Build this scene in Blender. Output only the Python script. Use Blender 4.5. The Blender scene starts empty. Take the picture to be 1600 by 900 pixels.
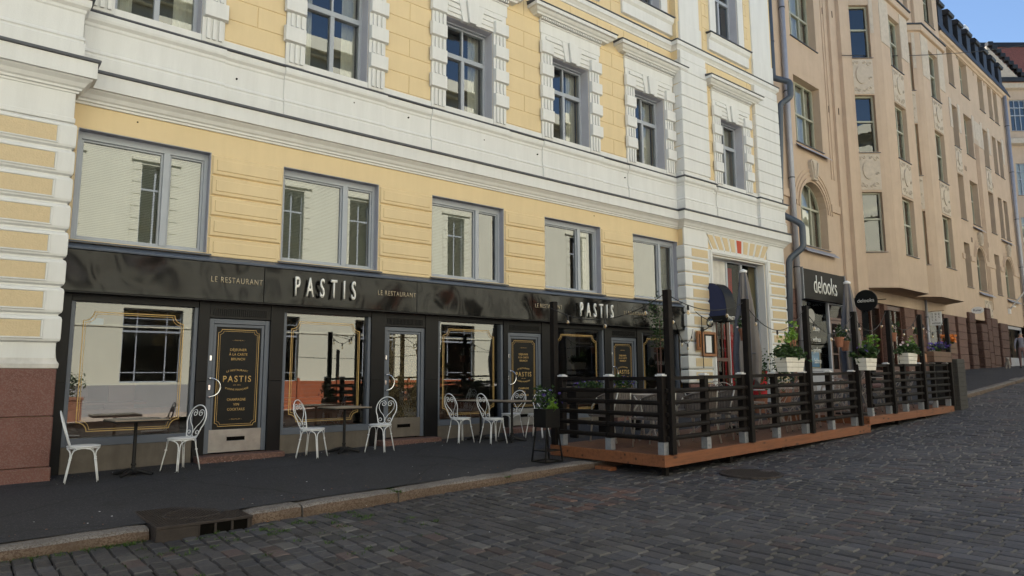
import bpy, bmesh, math, random
from mathutils import Matrix, Vector
random.seed(7)
C = bpy.context.scene.collection
rad = math.radians

# ---------------------------------------------------------------- camera
cam_data = bpy.data.cameras.new('camera')
cam_data.sensor_width = 36.0
cam_data.lens = 36.0 * 1067.0 / 1600.0
cam_data.clip_end = 2000.0
cam = bpy.data.objects.new('camera', cam_data)
C.objects.link(cam)
cam.matrix_world = Matrix((
    (0.77535624, -0.07753562, -0.6267463, 0.0),
    (-0.63150464, -0.10298364, -0.76850261, 0.0),
    (-0.00495828, 0.99165649, -0.12881311, 1.5),
    (0, 0, 0, 1)))
bpy.context.scene.camera = cam

# ---------------------------------------------------------------- world, sun, exposure
SUN_EL, SUN_AZ = 50.0, 8.0        # the sun stands behind the yellow house; azimuth east of +Y
world = bpy.data.worlds.new('World')
bpy.context.scene.world = world
world.use_nodes = True
wn = world.node_tree
wn.nodes.clear()
sky = wn.nodes.new('ShaderNodeTexSky')
sky.sky_type = 'NISHITA'
sky.sun_disc = False
sky.sun_elevation = rad(SUN_EL)
sky.sun_rotation = rad(SUN_AZ)
sky.air_density = 1.0
sky.dust_density = 0.1
sky.ozone_density = 3.0
bg = wn.nodes.new('ShaderNodeBackground')
bg.inputs[1].default_value = 0.056
wo = wn.nodes.new('ShaderNodeOutputWorld')
wn.links.new(sky.outputs[0], bg.inputs[0])
wn.links.new(bg.outputs[0], wo.inputs[0])
sd = bpy.data.lights.new('sun', 'SUN')
sd.energy = 5.0
sd.angle = rad(0.5)
sd.color = (1.0, 0.975, 0.935)
sun = bpy.data.objects.new('sun', sd)
C.objects.link(sun)
sun.location = (0, 60, 60)
tosun = Vector((math.sin(rad(SUN_AZ)) * math.cos(rad(SUN_EL)), math.cos(rad(SUN_AZ)) * math.cos(rad(SUN_EL)), math.sin(rad(SUN_EL))))
sun.rotation_euler = tosun.to_track_quat('Z', 'Y').to_euler()
vs = bpy.context.scene.view_settings
vs.view_transform = 'Standard'
vs.look = 'None'
vs.gamma = 1.0
vs.exposure = 1.77
cy = bpy.context.scene.cycles
cy.use_denoising = True
cy.max_bounces = 10
cy.diffuse_bounces = 5
cy.glossy_bounces = 5
cy.transmission_bounces = 4
cy.transparent_max_bounces = 10
cy.sample_clamp_indirect = 6.0
cy.caustics_reflective = False
cy.caustics_refractive = False

# ---------------------------------------------------------------- materials
def nodes_of(name):
    m = bpy.data.materials.new(name)
    m.use_nodes = True
    nt = m.node_tree
    b = nt.nodes['Principled BSDF']
    return m, nt, b

def N(nt, t, **kw):
    n = nt.nodes.new(t)
    for k, v in kw.items():
        setattr(n, k, v)
    return n

def noise(nt, vec, scale, detail=4, rough=0.55):
    n = N(nt, 'ShaderNodeTexNoise')
    n.inputs['Scale'].default_value = scale
    n.inputs['Detail'].default_value = detail
    n.inputs['Roughness'].default_value = rough
    nt.links.new(vec, n.inputs['Vector'])
    return n

def ramp(nt, fac, stops):
    r = N(nt, 'ShaderNodeValToRGB')
    el = r.color_ramp.elements
    el[0].position, el[0].color = stops[0][0], (*stops[0][1], 1)
    el[1].position, el[1].color = stops[-1][0], (*stops[-1][1], 1)
    for p, c in stops[1:-1]:
        e = el.new(p)
        e.color = (*c, 1)
    nt.links.new(fac, r.inputs[0])
    return r

def scl(c, k):
    return tuple(min(1.0, x * k) for x in c)

def pbr(name, col, rough=0.6, var=0.12, scale=2.0, bump=0.15, bscale=60.0, metallic=0.0, spec=0.5, streak=0.0, speck=None, bdist=0.01, coat=0.0):
    m, nt, b = nodes_of(name)
    g = N(nt, 'ShaderNodeNewGeometry')
    pos = g.outputs['Position']
    n1 = noise(nt, pos, scale, 6, 0.6)
    r1 = ramp(nt, n1.outputs[0], [(0.25, scl(col, 1 - var)), (0.75, scl(col, 1 + var))])
    out = r1.outputs[0]
    if streak:
        mp = N(nt, 'ShaderNodeMapping')
        mp.inputs['Scale'].default_value = (5.0, 5.0, 0.5)
        nt.links.new(pos, mp.inputs[0])
        n2 = noise(nt, mp.outputs[0], 1.0, 8, 0.7)
        r2 = ramp(nt, n2.outputs[0], [(0.35, (1 - streak,) * 3), (0.6, (1, 1, 1))])
        mx = N(nt, 'ShaderNodeMixRGB', blend_type='MULTIPLY')
        mx.inputs[0].default_value = 1
        nt.links.new(out, mx.inputs[1]); nt.links.new(r2.outputs[0], mx.inputs[2])
        out = mx.outputs[0]
    if speck:
        sc, c2, amt = speck
        v = N(nt, 'ShaderNodeTexVoronoi')
        v.inputs['Scale'].default_value = sc
        nt.links.new(pos, v.inputs['Vector'])
        sep = N(nt, 'ShaderNodeSeparateColor')
        nt.links.new(v.outputs['Color'], sep.inputs[0])
        rr = ramp(nt, sep.outputs[0], [(1 - amt - 0.05, (0, 0, 0)), (1 - amt + 0.05, (1, 1, 1))])
        mx = N(nt, 'ShaderNodeMixRGB')
        nt.links.new(rr.outputs[0], mx.inputs[0])
        nt.links.new(out, mx.inputs[1]); mx.inputs[2].default_value = (*c2, 1)
        out = mx.outputs[0]
    nt.links.new(out, b.inputs['Base Color'])
    b.inputs['Roughness'].default_value = rough
    b.inputs['Metallic'].default_value = metallic
    b.inputs['Specular IOR Level'].default_value = spec
    if coat:
        b.inputs['Coat Weight'].default_value = coat
    if bump:
        n3 = noise(nt, pos, bscale, 4, 0.6)
        bp = N(nt, 'ShaderNodeBump')
        bp.inputs['Strength'].default_value = bump
        bp.inputs['Distance'].default_value = bdist
        nt.links.new(n3.outputs[0], bp.inputs['Height'])
        nt.links.new(bp.outputs[0], b.inputs['Normal'])
    return m

M = {}
M['yellow'] = pbr('yellow_plaster', (0.70, 0.56, 0.345), 0.85, 0.03, 1.3, 0.2, 90, spec=0.2, streak=0.045)
M['yellow_rough'] = pbr('rough_yellow_stucco', (0.62, 0.50, 0.325), 0.95, 0.05, 22, 0.4, 45, spec=0.1, bdist=0.02)
M['white'] = pbr('white_plaster', (0.70, 0.705, 0.70), 0.8, 0.025, 1.1, 0.15, 70, spec=0.2, streak=0.07)
M['base_white'] = pbr('weathered_white_plaster', (0.62, 0.60, 0.57), 0.85, 0.12, 6, 0.3, 60, spec=0.2, streak=0.15)
M['red_plaster'] = pbr('red_plaster', (0.50, 0.10, 0.06), 0.85, 0.1, 3, 0.2, 80, spec=0.2)
M['zinc'] = pbr('dark_painted_zinc', (0.075, 0.08, 0.095), 0.5, 0.15, 3, 0.15, 12, metallic=0.3)
M['bluegrey'] = pbr('blue_grey_paint', (0.092, 0.108, 0.14), 0.45, 0.08, 3, 0.05, 40)
M['jamb'] = pbr('lavender_grey_plaster', (0.36, 0.37, 0.43), 0.8, 0.05, 3, 0.1, 60)
M['jamb_skylit'] = pbr('sky_tinted_white_plaster', (0.50, 0.51, 0.57), 0.8, 0.05, 3, 0.1, 60)  # white upper reveals, bluish sky light put into the colour
M['frame'] = pbr('pale_grey_window_paint', (0.36, 0.39, 0.44), 0.45, 0.06, 3, 0.05, 40)
M['frame_green'] = pbr('greenish_grey_window_paint', (0.38, 0.38, 0.30), 0.5, 0.08, 3, 0.05, 40)
M['black_panel'] = pbr('black_stone_panel', (0.009, 0.009, 0.010), 0.35, 0.2, 2, 0.06, 3, spec=0.18)
M['black_paint'] = pbr('black_paint', (0.008, 0.008, 0.008), 0.5, 0.2, 4, 0.1, 30, spec=0.2)
M['stained_black'] = pbr('dark_stained_timber', (0.0095, 0.0075, 0.0070), 0.65, 0.35, 9, 0.25, 30, streak=0.25, spec=0.15)
M['granite_red'] = pbr('red_granite', (0.155, 0.066, 0.053), 0.75, 0.18, 5, 0.4, 90, speck=(90, (0.18, 0.10, 0.085), 0.35), bdist=0.01)
M['granite_rough'] = pbr('rough_red_granite', (0.07, 0.037, 0.030), 0.85, 0.3, 4, 1.0, 9, speck=(60, (0.13, 0.07, 0.055), 0.3), bdist=0.05)
M['kerb_face'] = pbr('dirt_stained_kerb_face', (0.125, 0.090, 0.066), 0.9, 0.3, 3, 0.7, 50, speck=(90, (0.08, 0.05, 0.035), 0.4), bdist=0.012)
M['granite_shop'] = pbr('brown_red_granite', (0.115, 0.060, 0.048), 0.8, 0.25, 3, 0.6, 30, speck=(60, (0.17, 0.095, 0.075), 0.3))
M['granite_kerb'] = pbr('kerb_granite', (0.175, 0.160, 0.148), 0.85, 0.35, 2.2, 0.6, 60, speck=(110, (0.10, 0.08, 0.068), 0.4), bdist=0.012)
M['plinth'] = pbr('brown_grey_plinth', (0.13, 0.11, 0.09), 0.85, 0.18, 5, 0.3, 60, streak=0.2)
M['pink'] = pbr('salmon_plaster', (0.52, 0.40, 0.305), 0.9, 0.07, 1.6, 0.25, 60, spec=0.15, streak=0.06)
M['relief'] = pbr('pale_relief_plaster', (0.52, 0.45, 0.375), 0.9, 0.12, 6, 0.4, 30, spec=0.1, bdist=0.02)
M['roof_black'] = pbr('black_sheet_roof', (0.018, 0.018, 0.02), 0.5, 0.3, 2, 0.2, 8, metallic=0.2)
M['pipe_blue'] = pbr('blue_grey_pipe', (0.062, 0.078, 0.102), 0.45, 0.1, 4, 0.05, 30)
M['pipe_grey'] = pbr('pale_grey_pipe', (0.33, 0.34, 0.39), 0.45, 0.1, 4, 0.05, 30, metallic=0.3)
M['galv'] = pbr('galvanised_steel', (0.27, 0.29, 0.32), 0.45, 0.15, 30, 0.1, 50, metallic=0.4)
M['cap'] = pbr('zinc_post_cap', (0.62, 0.63, 0.66), 0.45, 0.1, 10, 0.0, 50, metallic=0.1)
M['steel'] = pbr('scratched_stainless_steel', (0.34, 0.335, 0.32), 0.30, 0.18, 7, 0.25, 5, metallic=0.6, bdist=0.01)
M['chrome'] = pbr('bright_steel', (0.75, 0.76, 0.78), 0.18, 0.05, 8, 0.0, 6, metallic=1.0)
M['white_metal'] = pbr('white_powder_coated_metal', (0.70, 0.71, 0.73), 0.4, 0.05, 8, 0.05, 50)
M['alu'] = pbr('brushed_aluminium', (0.50, 0.48, 0.45), 0.4, 0.05, 8, 0.05, 50, metallic=0.4)
M['wicker'] = pbr('grey_wicker', (0.15, 0.13, 0.12), 0.8, 0.35, 60, 0.6, 70, bdist=0.01)
M['tabletop'] = pbr('brown_grey_tabletop', (0.24, 0.19, 0.145), 0.35, 0.12, 5, 0.05, 60)
M['cast'] = pbr('cast_iron', (0.012, 0.011, 0.011), 0.6, 0.3, 20, 0.4, 60, metallic=0.4)
M['cast_rust'] = pbr('rusty_cast_iron', (0.034, 0.026, 0.023), 0.7, 0.35, 12, 0.5, 60, metallic=0.2)
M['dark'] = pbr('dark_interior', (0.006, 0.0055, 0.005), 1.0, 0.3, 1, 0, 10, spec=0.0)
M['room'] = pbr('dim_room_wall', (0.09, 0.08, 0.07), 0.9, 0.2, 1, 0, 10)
M['blind'] = pbr('pale_venetian_blind', (0.36, 0.37, 0.33), 0.6, 0.03, 1, 0, 10)
M['curtain'] = pbr('white_curtain', (0.62, 0.60, 0.55), 0.9, 0.08, 8, 0.2, 30)
M['gold'] = pbr('gold_lettering', (0.52, 0.34, 0.12), 0.45, 0.05, 8, 0, 10)
M['gold_dim'] = pbr('dull_gold_lettering', (0.42, 0.35, 0.24), 0.5, 0.05, 8, 0, 10)
M['letter'] = pbr('white_lettering', (0.82, 0.81, 0.77), 0.45, 0.03, 8, 0, 10)
M['letter_side'] = pbr('grey_letter_side', (0.30, 0.29, 0.27), 0.5, 0.03, 8, 0, 10)
M['cream'] = pbr('cream_plaster', (0.66, 0.645, 0.52), 0.85, 0.05, 1, 0.2, 60, streak=0.06)
M['grey_plaster'] = pbr('grey_plaster', (0.30, 0.30, 0.30), 0.85, 0.08, 1, 0.2, 60)
M['orange_wood'] = pbr('orange_stained_boards', (0.36, 0.095, 0.035), 0.6, 0.2, 6, 0.2, 40)
M['terracotta'] = pbr('terracotta', (0.25, 0.105, 0.06), 0.8, 0.15, 12, 0.2, 60)
M['white_wood'] = pbr('white_painted_wood', (0.66, 0.65, 0.60), 0.55, 0.06, 8, 0.1, 40)
M['brown_wood'] = pbr('brown_planter_wood', (0.11, 0.062, 0.04), 0.7, 0.25, 10, 0.2, 40)
M['grey_wood'] = pbr('weathered_grey_boards', (0.035, 0.033, 0.031), 0.8, 0.25, 10, 0.3, 40)
M['menu_wood'] = pbr('orange_brown_wood', (0.28, 0.11, 0.035), 0.45, 0.2, 14, 0.1, 40)
M['door_wood'] = pbr('dark_brown_door_wood', (0.085, 0.032, 0.022), 0.45, 0.2, 8, 0.1, 40)
M['paper'] = pbr('paper', (0.75, 0.76, 0.78), 0.8, 0.03, 8, 0, 40)
M['navy'] = pbr('navy_canvas', (0.016, 0.024, 0.075), 0.8, 0.1, 8, 0.2, 200)
M['canvas'] = pbr('grey_parasol_canvas', (0.17, 0.155, 0.15), 0.85, 0.1, 6, 0.2, 150)
M['canvas_dark'] = pbr('slate_parasol_canvas', (0.08, 0.085, 0.11), 0.85, 0.1, 6, 0.2, 150)
M['red_cloth'] = pbr('red_cloth', (0.42, 0.012, 0.02), 0.8, 0.3, 8, 0.3, 30)
M['purple'] = pbr('violet_petals', (0.055, 0.032, 0.20), 0.7, 0.4, 60, 0, 10)
M['orange_petal'] = pbr('orange_petals', (0.62, 0.19, 0.03), 0.7, 0.4, 60, 0, 10)
M['white_petal'] = pbr('pale_petals', (0.62, 0.50, 0.52), 0.7, 0.2, 60, 0, 10)
M['soil'] = pbr('potting_soil', (0.02, 0.014, 0.01), 0.95, 0.3, 20, 0.5, 40)
M['tile'] = pbr('red_roof_tiles', (0.27, 0.085, 0.055), 0.8, 0.35, 7, 0.8, 9, bdist=0.08)
M['roof_grey'] = pbr('grey_sheet_roof', (0.10, 0.11, 0.12), 0.5, 0.15, 2, 0.1, 8, metallic=0.2)
M['black_rubber'] = pbr('black_rubber', (0.015, 0.015, 0.015), 0.7, 0.1, 4, 0, 30)
M['skin'] = pbr('skin', (0.48, 0.27, 0.19), 0.55, 0.06, 12, 0.05, 90)
M['shirt'] = pbr('blue_grey_shirt', (0.21, 0.21, 0.26), 0.85, 0.12, 9, 0.3, 40)
M['trousers'] = pbr('dusty_rose_trousers', (0.22, 0.14, 0.135), 0.85, 0.12, 9, 0.3, 40)
M['hair_grey'] = pbr('grey_hair', (0.26, 0.24, 0.22), 0.8, 0.2, 30, 0.3, 90)
M['hair_dark'] = pbr('dark_hair', (0.02, 0.014, 0.012), 0.6, 0.3, 40, 0.3, 90)
M['dogfur'] = pbr('pale_dog_fur', (0.34, 0.31, 0.28), 0.9, 0.25, 25, 0.5, 60)
M['blue_paper'] = pbr('blue_notice', (0.10, 0.26, 0.50), 0.6, 0.1, 20, 0, 10)
M['sidebooth'] = pbr('tan_leather', (0.30, 0.20, 0.12), 0.5, 0.1, 6, 0.1, 60)

def leaf_mat(name, a, b_):
    m, nt, b = nodes_of(name)
    g = N(nt, 'ShaderNodeNewGeometry')
    r = ramp(nt, g.outputs['Random Per Island'], [(0.0, a), (0.6, tuple((x + y) / 2 for x, y in zip(a, b_))), (1.0, b_)])
    nt.links.new(r.outputs[0], b.inputs['Base Color'])
    b.inputs['Roughness'].default_value = 0.5
    tr = N(nt, 'ShaderNodeBsdfTranslucent')
    nt.links.new(r.outputs[0], tr.inputs[0])
    mx = N(nt, 'ShaderNodeMixShader')
    mx.inputs[0].default_value = 0.3
    o = nt.nodes['Material Output']
    nt.links.new(b.outputs[0], mx.inputs[1]); nt.links.new(tr.outputs[0], mx.inputs[2])
    nt.links.new(mx.outputs[0], o.inputs[0])
    return m
M['leaf'] = leaf_mat('dark_leaves', (0.014, 0.035, 0.010), (0.05, 0.11, 0.025))
M['leaf_lime'] = leaf_mat('lime_leaves', (0.09, 0.20, 0.02), (0.22, 0.36, 0.05))
M['moss'] = leaf_mat('moss', (0.02, 0.05, 0.006), (0.08, 0.15, 0.02))

def glass(name, fac_gain=1.0, base=0.0, rough=0.0, tint=(0.82, 0.86, 0.84), wav=0.006, wscale=1.4, ior=1.9):
    m = bpy.data.materials.new(name)
    m.use_nodes = True
    nt = m.node_tree
    nt.nodes.clear()
    o = N(nt, 'ShaderNodeOutputMaterial')
    g = N(nt, 'ShaderNodeNewGeometry')
    tr = N(nt, 'ShaderNodeBsdfTransparent'); tr.inputs[0].default_value = (*tint, 1)
    gl = N(nt, 'ShaderNodeBsdfGlossy'); gl.inputs['Roughness'].default_value = rough
    gl.inputs['Color'].default_value = (0.96, 0.97, 0.96, 1)
    n = noise(nt, g.outputs['Position'], wscale, 2, 0.4)
    bp = N(nt, 'ShaderNodeBump'); bp.inputs['Strength'].default_value = 1.0; bp.inputs['Distance'].default_value = wav
    nt.links.new(n.outputs[0], bp.inputs['Height'])
    nt.links.new(bp.outputs[0], gl.inputs['Normal'])
    fr = N(nt, 'ShaderNodeFresnel'); fr.inputs[0].default_value = ior
    ma = N(nt, 'ShaderNodeMath', operation='MULTIPLY_ADD', use_clamp=True)
    ma.inputs[1].default_value = fac_gain; ma.inputs[2].default_value = base
    nt.links.new(fr.outputs[0], ma.inputs[0])
    mx = N(nt, 'ShaderNodeMixShader')
    nt.links.new(ma.outputs[0], mx.inputs[0]); nt.links.new(tr.outputs[0], mx.inputs[1]); nt.links.new(gl.outputs[0], mx.inputs[2])
    nt.links.new(mx.outputs[0], o.inputs[0])
    return m
M['glass'] = glass('window_glass', 1.0, 0.10, wav=0.0004, wscale=0.8, ior=1.7)
M['glass_shop'] = glass('shop_window_glass', 1.0, 0.075, wav=0.0004, wscale=0.7, ior=1.7)
M['glass_old'] = glass('old_rippled_glass', 1.0, 0.06, wav=0.003, wscale=2.0, ior=1.7)
def etched():
    m, nt, b = nodes_of('etched_amber_glass')
    g = N(nt, 'ShaderNodeNewGeometry')
    n = noise(nt, g.outputs['Position'], 40, 2, 0.5)
    n0 = noise(nt, g.outputs['Position'], 3.0, 3, 0.5)
    ad = N(nt, 'ShaderNodeMath', operation='MULTIPLY_ADD'); ad.inputs[1].default_value = 0.55
    nt.links.new(n0.outputs[0], ad.inputs[0]); nt.links.new(n.outputs[0], ad.inputs[2])
    r = ramp(nt, ad.outputs[0], [(0.66, (0.05, 0.028, 0.010)), (0.92, (0.26, 0.19, 0.09))])
    nt.links.new(r.outputs[0], b.inputs['Base Color'])
    b.inputs['Roughness'].default_value = 0.5
    b.inputs['Specular IOR Level'].default_value = 0.4
    bp = N(nt, 'ShaderNodeBump'); bp.inputs['Strength'].default_value = 1.0; bp.inputs['Distance'].default_value = 0.02
    nt.links.new(n.outputs[0], bp.inputs['Height']); nt.links.new(bp.outputs[0], b.inputs['Normal'])
    return m
M['glass_etched'] = etched()
M['shade_taupe_metal'] = pbr('shaded_warm_grey_metal', (0.34, 0.30, 0.27), 0.45, 0.05, 8, 0.05, 50)  # white chairs with the deck's shade put into their colour; deck tables share it
M['glass_dim'] = glass('dim_shop_glass', 0.35, 0.0, wav=0.001, wscale=1.5, ior=1.5)
M['bulb'] = glass('bulb_glass', 0.35, 0.01, tint=(0.95, 0.9, 0.8))

def sign_mat():
    m, nt, b = nodes_of('buckled_black_sheet_metal')
    g = N(nt, 'ShaderNodeNewGeometry')
    mp = N(nt, 'ShaderNodeMapping'); mp.inputs['Scale'].default_value = (1.0, 1.0, 0.75)
    nt.links.new(g.outputs['Position'], mp.inputs[0])
    n = noise(nt, mp.outputs[0], 1.5, 0.6, 0.35)
    bp = N(nt, 'ShaderNodeBump'); bp.inputs['Strength'].default_value = 1.0; bp.inputs['Distance'].default_value = 0.20
    nt.links.new(n.outputs[0], bp.inputs['Height'])
    nt.links.new(bp.outputs[0], b.inputs['Normal'])
    b.inputs['Base Color'].default_value = (0.006, 0.0055, 0.005, 1)
    b.inputs['Roughness'].default_value = 0.16
    b.inputs['Specular IOR Level'].default_value = 0.30
    return m
M['sign'] = sign_mat()

def wood_mat(name, col, axis):
    m, nt, b = nodes_of(name)
    g = N(nt, 'ShaderNodeNewGeometry')
    mp = N(nt, 'ShaderNodeMapping')
    s = [14.0, 14.0, 14.0]; s[axis] = 0.9
    mp.inputs['Scale'].default_value = s
    nt.links.new(g.outputs['Position'], mp.inputs[0])
    n = noise(nt, mp.outputs[0], 2.0, 8, 0.65)
    r = ramp(nt, n.outputs[0], [(0.25, scl(col, 0.5)), (0.5, col), (0.8, scl(col, 1.35))])
    mp2 = N(nt, 'ShaderNodeMapping')
    s2 = [9.0, 9.0, 9.0]; s2[axis] = 3.0
    mp2.inputs['Scale'].default_value = s2
    nt.links.new(g.outputs['Position'], mp2.inputs[0])
    v = N(nt, 'ShaderNodeTexVoronoi'); v.inputs['Scale'].default_value = 1.0
    nt.links.new(mp2.outputs[0], v.inputs['Vector'])
    kr = ramp(nt, v.outputs['Distance'], [(0.10, (0.22, 0.18, 0.16)), (0.22, (1, 1, 1))])
    mx = N(nt, 'ShaderNodeMixRGB', blend_type='MULTIPLY'); mx.inputs[0].default_value = 1
    nt.links.new(r.outputs[0], mx.inputs[1]); nt.links.new(kr.outputs[0], mx.inputs[2])
    nt.links.new(mx.outputs[0], b.inputs['Base Color'])
    b.inputs['Roughness'].default_value = 0.6
    bp = N(nt, 'ShaderNodeBump'); bp.inputs['Strength'].default_value = 0.3; bp.inputs['Distance'].default_value = 0.004
    nt.links.new(n.outputs[0], bp.inputs['Height']); nt.links.new(bp.outputs[0], b.inputs['Normal'])
    return m
M['deck_wood'] = wood_mat('orange_brown_deck_timber', (0.185, 0.068, 0.027), 0)
M['floor_wood'] = wood_mat('worn_brown_deck_boards', (0.12, 0.048, 0.024), 0)

def tone_mat(name, base, attr='tone', bump=0.35, rough=0.62):
    m, nt, b = nodes_of(name)
    a = N(nt, 'ShaderNodeAttribute'); a.attribute_name = attr
    g = N(nt, 'ShaderNodeNewGeometry')
    n = noise(nt, g.outputs['Position'], 28, 6, 0.7)
    r = ramp(nt, n.outputs[0], [(0.3, (0.72, 0.72, 0.72)), (0.75, (1.35, 1.35, 1.35))])
    r.color_ramp.elements[1].color = (1.0, 1.0, 1.0, 1)
    n2 = noise(nt, g.outputs['Position'], 0.55, 5, 0.6)
    r2 = ramp(nt, n2.outputs[0], [(0.32, (0.70, 0.68, 0.66)), (0.68, (1.0, 1.0, 1.0))])
    mx = N(nt, 'ShaderNodeMixRGB', blend_type='MULTIPLY'); mx.inputs[0].default_value = 1
    mx2 = N(nt, 'ShaderNodeMixRGB', blend_type='MULTIPLY'); mx2.inputs[0].default_value = 1
    nt.links.new(a.outputs['Color'], mx.inputs[1]); nt.links.new(r.outputs[0], mx.inputs[2])
    nt.links.new(mx.outputs[0], mx2.inputs[1]); nt.links.new(r2.outputs[0], mx2.inputs[2])
    nt.links.new(mx2.outputs[0], b.inputs['Base Color'])
    rr = ramp(nt, n.outputs[0], [(0.3, (rough - 0.12,) * 3), (0.7, (rough + 0.15,) * 3)])
    nt.links.new(rr.outputs[0], b.inputs['Roughness'])
    bp = N(nt, 'ShaderNodeBump'); bp.inputs['Strength'].default_value = bump; bp.inputs['Distance'].default_value = 0.012
    nt.links.new(n.outputs[0], bp.inputs['Height']); nt.links.new(bp.outputs[0], b.inputs['Normal'])
    return m
M['sett'] = tone_mat('granite_setts', None)

def asphalt():
    m, nt, b = nodes_of('dark_asphalt')
    g = N(nt, 'ShaderNodeNewGeometry')
    pos = g.outputs['Position']
    n = noise(nt, pos, 0.7, 6, 0.6)
    r = ramp(nt, n.outputs[0], [(0.3, (0.0145, 0.0145, 0.018)), (0.55, (0.0195, 0.0195, 0.024)), (0.75, (0.027, 0.0265, 0.032))])
    v = N(nt, 'ShaderNodeTexVoronoi'); v.inputs['Scale'].default_value = 95
    nt.links.new(pos, v.inputs['Vector'])
    sp = N(nt, 'ShaderNodeSeparateColor'); nt.links.new(v.outputs['Color'], sp.inputs[0])
    rr = ramp(nt, sp.outputs[0], [(0.84, (0, 0, 0)), (0.97, (1, 1, 1))])
    mx = N(nt, 'ShaderNodeMixRGB'); nt.links.new(rr.outputs[0], mx.inputs[0]); nt.links.new(r.outputs[0], mx.inputs[1])
    mx.inputs[2].default_value = (0.065, 0.065, 0.07, 1)
    nt.links.new(mx.outputs[0], b.inputs['Base Color'])
    # tar patches, gum spots and dried spills
    n4 = noise(nt, pos, 2.6, 3, 0.5)
    r4 = ramp(nt, n4.outputs[0], [(0.60, (1, 1, 1)), (0.68, (0.62, 0.62, 0.64))])
    v2 = N(nt, 'ShaderNodeTexVoronoi'); v2.inputs['Scale'].default_value = 3.2
    nt.links.new(pos, v2.inputs['Vector'])
    r5 = ramp(nt, v2.outputs['Distance'], [(0.035, (2.1, 2.1, 2.1)), (0.055, (1, 1, 1))])
    mm = N(nt, 'ShaderNodeMixRGB', blend_type='MULTIPLY'); mm.inputs[0].default_value = 1
    m2 = N(nt, 'ShaderNodeMixRGB', blend_type='MULTIPLY'); m2.inputs[0].default_value = 1
    nt.links.new(mx.outputs[0], mm.inputs[1]); nt.links.new(r4.outputs[0], mm.inputs[2])
    nt.links.new(mm.outputs[0], m2.inputs[1]); nt.links.new(r5.outputs[0], m2.inputs[2])
    vc = N(nt, 'ShaderNodeTexVoronoi', feature='DISTANCE_TO_EDGE'); vc.inputs['Scale'].default_value = 0.42
    n6 = noise(nt, pos, 3.0, 5, 0.6)
    mxv = N(nt, 'ShaderNodeMixRGB'); mxv.inputs[0].default_value = 0.12
    nt.links.new(pos, mxv.inputs[1]); nt.links.new(n6.outputs['Color'], mxv.inputs[2]); nt.links.new(mxv.outputs[0], vc.inputs['Vector'])
    rc = ramp(nt, vc.outputs['Distance'], [(0.002, (0.35, 0.35, 0.35)), (0.006, (1, 1, 1))])
    m3 = N(nt, 'ShaderNodeMixRGB', blend_type='MULTIPLY'); m3.inputs[0].default_value = 1
    nt.links.new(m2.outputs[0], m3.inputs[1]); nt.links.new(rc.outputs[0], m3.inputs[2])
    nt.links.new(m3.outputs[0], b.inputs['Base Color'])
    b.inputs['Roughness'].default_value = 0.85
    bp = N(nt, 'ShaderNodeBump'); bp.inputs['Strength'].default_value = 0.6; bp.inputs['Distance'].default_value = 0.006
    nt.links.new(v.outputs['Distance'], bp.inputs['Height']); nt.links.new(bp.outputs[0], b.inputs['Normal'])
    return m
M['asphalt'] = asphalt()
M['pale_paving'] = pbr('pale_granite_paving', (0.40, 0.33, 0.27), 0.85, 0.15, 2, 0.3, 30)
M['joint'] = pbr('dark_joint_sand', (0.016, 0.014, 0.012), 0.95, 0.4, 4, 0.5, 60)
M['roadfar'] = pbr('far_paving', (0.06, 0.057, 0.058), 0.8, 0.2, 4, 0.5, 8)

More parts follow.
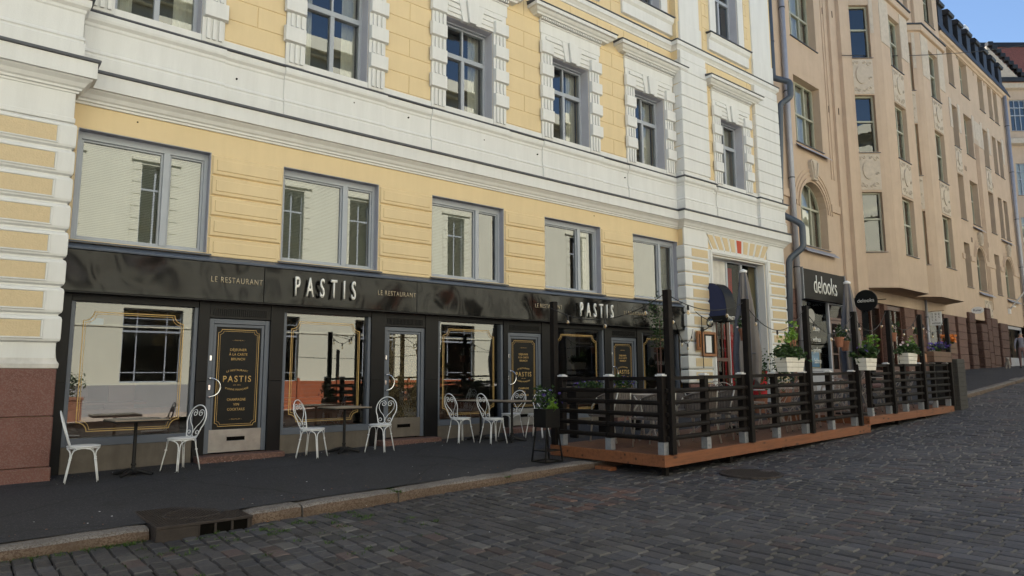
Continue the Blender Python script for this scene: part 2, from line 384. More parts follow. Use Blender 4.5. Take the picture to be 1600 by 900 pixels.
# ---------------------------------------------------------------- mesh helpers
class MB:
    def __init__(self):
        self.v = []; self.f = []; self.mi = []; self.m = 0; self.T = None
    def mat(self, i):
        self.m = i; return self
    def _add(self, vs, fs):
        o = len(self.v)
        if self.T is not None:
            vs = [tuple(self.T @ Vector(p)) for p in vs]
        self.v += [tuple(p) for p in vs]
        self.f += [tuple(o + i for i in f) for f in fs]
        self.mi += [self.m] * len(fs)
        return self
    def box(self, x0, y0, z0, x1, y1, z1):
        if x0 > x1: x0, x1 = x1, x0
        if y0 > y1: y0, y1 = y1, y0
        if z0 > z1: z0, z1 = z1, z0
        return self._add([(x0,y0,z0),(x1,y0,z0),(x1,y1,z0),(x0,y1,z0),(x0,y0,z1),(x1,y0,z1),(x1,y1,z1),(x0,y1,z1)],
                         [(0,3,2,1),(4,5,6,7),(0,1,5,4),(1,2,6,5),(2,3,7,6),(3,0,4,7)])
    def block(self, x0, z0, x1, z1, y, d, b):
        """a block on a wall facing -y: back at y, front at y-d, front edges chamfered by b"""
        return self._add([(x0,y,z0),(x1,y,z0),(x1,y,z1),(x0,y,z1),
                          (x0+b,y-d,z0+b),(x1-b,y-d,z0+b),(x1-b,y-d,z1-b),(x0+b,y-d,z1-b)],
                         [(4,5,6,7),(0,1,5,4),(1,2,6,5),(2,3,7,6),(3,0,4,7)])
    def obox(self, c, ax, ay, az, sx, sy, sz):
        c = Vector(c); ax = Vector(ax).normalized() * sx / 2; ay = Vector(ay).normalized() * sy / 2; az = Vector(az).normalized() * sz / 2
        vs = [c + i * ax + j * ay + k * az for k in (-1, 1) for i, j in ((-1,-1),(1,-1),(1,1),(-1,1))]
        return self._add([tuple(v) for v in vs], [(0,3,2,1),(4,5,6,7),(0,1,5,4),(1,2,6,5),(2,3,7,6),(3,0,4,7)])
    def bar(self, a, b, w, h):
        a = Vector(a); b = Vector(b); d = b - a
        up = Vector((0, 0, 1)) if abs(d.normalized().z) < 0.95 else Vector((0, 1, 0))
        s = d.cross(up); u = s.cross(d)
        return self.obox((a + b) / 2, d, s, u, d.length, w, h)
    def prism(self, pts, z0, z1):
        n = len(pts)
        vs = [(x, y, z0) for x, y in pts] + [(x, y, z1) for x, y in pts]
        fs = [tuple(range(n - 1, -1, -1)), tuple(range(n, 2 * n))] + [(i, (i + 1) % n, n + (i + 1) % n, n + i) for i in range(n)]
        return self._add(vs, fs)
    def prof(self, x0, x1, pts):
        """extrude a closed (y,z) outline along x"""
        n = len(pts)
        vs = [(x0, y, z) for y, z in pts] + [(x1, y, z) for y, z in pts]
        fs = [tuple(range(n)), tuple(range(2 * n - 1, n - 1, -1))] + [(i, n + i, n + (i + 1) % n, (i + 1) % n) for i in range(n)]
        return self._add(vs, fs)
    def plate(self, pts, y0, y1):
        """closed (x,z) outline between y0 and y1"""
        n = len(pts)
        vs = [(x, y0, z) for x, z in pts] + [(x, y1, z) for x, z in pts]
        fs = [tuple(range(n)), tuple(range(2 * n - 1, n - 1, -1))] + [(i, n + i, n + (i + 1) % n, (i + 1) % n) for i in range(n)]
        return self._add(vs, fs)
    def quad(self, a, b, c, d):
        return self._add([a, b, c, d], [(0, 1, 2, 3)])
    def tube(self, path, r, n=8, closed=False, cap=True, flat=1.0):
        P = [Vector(p) for p in path]
        k = len(P); vs = []; fs = []
        rr = r if isinstance(r, (list, tuple)) else [r] * k
        prev = None
        for i in range(k):
            if closed: t = P[(i + 1) % k] - P[(i - 1) % k]
            else: t = P[min(i + 1, k - 1)] - P[max(i - 1, 0)]
            t.normalize()
            if prev is None:
                a = Vector((0, 0, 1)) if abs(t.z) < 0.9 else Vector((1, 0, 0))
                u = t.cross(a).normalized()
            else:
                u = (prev - t * prev.dot(t))
                if u.length < 1e-6: u = t.cross(Vector((0, 0, 1)))
                u.normalize()
            prev = u; w = t.cross(u)
            for j in range(n):
                an = 2 * math.pi * j / n
                vs.append(tuple(P[i] + u * math.cos(an) * rr[i] + w * math.sin(an) * rr[i] * flat))
        m = k if closed else k - 1
        for i in range(m):
            for j in range(n):
                a = i * n + j; b = i * n + (j + 1) % n; c = ((i + 1) % k) * n + (j + 1) % n; d = ((i + 1) % k) * n + j
                fs.append((a, b, c, d))
        if cap and not closed:
            fs.append(tuple(range(n - 1, -1, -1))); fs.append(tuple((k - 1) * n + j for j in range(n)))
        return self._add(vs, fs)
    def lathe(self, prof, c=(0, 0, 0), n=16):
        vs = []; fs = []; k = len(prof)
        for r, z in prof:
            for j in range(n):
                a = 2 * math.pi * j / n
                vs.append((c[0] + r * math.cos(a), c[1] + r * math.sin(a), c[2] + z))
        for i in range(k - 1):
            for j in range(n):
                fs.append((i * n + j, i * n + (j + 1) % n, (i + 1) * n + (j + 1) % n, (i + 1) * n + j))
        fs.append(tuple(range(n - 1, -1, -1))); fs.append(tuple((k - 1) * n + j for j in range(n)))
        return self._add(vs, fs)
    def build(self, name, mats, parent=None, smooth=False, bevel=0.0, loc=None, rot=None, seg=1):
        me = bpy.data.meshes.new(name)
        me.from_pydata(self.v, [], self.f)
        if not isinstance(mats, (list, tuple)): mats = [mats]
        for m in mats: me.materials.append(M[m] if isinstance(m, str) else m)
        me.polygons.foreach_set('material_index', self.mi)
        if smooth: me.polygons.foreach_set('use_smooth', [True] * len(me.polygons))
        me.update()
        o = bpy.data.objects.new(name, me)
        C.objects.link(o)
        if parent is not None: o.parent = parent
        if loc is not None: o.location = loc
        if rot is not None: o.rotation_euler = rot
        if bevel:
            bv = o.modifiers.new('bevel', 'BEVEL'); bv.width = bevel; bv.segments = seg; bv.limit_method = 'ANGLE'; bv.angle_limit = rad(50)
        if smooth and not bevel:
            pass
        return o

def tag(o, label, cat, group=None, kind=None):
    if label: o['label'] = label
    if cat: o['category'] = cat
    if group: o['group'] = group
    if kind: o['kind'] = kind
    return o

def thing(name, label, cat, loc=(0, 0, 0), rz=0.0, group=None):
    o = bpy.data.objects.new(name, None)
    o.empty_display_size = 0.2
    C.objects.link(o)
    o.location = loc; o.rotation_euler = (0, 0, rz)
    return tag(o, label, cat, group)

def struct(o):
    o['kind'] = 'structure'; return o

def copy_tree(o, parent=None):
    c = o.copy(); C.objects.link(c); c.parent = parent
    for ch in list(o.children): copy_tree(ch, c)
    return c

def dup(root, loc, rz, label, group=None):
    c = copy_tree(root)
    c.location = loc; c.rotation_euler = (0, 0, rz)
    c['label'] = label
    if group: c['group'] = group
    return c

FONT_CACHE = {}
def text(name, body, h, loc, mat, parent=None, xs=0.5, ext=0.004, bold=0.0, rz=0.0, align='CENTER', bow=0.0, spacing=1.0, matside=None, round_=0.0, width=None):
    cu = bpy.data.curves.new(name, 'FONT')
    cu.body = body; cu.size = 1.0; cu.align_x = align; cu.align_y = 'CENTER'
    cu.extrude = 0.0; cu.offset = bold; cu.space_character = spacing; cu.space_line = 0.9
    cu.resolution_u = 4
    t = bpy.data.objects.new(name, cu)
    C.objects.link(t)
    dg = bpy.context.evaluated_depsgraph_get()
    me = bpy.data.meshes.new_from_object(t.evaluated_get(dg))
    bpy.data.objects.remove(t); bpy.data.curves.remove(cu)
    bm = bmesh.new(); bm.from_mesh(me)
    r = bmesh.ops.extrude_face_region(bm, geom=bm.faces[:])
    for v in r['geom']:
        if isinstance(v, bmesh.types.BMVert): v.co.z += 1.0
    bmesh.ops.recalc_face_normals(bm, faces=bm.faces[:])
    xsn = [v.co.x for v in bm.verts]; W_ = max(xsn) - min(xsn); cx = (max(xsn) + min(xsn)) / 2 if align == 'CENTER' else 0
    sz = h / 0.70
    sx = sz * xs if width is None else width / W_
    for v in bm.verts:
        x = (v.co.x - cx) * sx; z = v.co.y * sz - (bow * (x ** 2)); y = -v.co.z * ext * 2
        v.co = (x, y, z)
    for f in bm.faces:
        f.material_index = 0 if (matside is None or abs(f.normal.y) > 0.7) else 1
    bm.normal_update()
    for f in bm.faces:
        f.material_index = 0 if (matside is None or abs(f.normal.y) > 0.7) else 1
    bm.to_mesh(me); bm.free()
    me.name = name
    me.materials.clear(); me.materials.append(M[mat])
    if matside: me.materials.append(M[matside])
    o = bpy.data.objects.new(name, me)
    C.objects.link(o); o.parent = parent; o.location = loc; o.rotation_euler = (0, 0, rz)
    return o

def join_meshes(name, objs, parent):
    """merge several finished meshes (letters of one inscription) into one part"""
    bm = bmesh.new(); mats = []
    for o in objs:
        me = o.data
        base = []
        for m in me.materials:
            if m not in mats: mats.append(m)
            base.append(mats.index(m))
        n0 = len(bm.faces)
        T = Matrix.Translation(o.location) @ o.rotation_euler.to_matrix().to_4x4()
        tmp = me.copy(); tmp.transform(T)
        bm.from_mesh(tmp)
        bm.faces.ensure_lookup_table()
        for f in bm.faces[n0:]: f.material_index = base[f.material_index] if base else 0
        bpy.data.meshes.remove(tmp)
    me = bpy.data.meshes.new(name); bm.to_mesh(me); bm.free()
    for m in mats: me.materials.append(m)
    o2 = bpy.data.objects.new(name, me); C.objects.link(o2); o2.parent = parent
    for o in objs: bpy.data.objects.remove(o)
    return o2

def lerp_tab(tab, x):
    if x <= tab[0][0]: 
        (a, b), (c, d) = tab[0], tab[1]
        return b + (d - b) * (x - a) / (c - a)
    for (a, b), (c, d) in zip(tab, tab[1:]):
        if x <= c: return b + (d - b) * (x - a) / (c - a)
    return tab[-1][1]
ROAD = [(-20, -0.40), (0, -0.01), (7.5, 0.145), (14.3, 0.35), (19.6, 0.57), (26, 0.98), (32, 1.36), (38, 1.64), (50, 1.93), (70, 2.2), (200, 2.6)]
def K(x): return lerp_tab(ROAD, x)
def kerb_y(x): return 7.25 + max(0.0, x - 20.0) * 0.040
def pave_z(x, y):
    k = K(x) + 0.12
    w = lerp_tab([(-20, -0.15), (1.4, 0.20), (8, 0.31), (14, 0.50), (20, 0.76), (26, 1.17), (32, 1.52), (38, 1.74), (50, 2.02), (70, 2.3), (200, 2.7)], x)
    t = min(1.0, max(0.0, (y - kerb_y(x)) / 4.0))
    return k + (w - k) * t

# ================================================================ THE SETTING
def grid_sheet(name, xs, ys, zf, mat):
    vs = [(x, y, zf(x, y)) for y in ys for x in xs]
    n = len(xs)
    fs = [(j * n + i, j * n + i + 1, (j + 1) * n + i + 1, (j + 1) * n + i) for j in range(len(ys) - 1) for i in range(n - 1)]
    mb = MB(); mb._add(vs, fs)
    return mb.build(name, mat)
XS = [-400, -120, -40, -20, -8, 0, 4, 7.5, 11, 14.3, 17, 19.6, 23, 26, 29, 32, 35, 38, 44, 50, 60, 70, 120, 400, 900]
struct(grid_sheet('ground', XS, [-600, -60, -6.2, -4.9, 0, 4, 8, 30, 300, 900], lambda x, y: K(max(-20, min(x, 200))) - 0.035, 'joint'))
struct(grid_sheet('far_pavement', XS, [-6.2, -1.9], lambda x, y: K(max(-20, min(x, 200))) + 0.12, 'pale_paving'))

def setts():
    rng = random.Random(11)
    vs = []; fs = []; cols = []
    x = -4.0
    while x < 62:
        far = x > 24
        w = rng.uniform(0.125, 0.155) * (1.0 if not far else 1.15)
        ymin = 0.22 * x - 1.2 if x > 3 else -3.5
        ymin = max(-3.5, ymin)
        y = ymin + rng.uniform(0, 0.2)
        ymax = kerb_y(x) - 0.02
        drift = rng.uniform(-0.01, 0.01)
        while y < ymax:
            l = rng.uniform(0.15, 0.27) * (1.0 if not far else 1.2)
            if y + l > ymax: l = ymax - y
            if l < 0.05: break
            g = 0.0038
            wob = lambda yy: 0.022 * math.sin(yy * 2.1 + x * 0.35) + 0.012 * math.sin(yy * 5.3 + x)
            xa = x + g + wob(y); xb = x + w - g + wob(y)
            ya, yb = y + g, y + l - g
            j = [rng.uniform(-0.0045, 0.0045) for _ in range(8)]
            o = [(xa + j[0], ya + j[1]), (xb + j[2], ya + j[3]), (xb + j[4], yb + j[5]), (xa + j[6], yb + j[7])]
            h = rng.uniform(-0.004, 0.004); tx = rng.uniform(-0.022, 0.022); ty = rng.uniform(-0.015, 0.015)
            cx, cy_ = (xa + xb) / 2, (ya + yb) / 2
            b = 0.009
            # slow unevenness of the whole surface
            und = 0.012 * math.sin(cx * 0.9 + 1.3) * math.sin(cy_ * 1.1) + 0.006 * math.sin(cx * 2.7 + cy_ * 1.9)
            base = K(cx) + und
            slope = (K(cx + 0.5) - K(cx - 0.5))
            n0 = len(vs)
            for px, py in o: vs.append((px, py, base + slope * (px - cx) - 0.016))
            for px, py in o:
                qx = px + (b if px < cx else -b); qy = py + (b if py < cy_ else -b)
                vs.append((qx, qy, base + slope * (qx - cx) + h + tx * (qx - cx) + ty * (qy - cy_)))
            mx_, my_ = cx, cy_
            vs.append((mx_, my_, base + h + rng.uniform(0.000, 0.003)))
            F = [(n0, n0+1, n0+5, n0+4), (n0+1, n0+2, n0+6, n0+5), (n0+2, n0+3, n0+7, n0+6), (n0+3, n0, n0+4, n0+7),
                 (n0+4, n0+5, n0+8), (n0+5, n0+6, n0+8), (n0+6, n0+7, n0+8), (n0+7, n0+4, n0+8)]
            fs += F
            k = rng.random()
            v = rng.uniform(0.039, 0.083)
            if k < 0.05: c = (v * 1.3, v * 0.95, v * 0.95)
            elif k < 0.30: c = (v * 0.95, v * 0.97, v * 1.15)
            elif k < 0.37: c = (v * 1.6, v * 1.55, v * 1.58)
            else: c = (v * 0.98, v * 0.95, v * 1.06)
            # reddish worn patch in front of the deck
            d = ((cx - 5.9) / 0.9) ** 2 + ((cy_ - 5.75) / 0.45) ** 2
            if d < 1 and rng.random() < 0.35: c = (v * 1.7, v * 1.0, v * 0.9)
            cols += [c] * 28
            y += l
        x += w
    me = bpy.data.meshes.new('cobbled_road')
    me.from_pydata(vs, [], fs); me.update()
    ca = me.color_attributes.new('tone', 'FLOAT_COLOR', 'CORNER')
    flat = []
    for c in cols: flat += [c[0], c[1], c[2], 1.0]
    ca.data.foreach_set('color', flat)
    me.materials.append(M['sett'])
    o = bpy.data.objects.new('cobbled_road', me); C.objects.link(o)
    return o
M['sett'].node_tree.nodes['Attribute'].attribute_name = 'tone'
struct(setts())

# pavement (asphalt), a fine sheet following the kerb
def pavement():
    xs = [x * 0.5 for x in range(-16, 40)] + [20 + x for x in range(0, 60)]
    rows = 9
    vs = []; fs = []
    for x in xs:
        y0 = kerb_y(x) + 0.16; y1 = 13.6 + max(0, x - 20) * 0.05
        for j in range(rows):
            t = j / (rows - 1)
            y = y0 + (y1 - y0) * t
            dz = 0.005 * math.sin(x * 1.3 + y * 2.1) + 0.003 * math.sin(x * 3.1 - y * 1.7)
            vs.append((x, y, pave_z(x, y) + dz))
    for i in range(len(xs) - 1):
        for j in range(rows - 1):
            a = i * rows + j
            fs.append((a, a + rows, a + rows + 1, a + 1))
    mb = MB(); mb._add(vs, fs)
    return mb.build('pavement', 'asphalt', smooth=True)
struct(pavement())

def kerb():
    mb = MB()
    js = [-8.0, -6.3, -4.4, -2.9, -1.4, 0.15, 1.54]
    js2 = [2.43, 3.0, 4.16, 5.78, 7.45, 9.1, 10.7, 12.5, 14.1, 15.8, 17.4, 19.0]
    x = 19.0
    while x < 80: x += random.uniform(1.2, 1.9); js2.append(x)
    rng = random.Random(5)
    for lst in (js, js2):
        for a, b in zip(lst, lst[1:]):
            g = 0.007
            jy = rng.uniform(-0.02, 0.02); jz = rng.uniform(-0.012, 0.008); tw = rng.uniform(-0.012, 0.012)
            n = 8; vs = []; fs = []; mis = []
            sec = [(-0.02, -0.2), (-0.015, 0.055), (0.0, 0.098), (0.03, 0.116), (0.10, 0.122), (0.20, 0.124), (0.30, 0.12), (0.33, -0.1)]
            for i in range(n + 1):
                t = i / n; xx = a + g + (b - a - 2 * g) * t
                e = 0.012 if i in (0, n) else 0.0
                for q, (dy, dz) in enumerate(sec):
                    r1 = rng.uniform(-0.006, 0.006) if q in (1, 2, 3) else 0; r2 = rng.uniform(-0.004, 0.004)
                    vs.append((xx, kerb_y(xx) - 0.03 + dy + jy + tw * (t - .5) * 4 + r1 + (e if q < 3 else 0), K(xx) + dz + jz + r2 - (e if q > 1 else 0)))
            m = len(sec)
            for i in range(n):
                for j in range(m - 1):
                    mis.append(1 if j < 2 else 0)
                    fs.append((i * m + j, (i + 1) * m + j, (i + 1) * m + j + 1, i * m + j + 1))
            fs.append(tuple(range(m))); fs.append(tuple(n * m + j for j in range(m - 1, -1, -1)))
            mb._add(vs, fs); mb.mi[-len(fs):] = mis + [0, 0]
    return mb.build('kerb', ['granite_kerb', 'kerb_face'], smooth=False)
struct(kerb())

# moss and grass in the gutter joints
def moss():
    rng = random.Random(3); mb = MB()
    spots = []
    for _ in range(60): spots.append((rng.uniform(-1.5, 1.5), kerb_y(0) - rng.uniform(0.05, 0.16), 0.012, rng.randint(10, 46)))
    for _ in range(26): spots.append((rng.uniform(1.6, 3.6), kerb_y(0) - rng.uniform(0.2, 0.7), 0.012, 12))
    for _ in range(9): spots.append((4.16 + rng.uniform(-0.03, 0.03), 7.2 + rng.uniform(0, 0.28), 0.10, 18))
    for _ in range(4): spots.append((5.78 + rng.uniform(-0.02, 0.02), 7.2 + rng.uniform(0, 0.2), 0.09, 8))
    for _ in range(60): spots.append((rng.uniform(-.5, 4), rng.uniform(5.2, 7.1), 0.006, 14))
    for sx, sy, dz, n in spots:
        for _ in range(n):
            x = sx + rng.gauss(0, 0.03); y = sy + rng.gauss(0, 0.02); z = K(x) + dz - 0.012
            a = rng.uniform(0, 6.28); h = rng.uniform(0.008, 0.034); w = 0.007
            dx, dy = math.cos(a) * w, math.sin(a) * w
            lx, ly = rng.gauss(0, 0.02), rng.gauss(0, 0.02)
            mb._add([(x - dx, y - dy, z), (x + dx, y + dy, z), (x + lx, y + ly, z + h)], [(0, 1, 2)])
    return mb.build('moss', 'moss')
tag(moss(), 'green moss and grass tufts along the kerb joints', 'moss', kind='stuff')

# ================================================================ YELLOW HOUSE  (local y = 0 is the wall plane, street is -y)
YB = thing('apartment_building', 'yellow plastered house with white rusticated trim above the black restaurant front', 'building', (0, 11.3, 0))
def wall_holes(mb, x0, x1, z0, z1, y, holes, depth=0.0):
    xs = sorted({x0, x1} | {h[0] for h in holes} | {h[1] for h in holes}); zs = sorted({z0, z1} | {h[2] for h in holes} | {h[3] for h in holes})
    for a, b in zip(xs, xs[1:]):
        for c, d in zip(zs, zs[1:]):
            cx, cz = (a + b) / 2, (c + d) / 2
            if any(h[0] < cx < h[1] and h[2] < cz < h[3] for h in holes): continue
            mb.quad((a, y, c), (b, y, c), (b, y, d), (a, y, d))
    if depth:
        for a, b, c, d in holes:
            mb.quad((a, y, c), (a, y, d), (a, y + depth, d), (a, y + depth, c))
            mb.quad((b, y, d), (b, y, c), (b, y + depth, c), (b, y + depth, d))
            mb.quad((a, y, d), (b, y, d), (b, y + depth, d), (a, y + depth, d))
            mb.quad((b, y, c), (a, y, c), (a, y + depth, c), (b, y + depth, c))
BAY = -0.20; LB = -0.35
GW = [(1.15 + 3.01 * n, 2.98 + 3.01 * n) for n in range(5)]
UC = [2.10, 5.07, 8.07, 11.07, 14.0]
UCE = 17.55
VZ = (11.62, 13.75)
ZT = 15.2
w = MB()
holes = [(a, b, 3.47, 5.11) for a, b in GW] + [(c - 0.62, c + 0.62, 6.93, 9.04) for c in UC] + [(c - 0.62, c + 0.62, *VZ) for c in UC]
wall_holes(w, 1.05, 15.05, 2.74, ZT, 0, holes, 0.45)
# entry bay
eh = [(16.25, 19.0, 0.2, 4.87), (UCE - 0.60, UCE + 0.60, 6.93, 9.04), (UCE - 0.6, UCE + 0.6, *VZ)]
wall_holes(w, 15.05, 20.12, 0.2, ZT, BAY, eh, 0.55)
w.quad((15.05, 0, 0.2), (15.05, BAY, 0.2), (15.05, BAY, ZT), (15.05, 0, ZT))
w.quad((20.12, BAY, 0.2), (20.12, 6, 0.2), (20.12, 6, ZT), (20.12, BAY, ZT))
# left bay and everything behind
w.box(-9.0, LB, 0.0, 1.05, 0.3, ZT)
w.quad((-9.0, 11, 0), (-9, -0.2, 0), (-9, -0.2, ZT), (-9, 11, ZT))
w.quad((20.12, 11, 0), (-9, 11, 0), (-9, 11, ZT), (20.12, 11, ZT))
w.build('wall', 'yellow', YB)
# scored blocks of the upper wall
w = MB()
def courses(mb, x0, x1, z0, z1, y, off):
    h = 0.385; n = 0; z = z0
    while z < z1 - 0.05:
        zt = min(z + h, z1)
        xs = [x0, x1] if (n + off) % 2 else [x0, (x0 + x1) / 2 + 0.02, x1]
        for a, b in zip(xs, xs[1:]): mb.block(a + 0.004, z + 0.005, b - 0.004, zt - 0.005, y, 0.014, 0.007)
        z += h; n += 1
def newb(name, mat, fn, **kw):
    m_ = MB(); fn(m_); return m_.build(name, mat, YB, **kw)
edges = [1.05] + sum([[c - 0.96, c + 0.96] for c in UC], []) + [15.05]
for i in range(0, len(edges), 2):
    if edges[i + 1] - edges[i] > 0.12:
        newb('wall_blocks', 'yellow', lambda m_: courses(m_, edges[i] + 0.01, edges[i + 1] - 0.01, 7.06, 10.56, 0, i // 2 % 2))
        newb('wall_blocks', 'yellow', lambda m_: courses(m_, edges[i] + 0.01, edges[i + 1] - 0.01, 10.87, 14.4, 0, i // 2 % 2))
for a, b in ((16.27, UCE - 0.96), (UCE + 0.96, 18.73)):
    newb('wall_blocks', 'yellow', lambda m_: courses(m_, a + 0.01, b, 7.06, 10.56, BAY, 0)); newb('wall_blocks', 'yellow', lambda m_: courses(m_, a + 0.01, b, 10.87, 14.4, BAY, 1))
for c in UC:
    newb('wall_blocks', 'yellow', lambda m_: courses(m_, c - 0.95, c + 0.95, 10.17, 10.56, 0, 0))
# rusticated piers between the ground-floor windows
w = MB()
cols = [(b + 0.01, a2 - 0.01) for (a, b), (a2, b2) in zip(GW, GW[1:])] + [(1.055, 1.145)]
for a, b in cols:
    w = MB(); z = 3.40
    for k in range(5):
        zt = z + 0.336
        w.block(a, z + 0.005, b, zt - 0.005, 0, 0.035, 0.022)
        if b - a > 0.3:
            w.block(a + 0.07, z + 0.075, b - 0.07, zt - 0.075, -0.035, 0.014, 0.008)
            w.block(a + 0.035, z + 0.04, b - 0.035, zt - 0.04, -0.0349, 0.0005, 0.0)
        z = zt
    w.build('rusticated_pier', 'yellow', YB)

# white mouldings, extruded along x
CORN = [(0.02, 5.46), (-0.03, 5.46), (-0.035, 5.49), (-0.06, 5.50), (-0.065, 5.53), (-0.09, 5.55), (-0.12, 5.60), (-0.17, 5.645), (-0.175, 5.66), (-0.215, 5.665), (-0.215, 5.895), (0.02, 5.895)]
STRIP = [(0.02, 5.90), (-0.245, 5.90), (-0.25, 5.915), (-0.25, 5.935), (-0.235, 5.945), (0.02, 6.04)]
FRZ = [(0.02, 5.96), (-0.06, 5.96), (-0.06, 6.20), (-0.045, 6.215), (-0.045, 6.235), (-0.06, 6.25), (-0.05, 6.285), (-0.03, 6.30), (-0.03, 6.64), (-0.045, 6.66), (-0.05, 6.70), (-0.09, 6.74), (-0.10, 6.775), (-0.10, 6.845), (0.02, 6.845)]
SILL = [(0.02, 6.85), (-0.125, 6.85), (-0.135, 6.862), (-0.135, 6.88), (-0.12, 6.89), (0.02, 6.93)]
BASE = [(0.02, 6.93), (-0.03, 6.93), (-0.03, 7.04), (0.02, 7.06)]
ST2 = [(0.02, 10.55), (-0.03, 10.56), (-0.04, 10.60), (-0.09, 10.66), (-0.12, 10.68), (-0.12, 10.79), (0.02, 10.79)]
ST2D = [(0.02, 10.795), (-0.14, 10.795), (-0.145, 10.82), (-0.13, 10.83), (0.02, 10.87)]
def sh(p, d): return [(y + d if y < 0 else y + d, z) for y, z in p]
wm = MB(); zm = MB()
spans = [(1.05, 15.05, 0.0), (15.05, 20.12, BAY), (-9.0, 1.05 + 0.0, LB)]
for (a, b, d) in spans:
    e0 = 0.0 if a > -5 else 0
    ext = lambda p: max(-q[0] for q in p)
    x0 = a if d == 0 else (a - (0.02 if a > 0 else 0)); x1 = b
    for prof_, mb_ in ((CORN, wm), (FRZ, wm), (BASE, wm), (ST2, wm)):
        if d == 0: mb_.prof(a, b, prof_)
    for prof_, mb_ in ((STRIP, zm), (SILL, zm), (ST2D, zm)):
        if d == 0: mb_.prof(a, b, prof_)
def mitred(mb, a, b, d, prof, front=True):
    """moulding round the front and both returns of a bay: each profile ring steps sideways as far as it steps forward"""
    n = len(prof); vs = []
    for (y, z) in prof: vs.append((a + min(0, y), d * 0 + 0.02, z))
    for (y, z) in prof: vs.append((a + min(0, y), d + y, z))
    for (y, z) in prof: vs.append((b - min(0, y), d + y, z))
    for (y, z) in prof: vs.append((b - min(0, y), 0.02, z))
    fs = []
    for s in range(3):
        for i in range(n):
            j = (i + 1) % n
            fs.append((s * n + i, (s + 1) * n + i, (s + 1) * n + j, s * n + j))
    mb._add(vs, fs)
for prof_, mb_ in ((CORN, wm), (FRZ, wm), (BASE, wm), (ST2, wm), (STRIP, zm), (SILL, zm), (ST2D, zm)):
    mitred(mb_, 15.05, 20.12, BAY, prof_)
    mitred(mb_, -8.9, 1.05, LB, prof_)
# pedestals of the pilasters and aprons under the windows
for a, b in ((15.02, 16.27), (18.75, 20.14)):
    mitred(wm, a, b, BAY - 0.10, FRZ); mitred(zm, a, b, BAY - 0.10, SILL)
AP = [(y - 0.030, z) if y < 0 else (y, z) for y, z in FRZ if True]
for c in UC: wm.prof(c - 0.98, c + 1.0, [(min(y, 0.0) - 0.028 if y < 0 else 0, z) for y, z in FRZ])
wm.prof(UCE - 0.98, UCE + 1.0, [(BAY + min(y, 0.0) - 0.028 if y < 0 else BAY, z) for y, z in FRZ])
wm.build('cornice', 'white', YB)
hb = MB(); rg_ = random.Random(12)
for k in range(8):
    x = 1.9 + k * 1.6 + rg_.uniform(-.3, .3); z = rg_.choice((6.42, 6.5, 5.35, 6.55)); hb.box(x, -.062 if z > 6 else -.004, z, x + .022, -.02 if z > 6 else 0, z + .022)
hb.build('anchor_hole', 'dark', YB)
zm.build('zinc_flashing', 'zinc', YB)
# pilasters of the entry bay
w = MB()
for a, b in ((15.04, 16.25), (18.77, 20.14)):
    w = MB(); z = 7.05; h = 0.361
    w.box(a + 0.03, BAY - 0.10, 6.93, b - 0.03, 0.1 if a < 16 else BAY + 0.1, 7.05)
    while z < 10.1:
        T = 0.025
        yb = BAY - 0.12
        # chamfered block with side return
        w._add([(a, 0.05, z+.006), (a, yb, z+.006), (b, yb, z+.006), (b, 0.05, z+.006), (a, 0.05, z+h-.006), (a, yb, z+h-.006), (b, yb, z+h-.006), (b, 0.05, z+h-.006)],
               [(0,3,2,1),(4,5,6,7),(0,1,5,4),(1,2,6,5),(2,3,7,6)])
        z += h
    w.box(a + 0.02, yb + 0.03, 7.0, b - 0.02, 0.04, z)
    w.box(a + 0.02, yb + 0.01, z, b - 0.02, 0.04, 10.55)
    w.box(a + 0.10, yb + 0.05, 10.87, b - 0.10, 0.04, 11.45)
    w.box(a + 0.14, yb + 0.08, 11.45, b - 0.14, 0.04, 14.5)
    pl = w.build('pilaster', 'white', YB, bevel=0.014)
# top cornice and roof
w = MB()
w.prof(-9.3, 20.4, [(0.1, 14.4), (-0.25, 14.45), (-0.3, 14.7), (-0.7, 14.85), (-0.75, 15.2), (0.1, 15.2)])
w.build('eaves_cornice', 'white', YB)
w = MB()
w.prof(-9.3, 20.3, [(-0.78, 15.205), (0.6, 15.5), (6.0, 16.2), (11.2, 15.3), (11.2, 15.205)])
w.build('roof', 'roof_grey', YB)

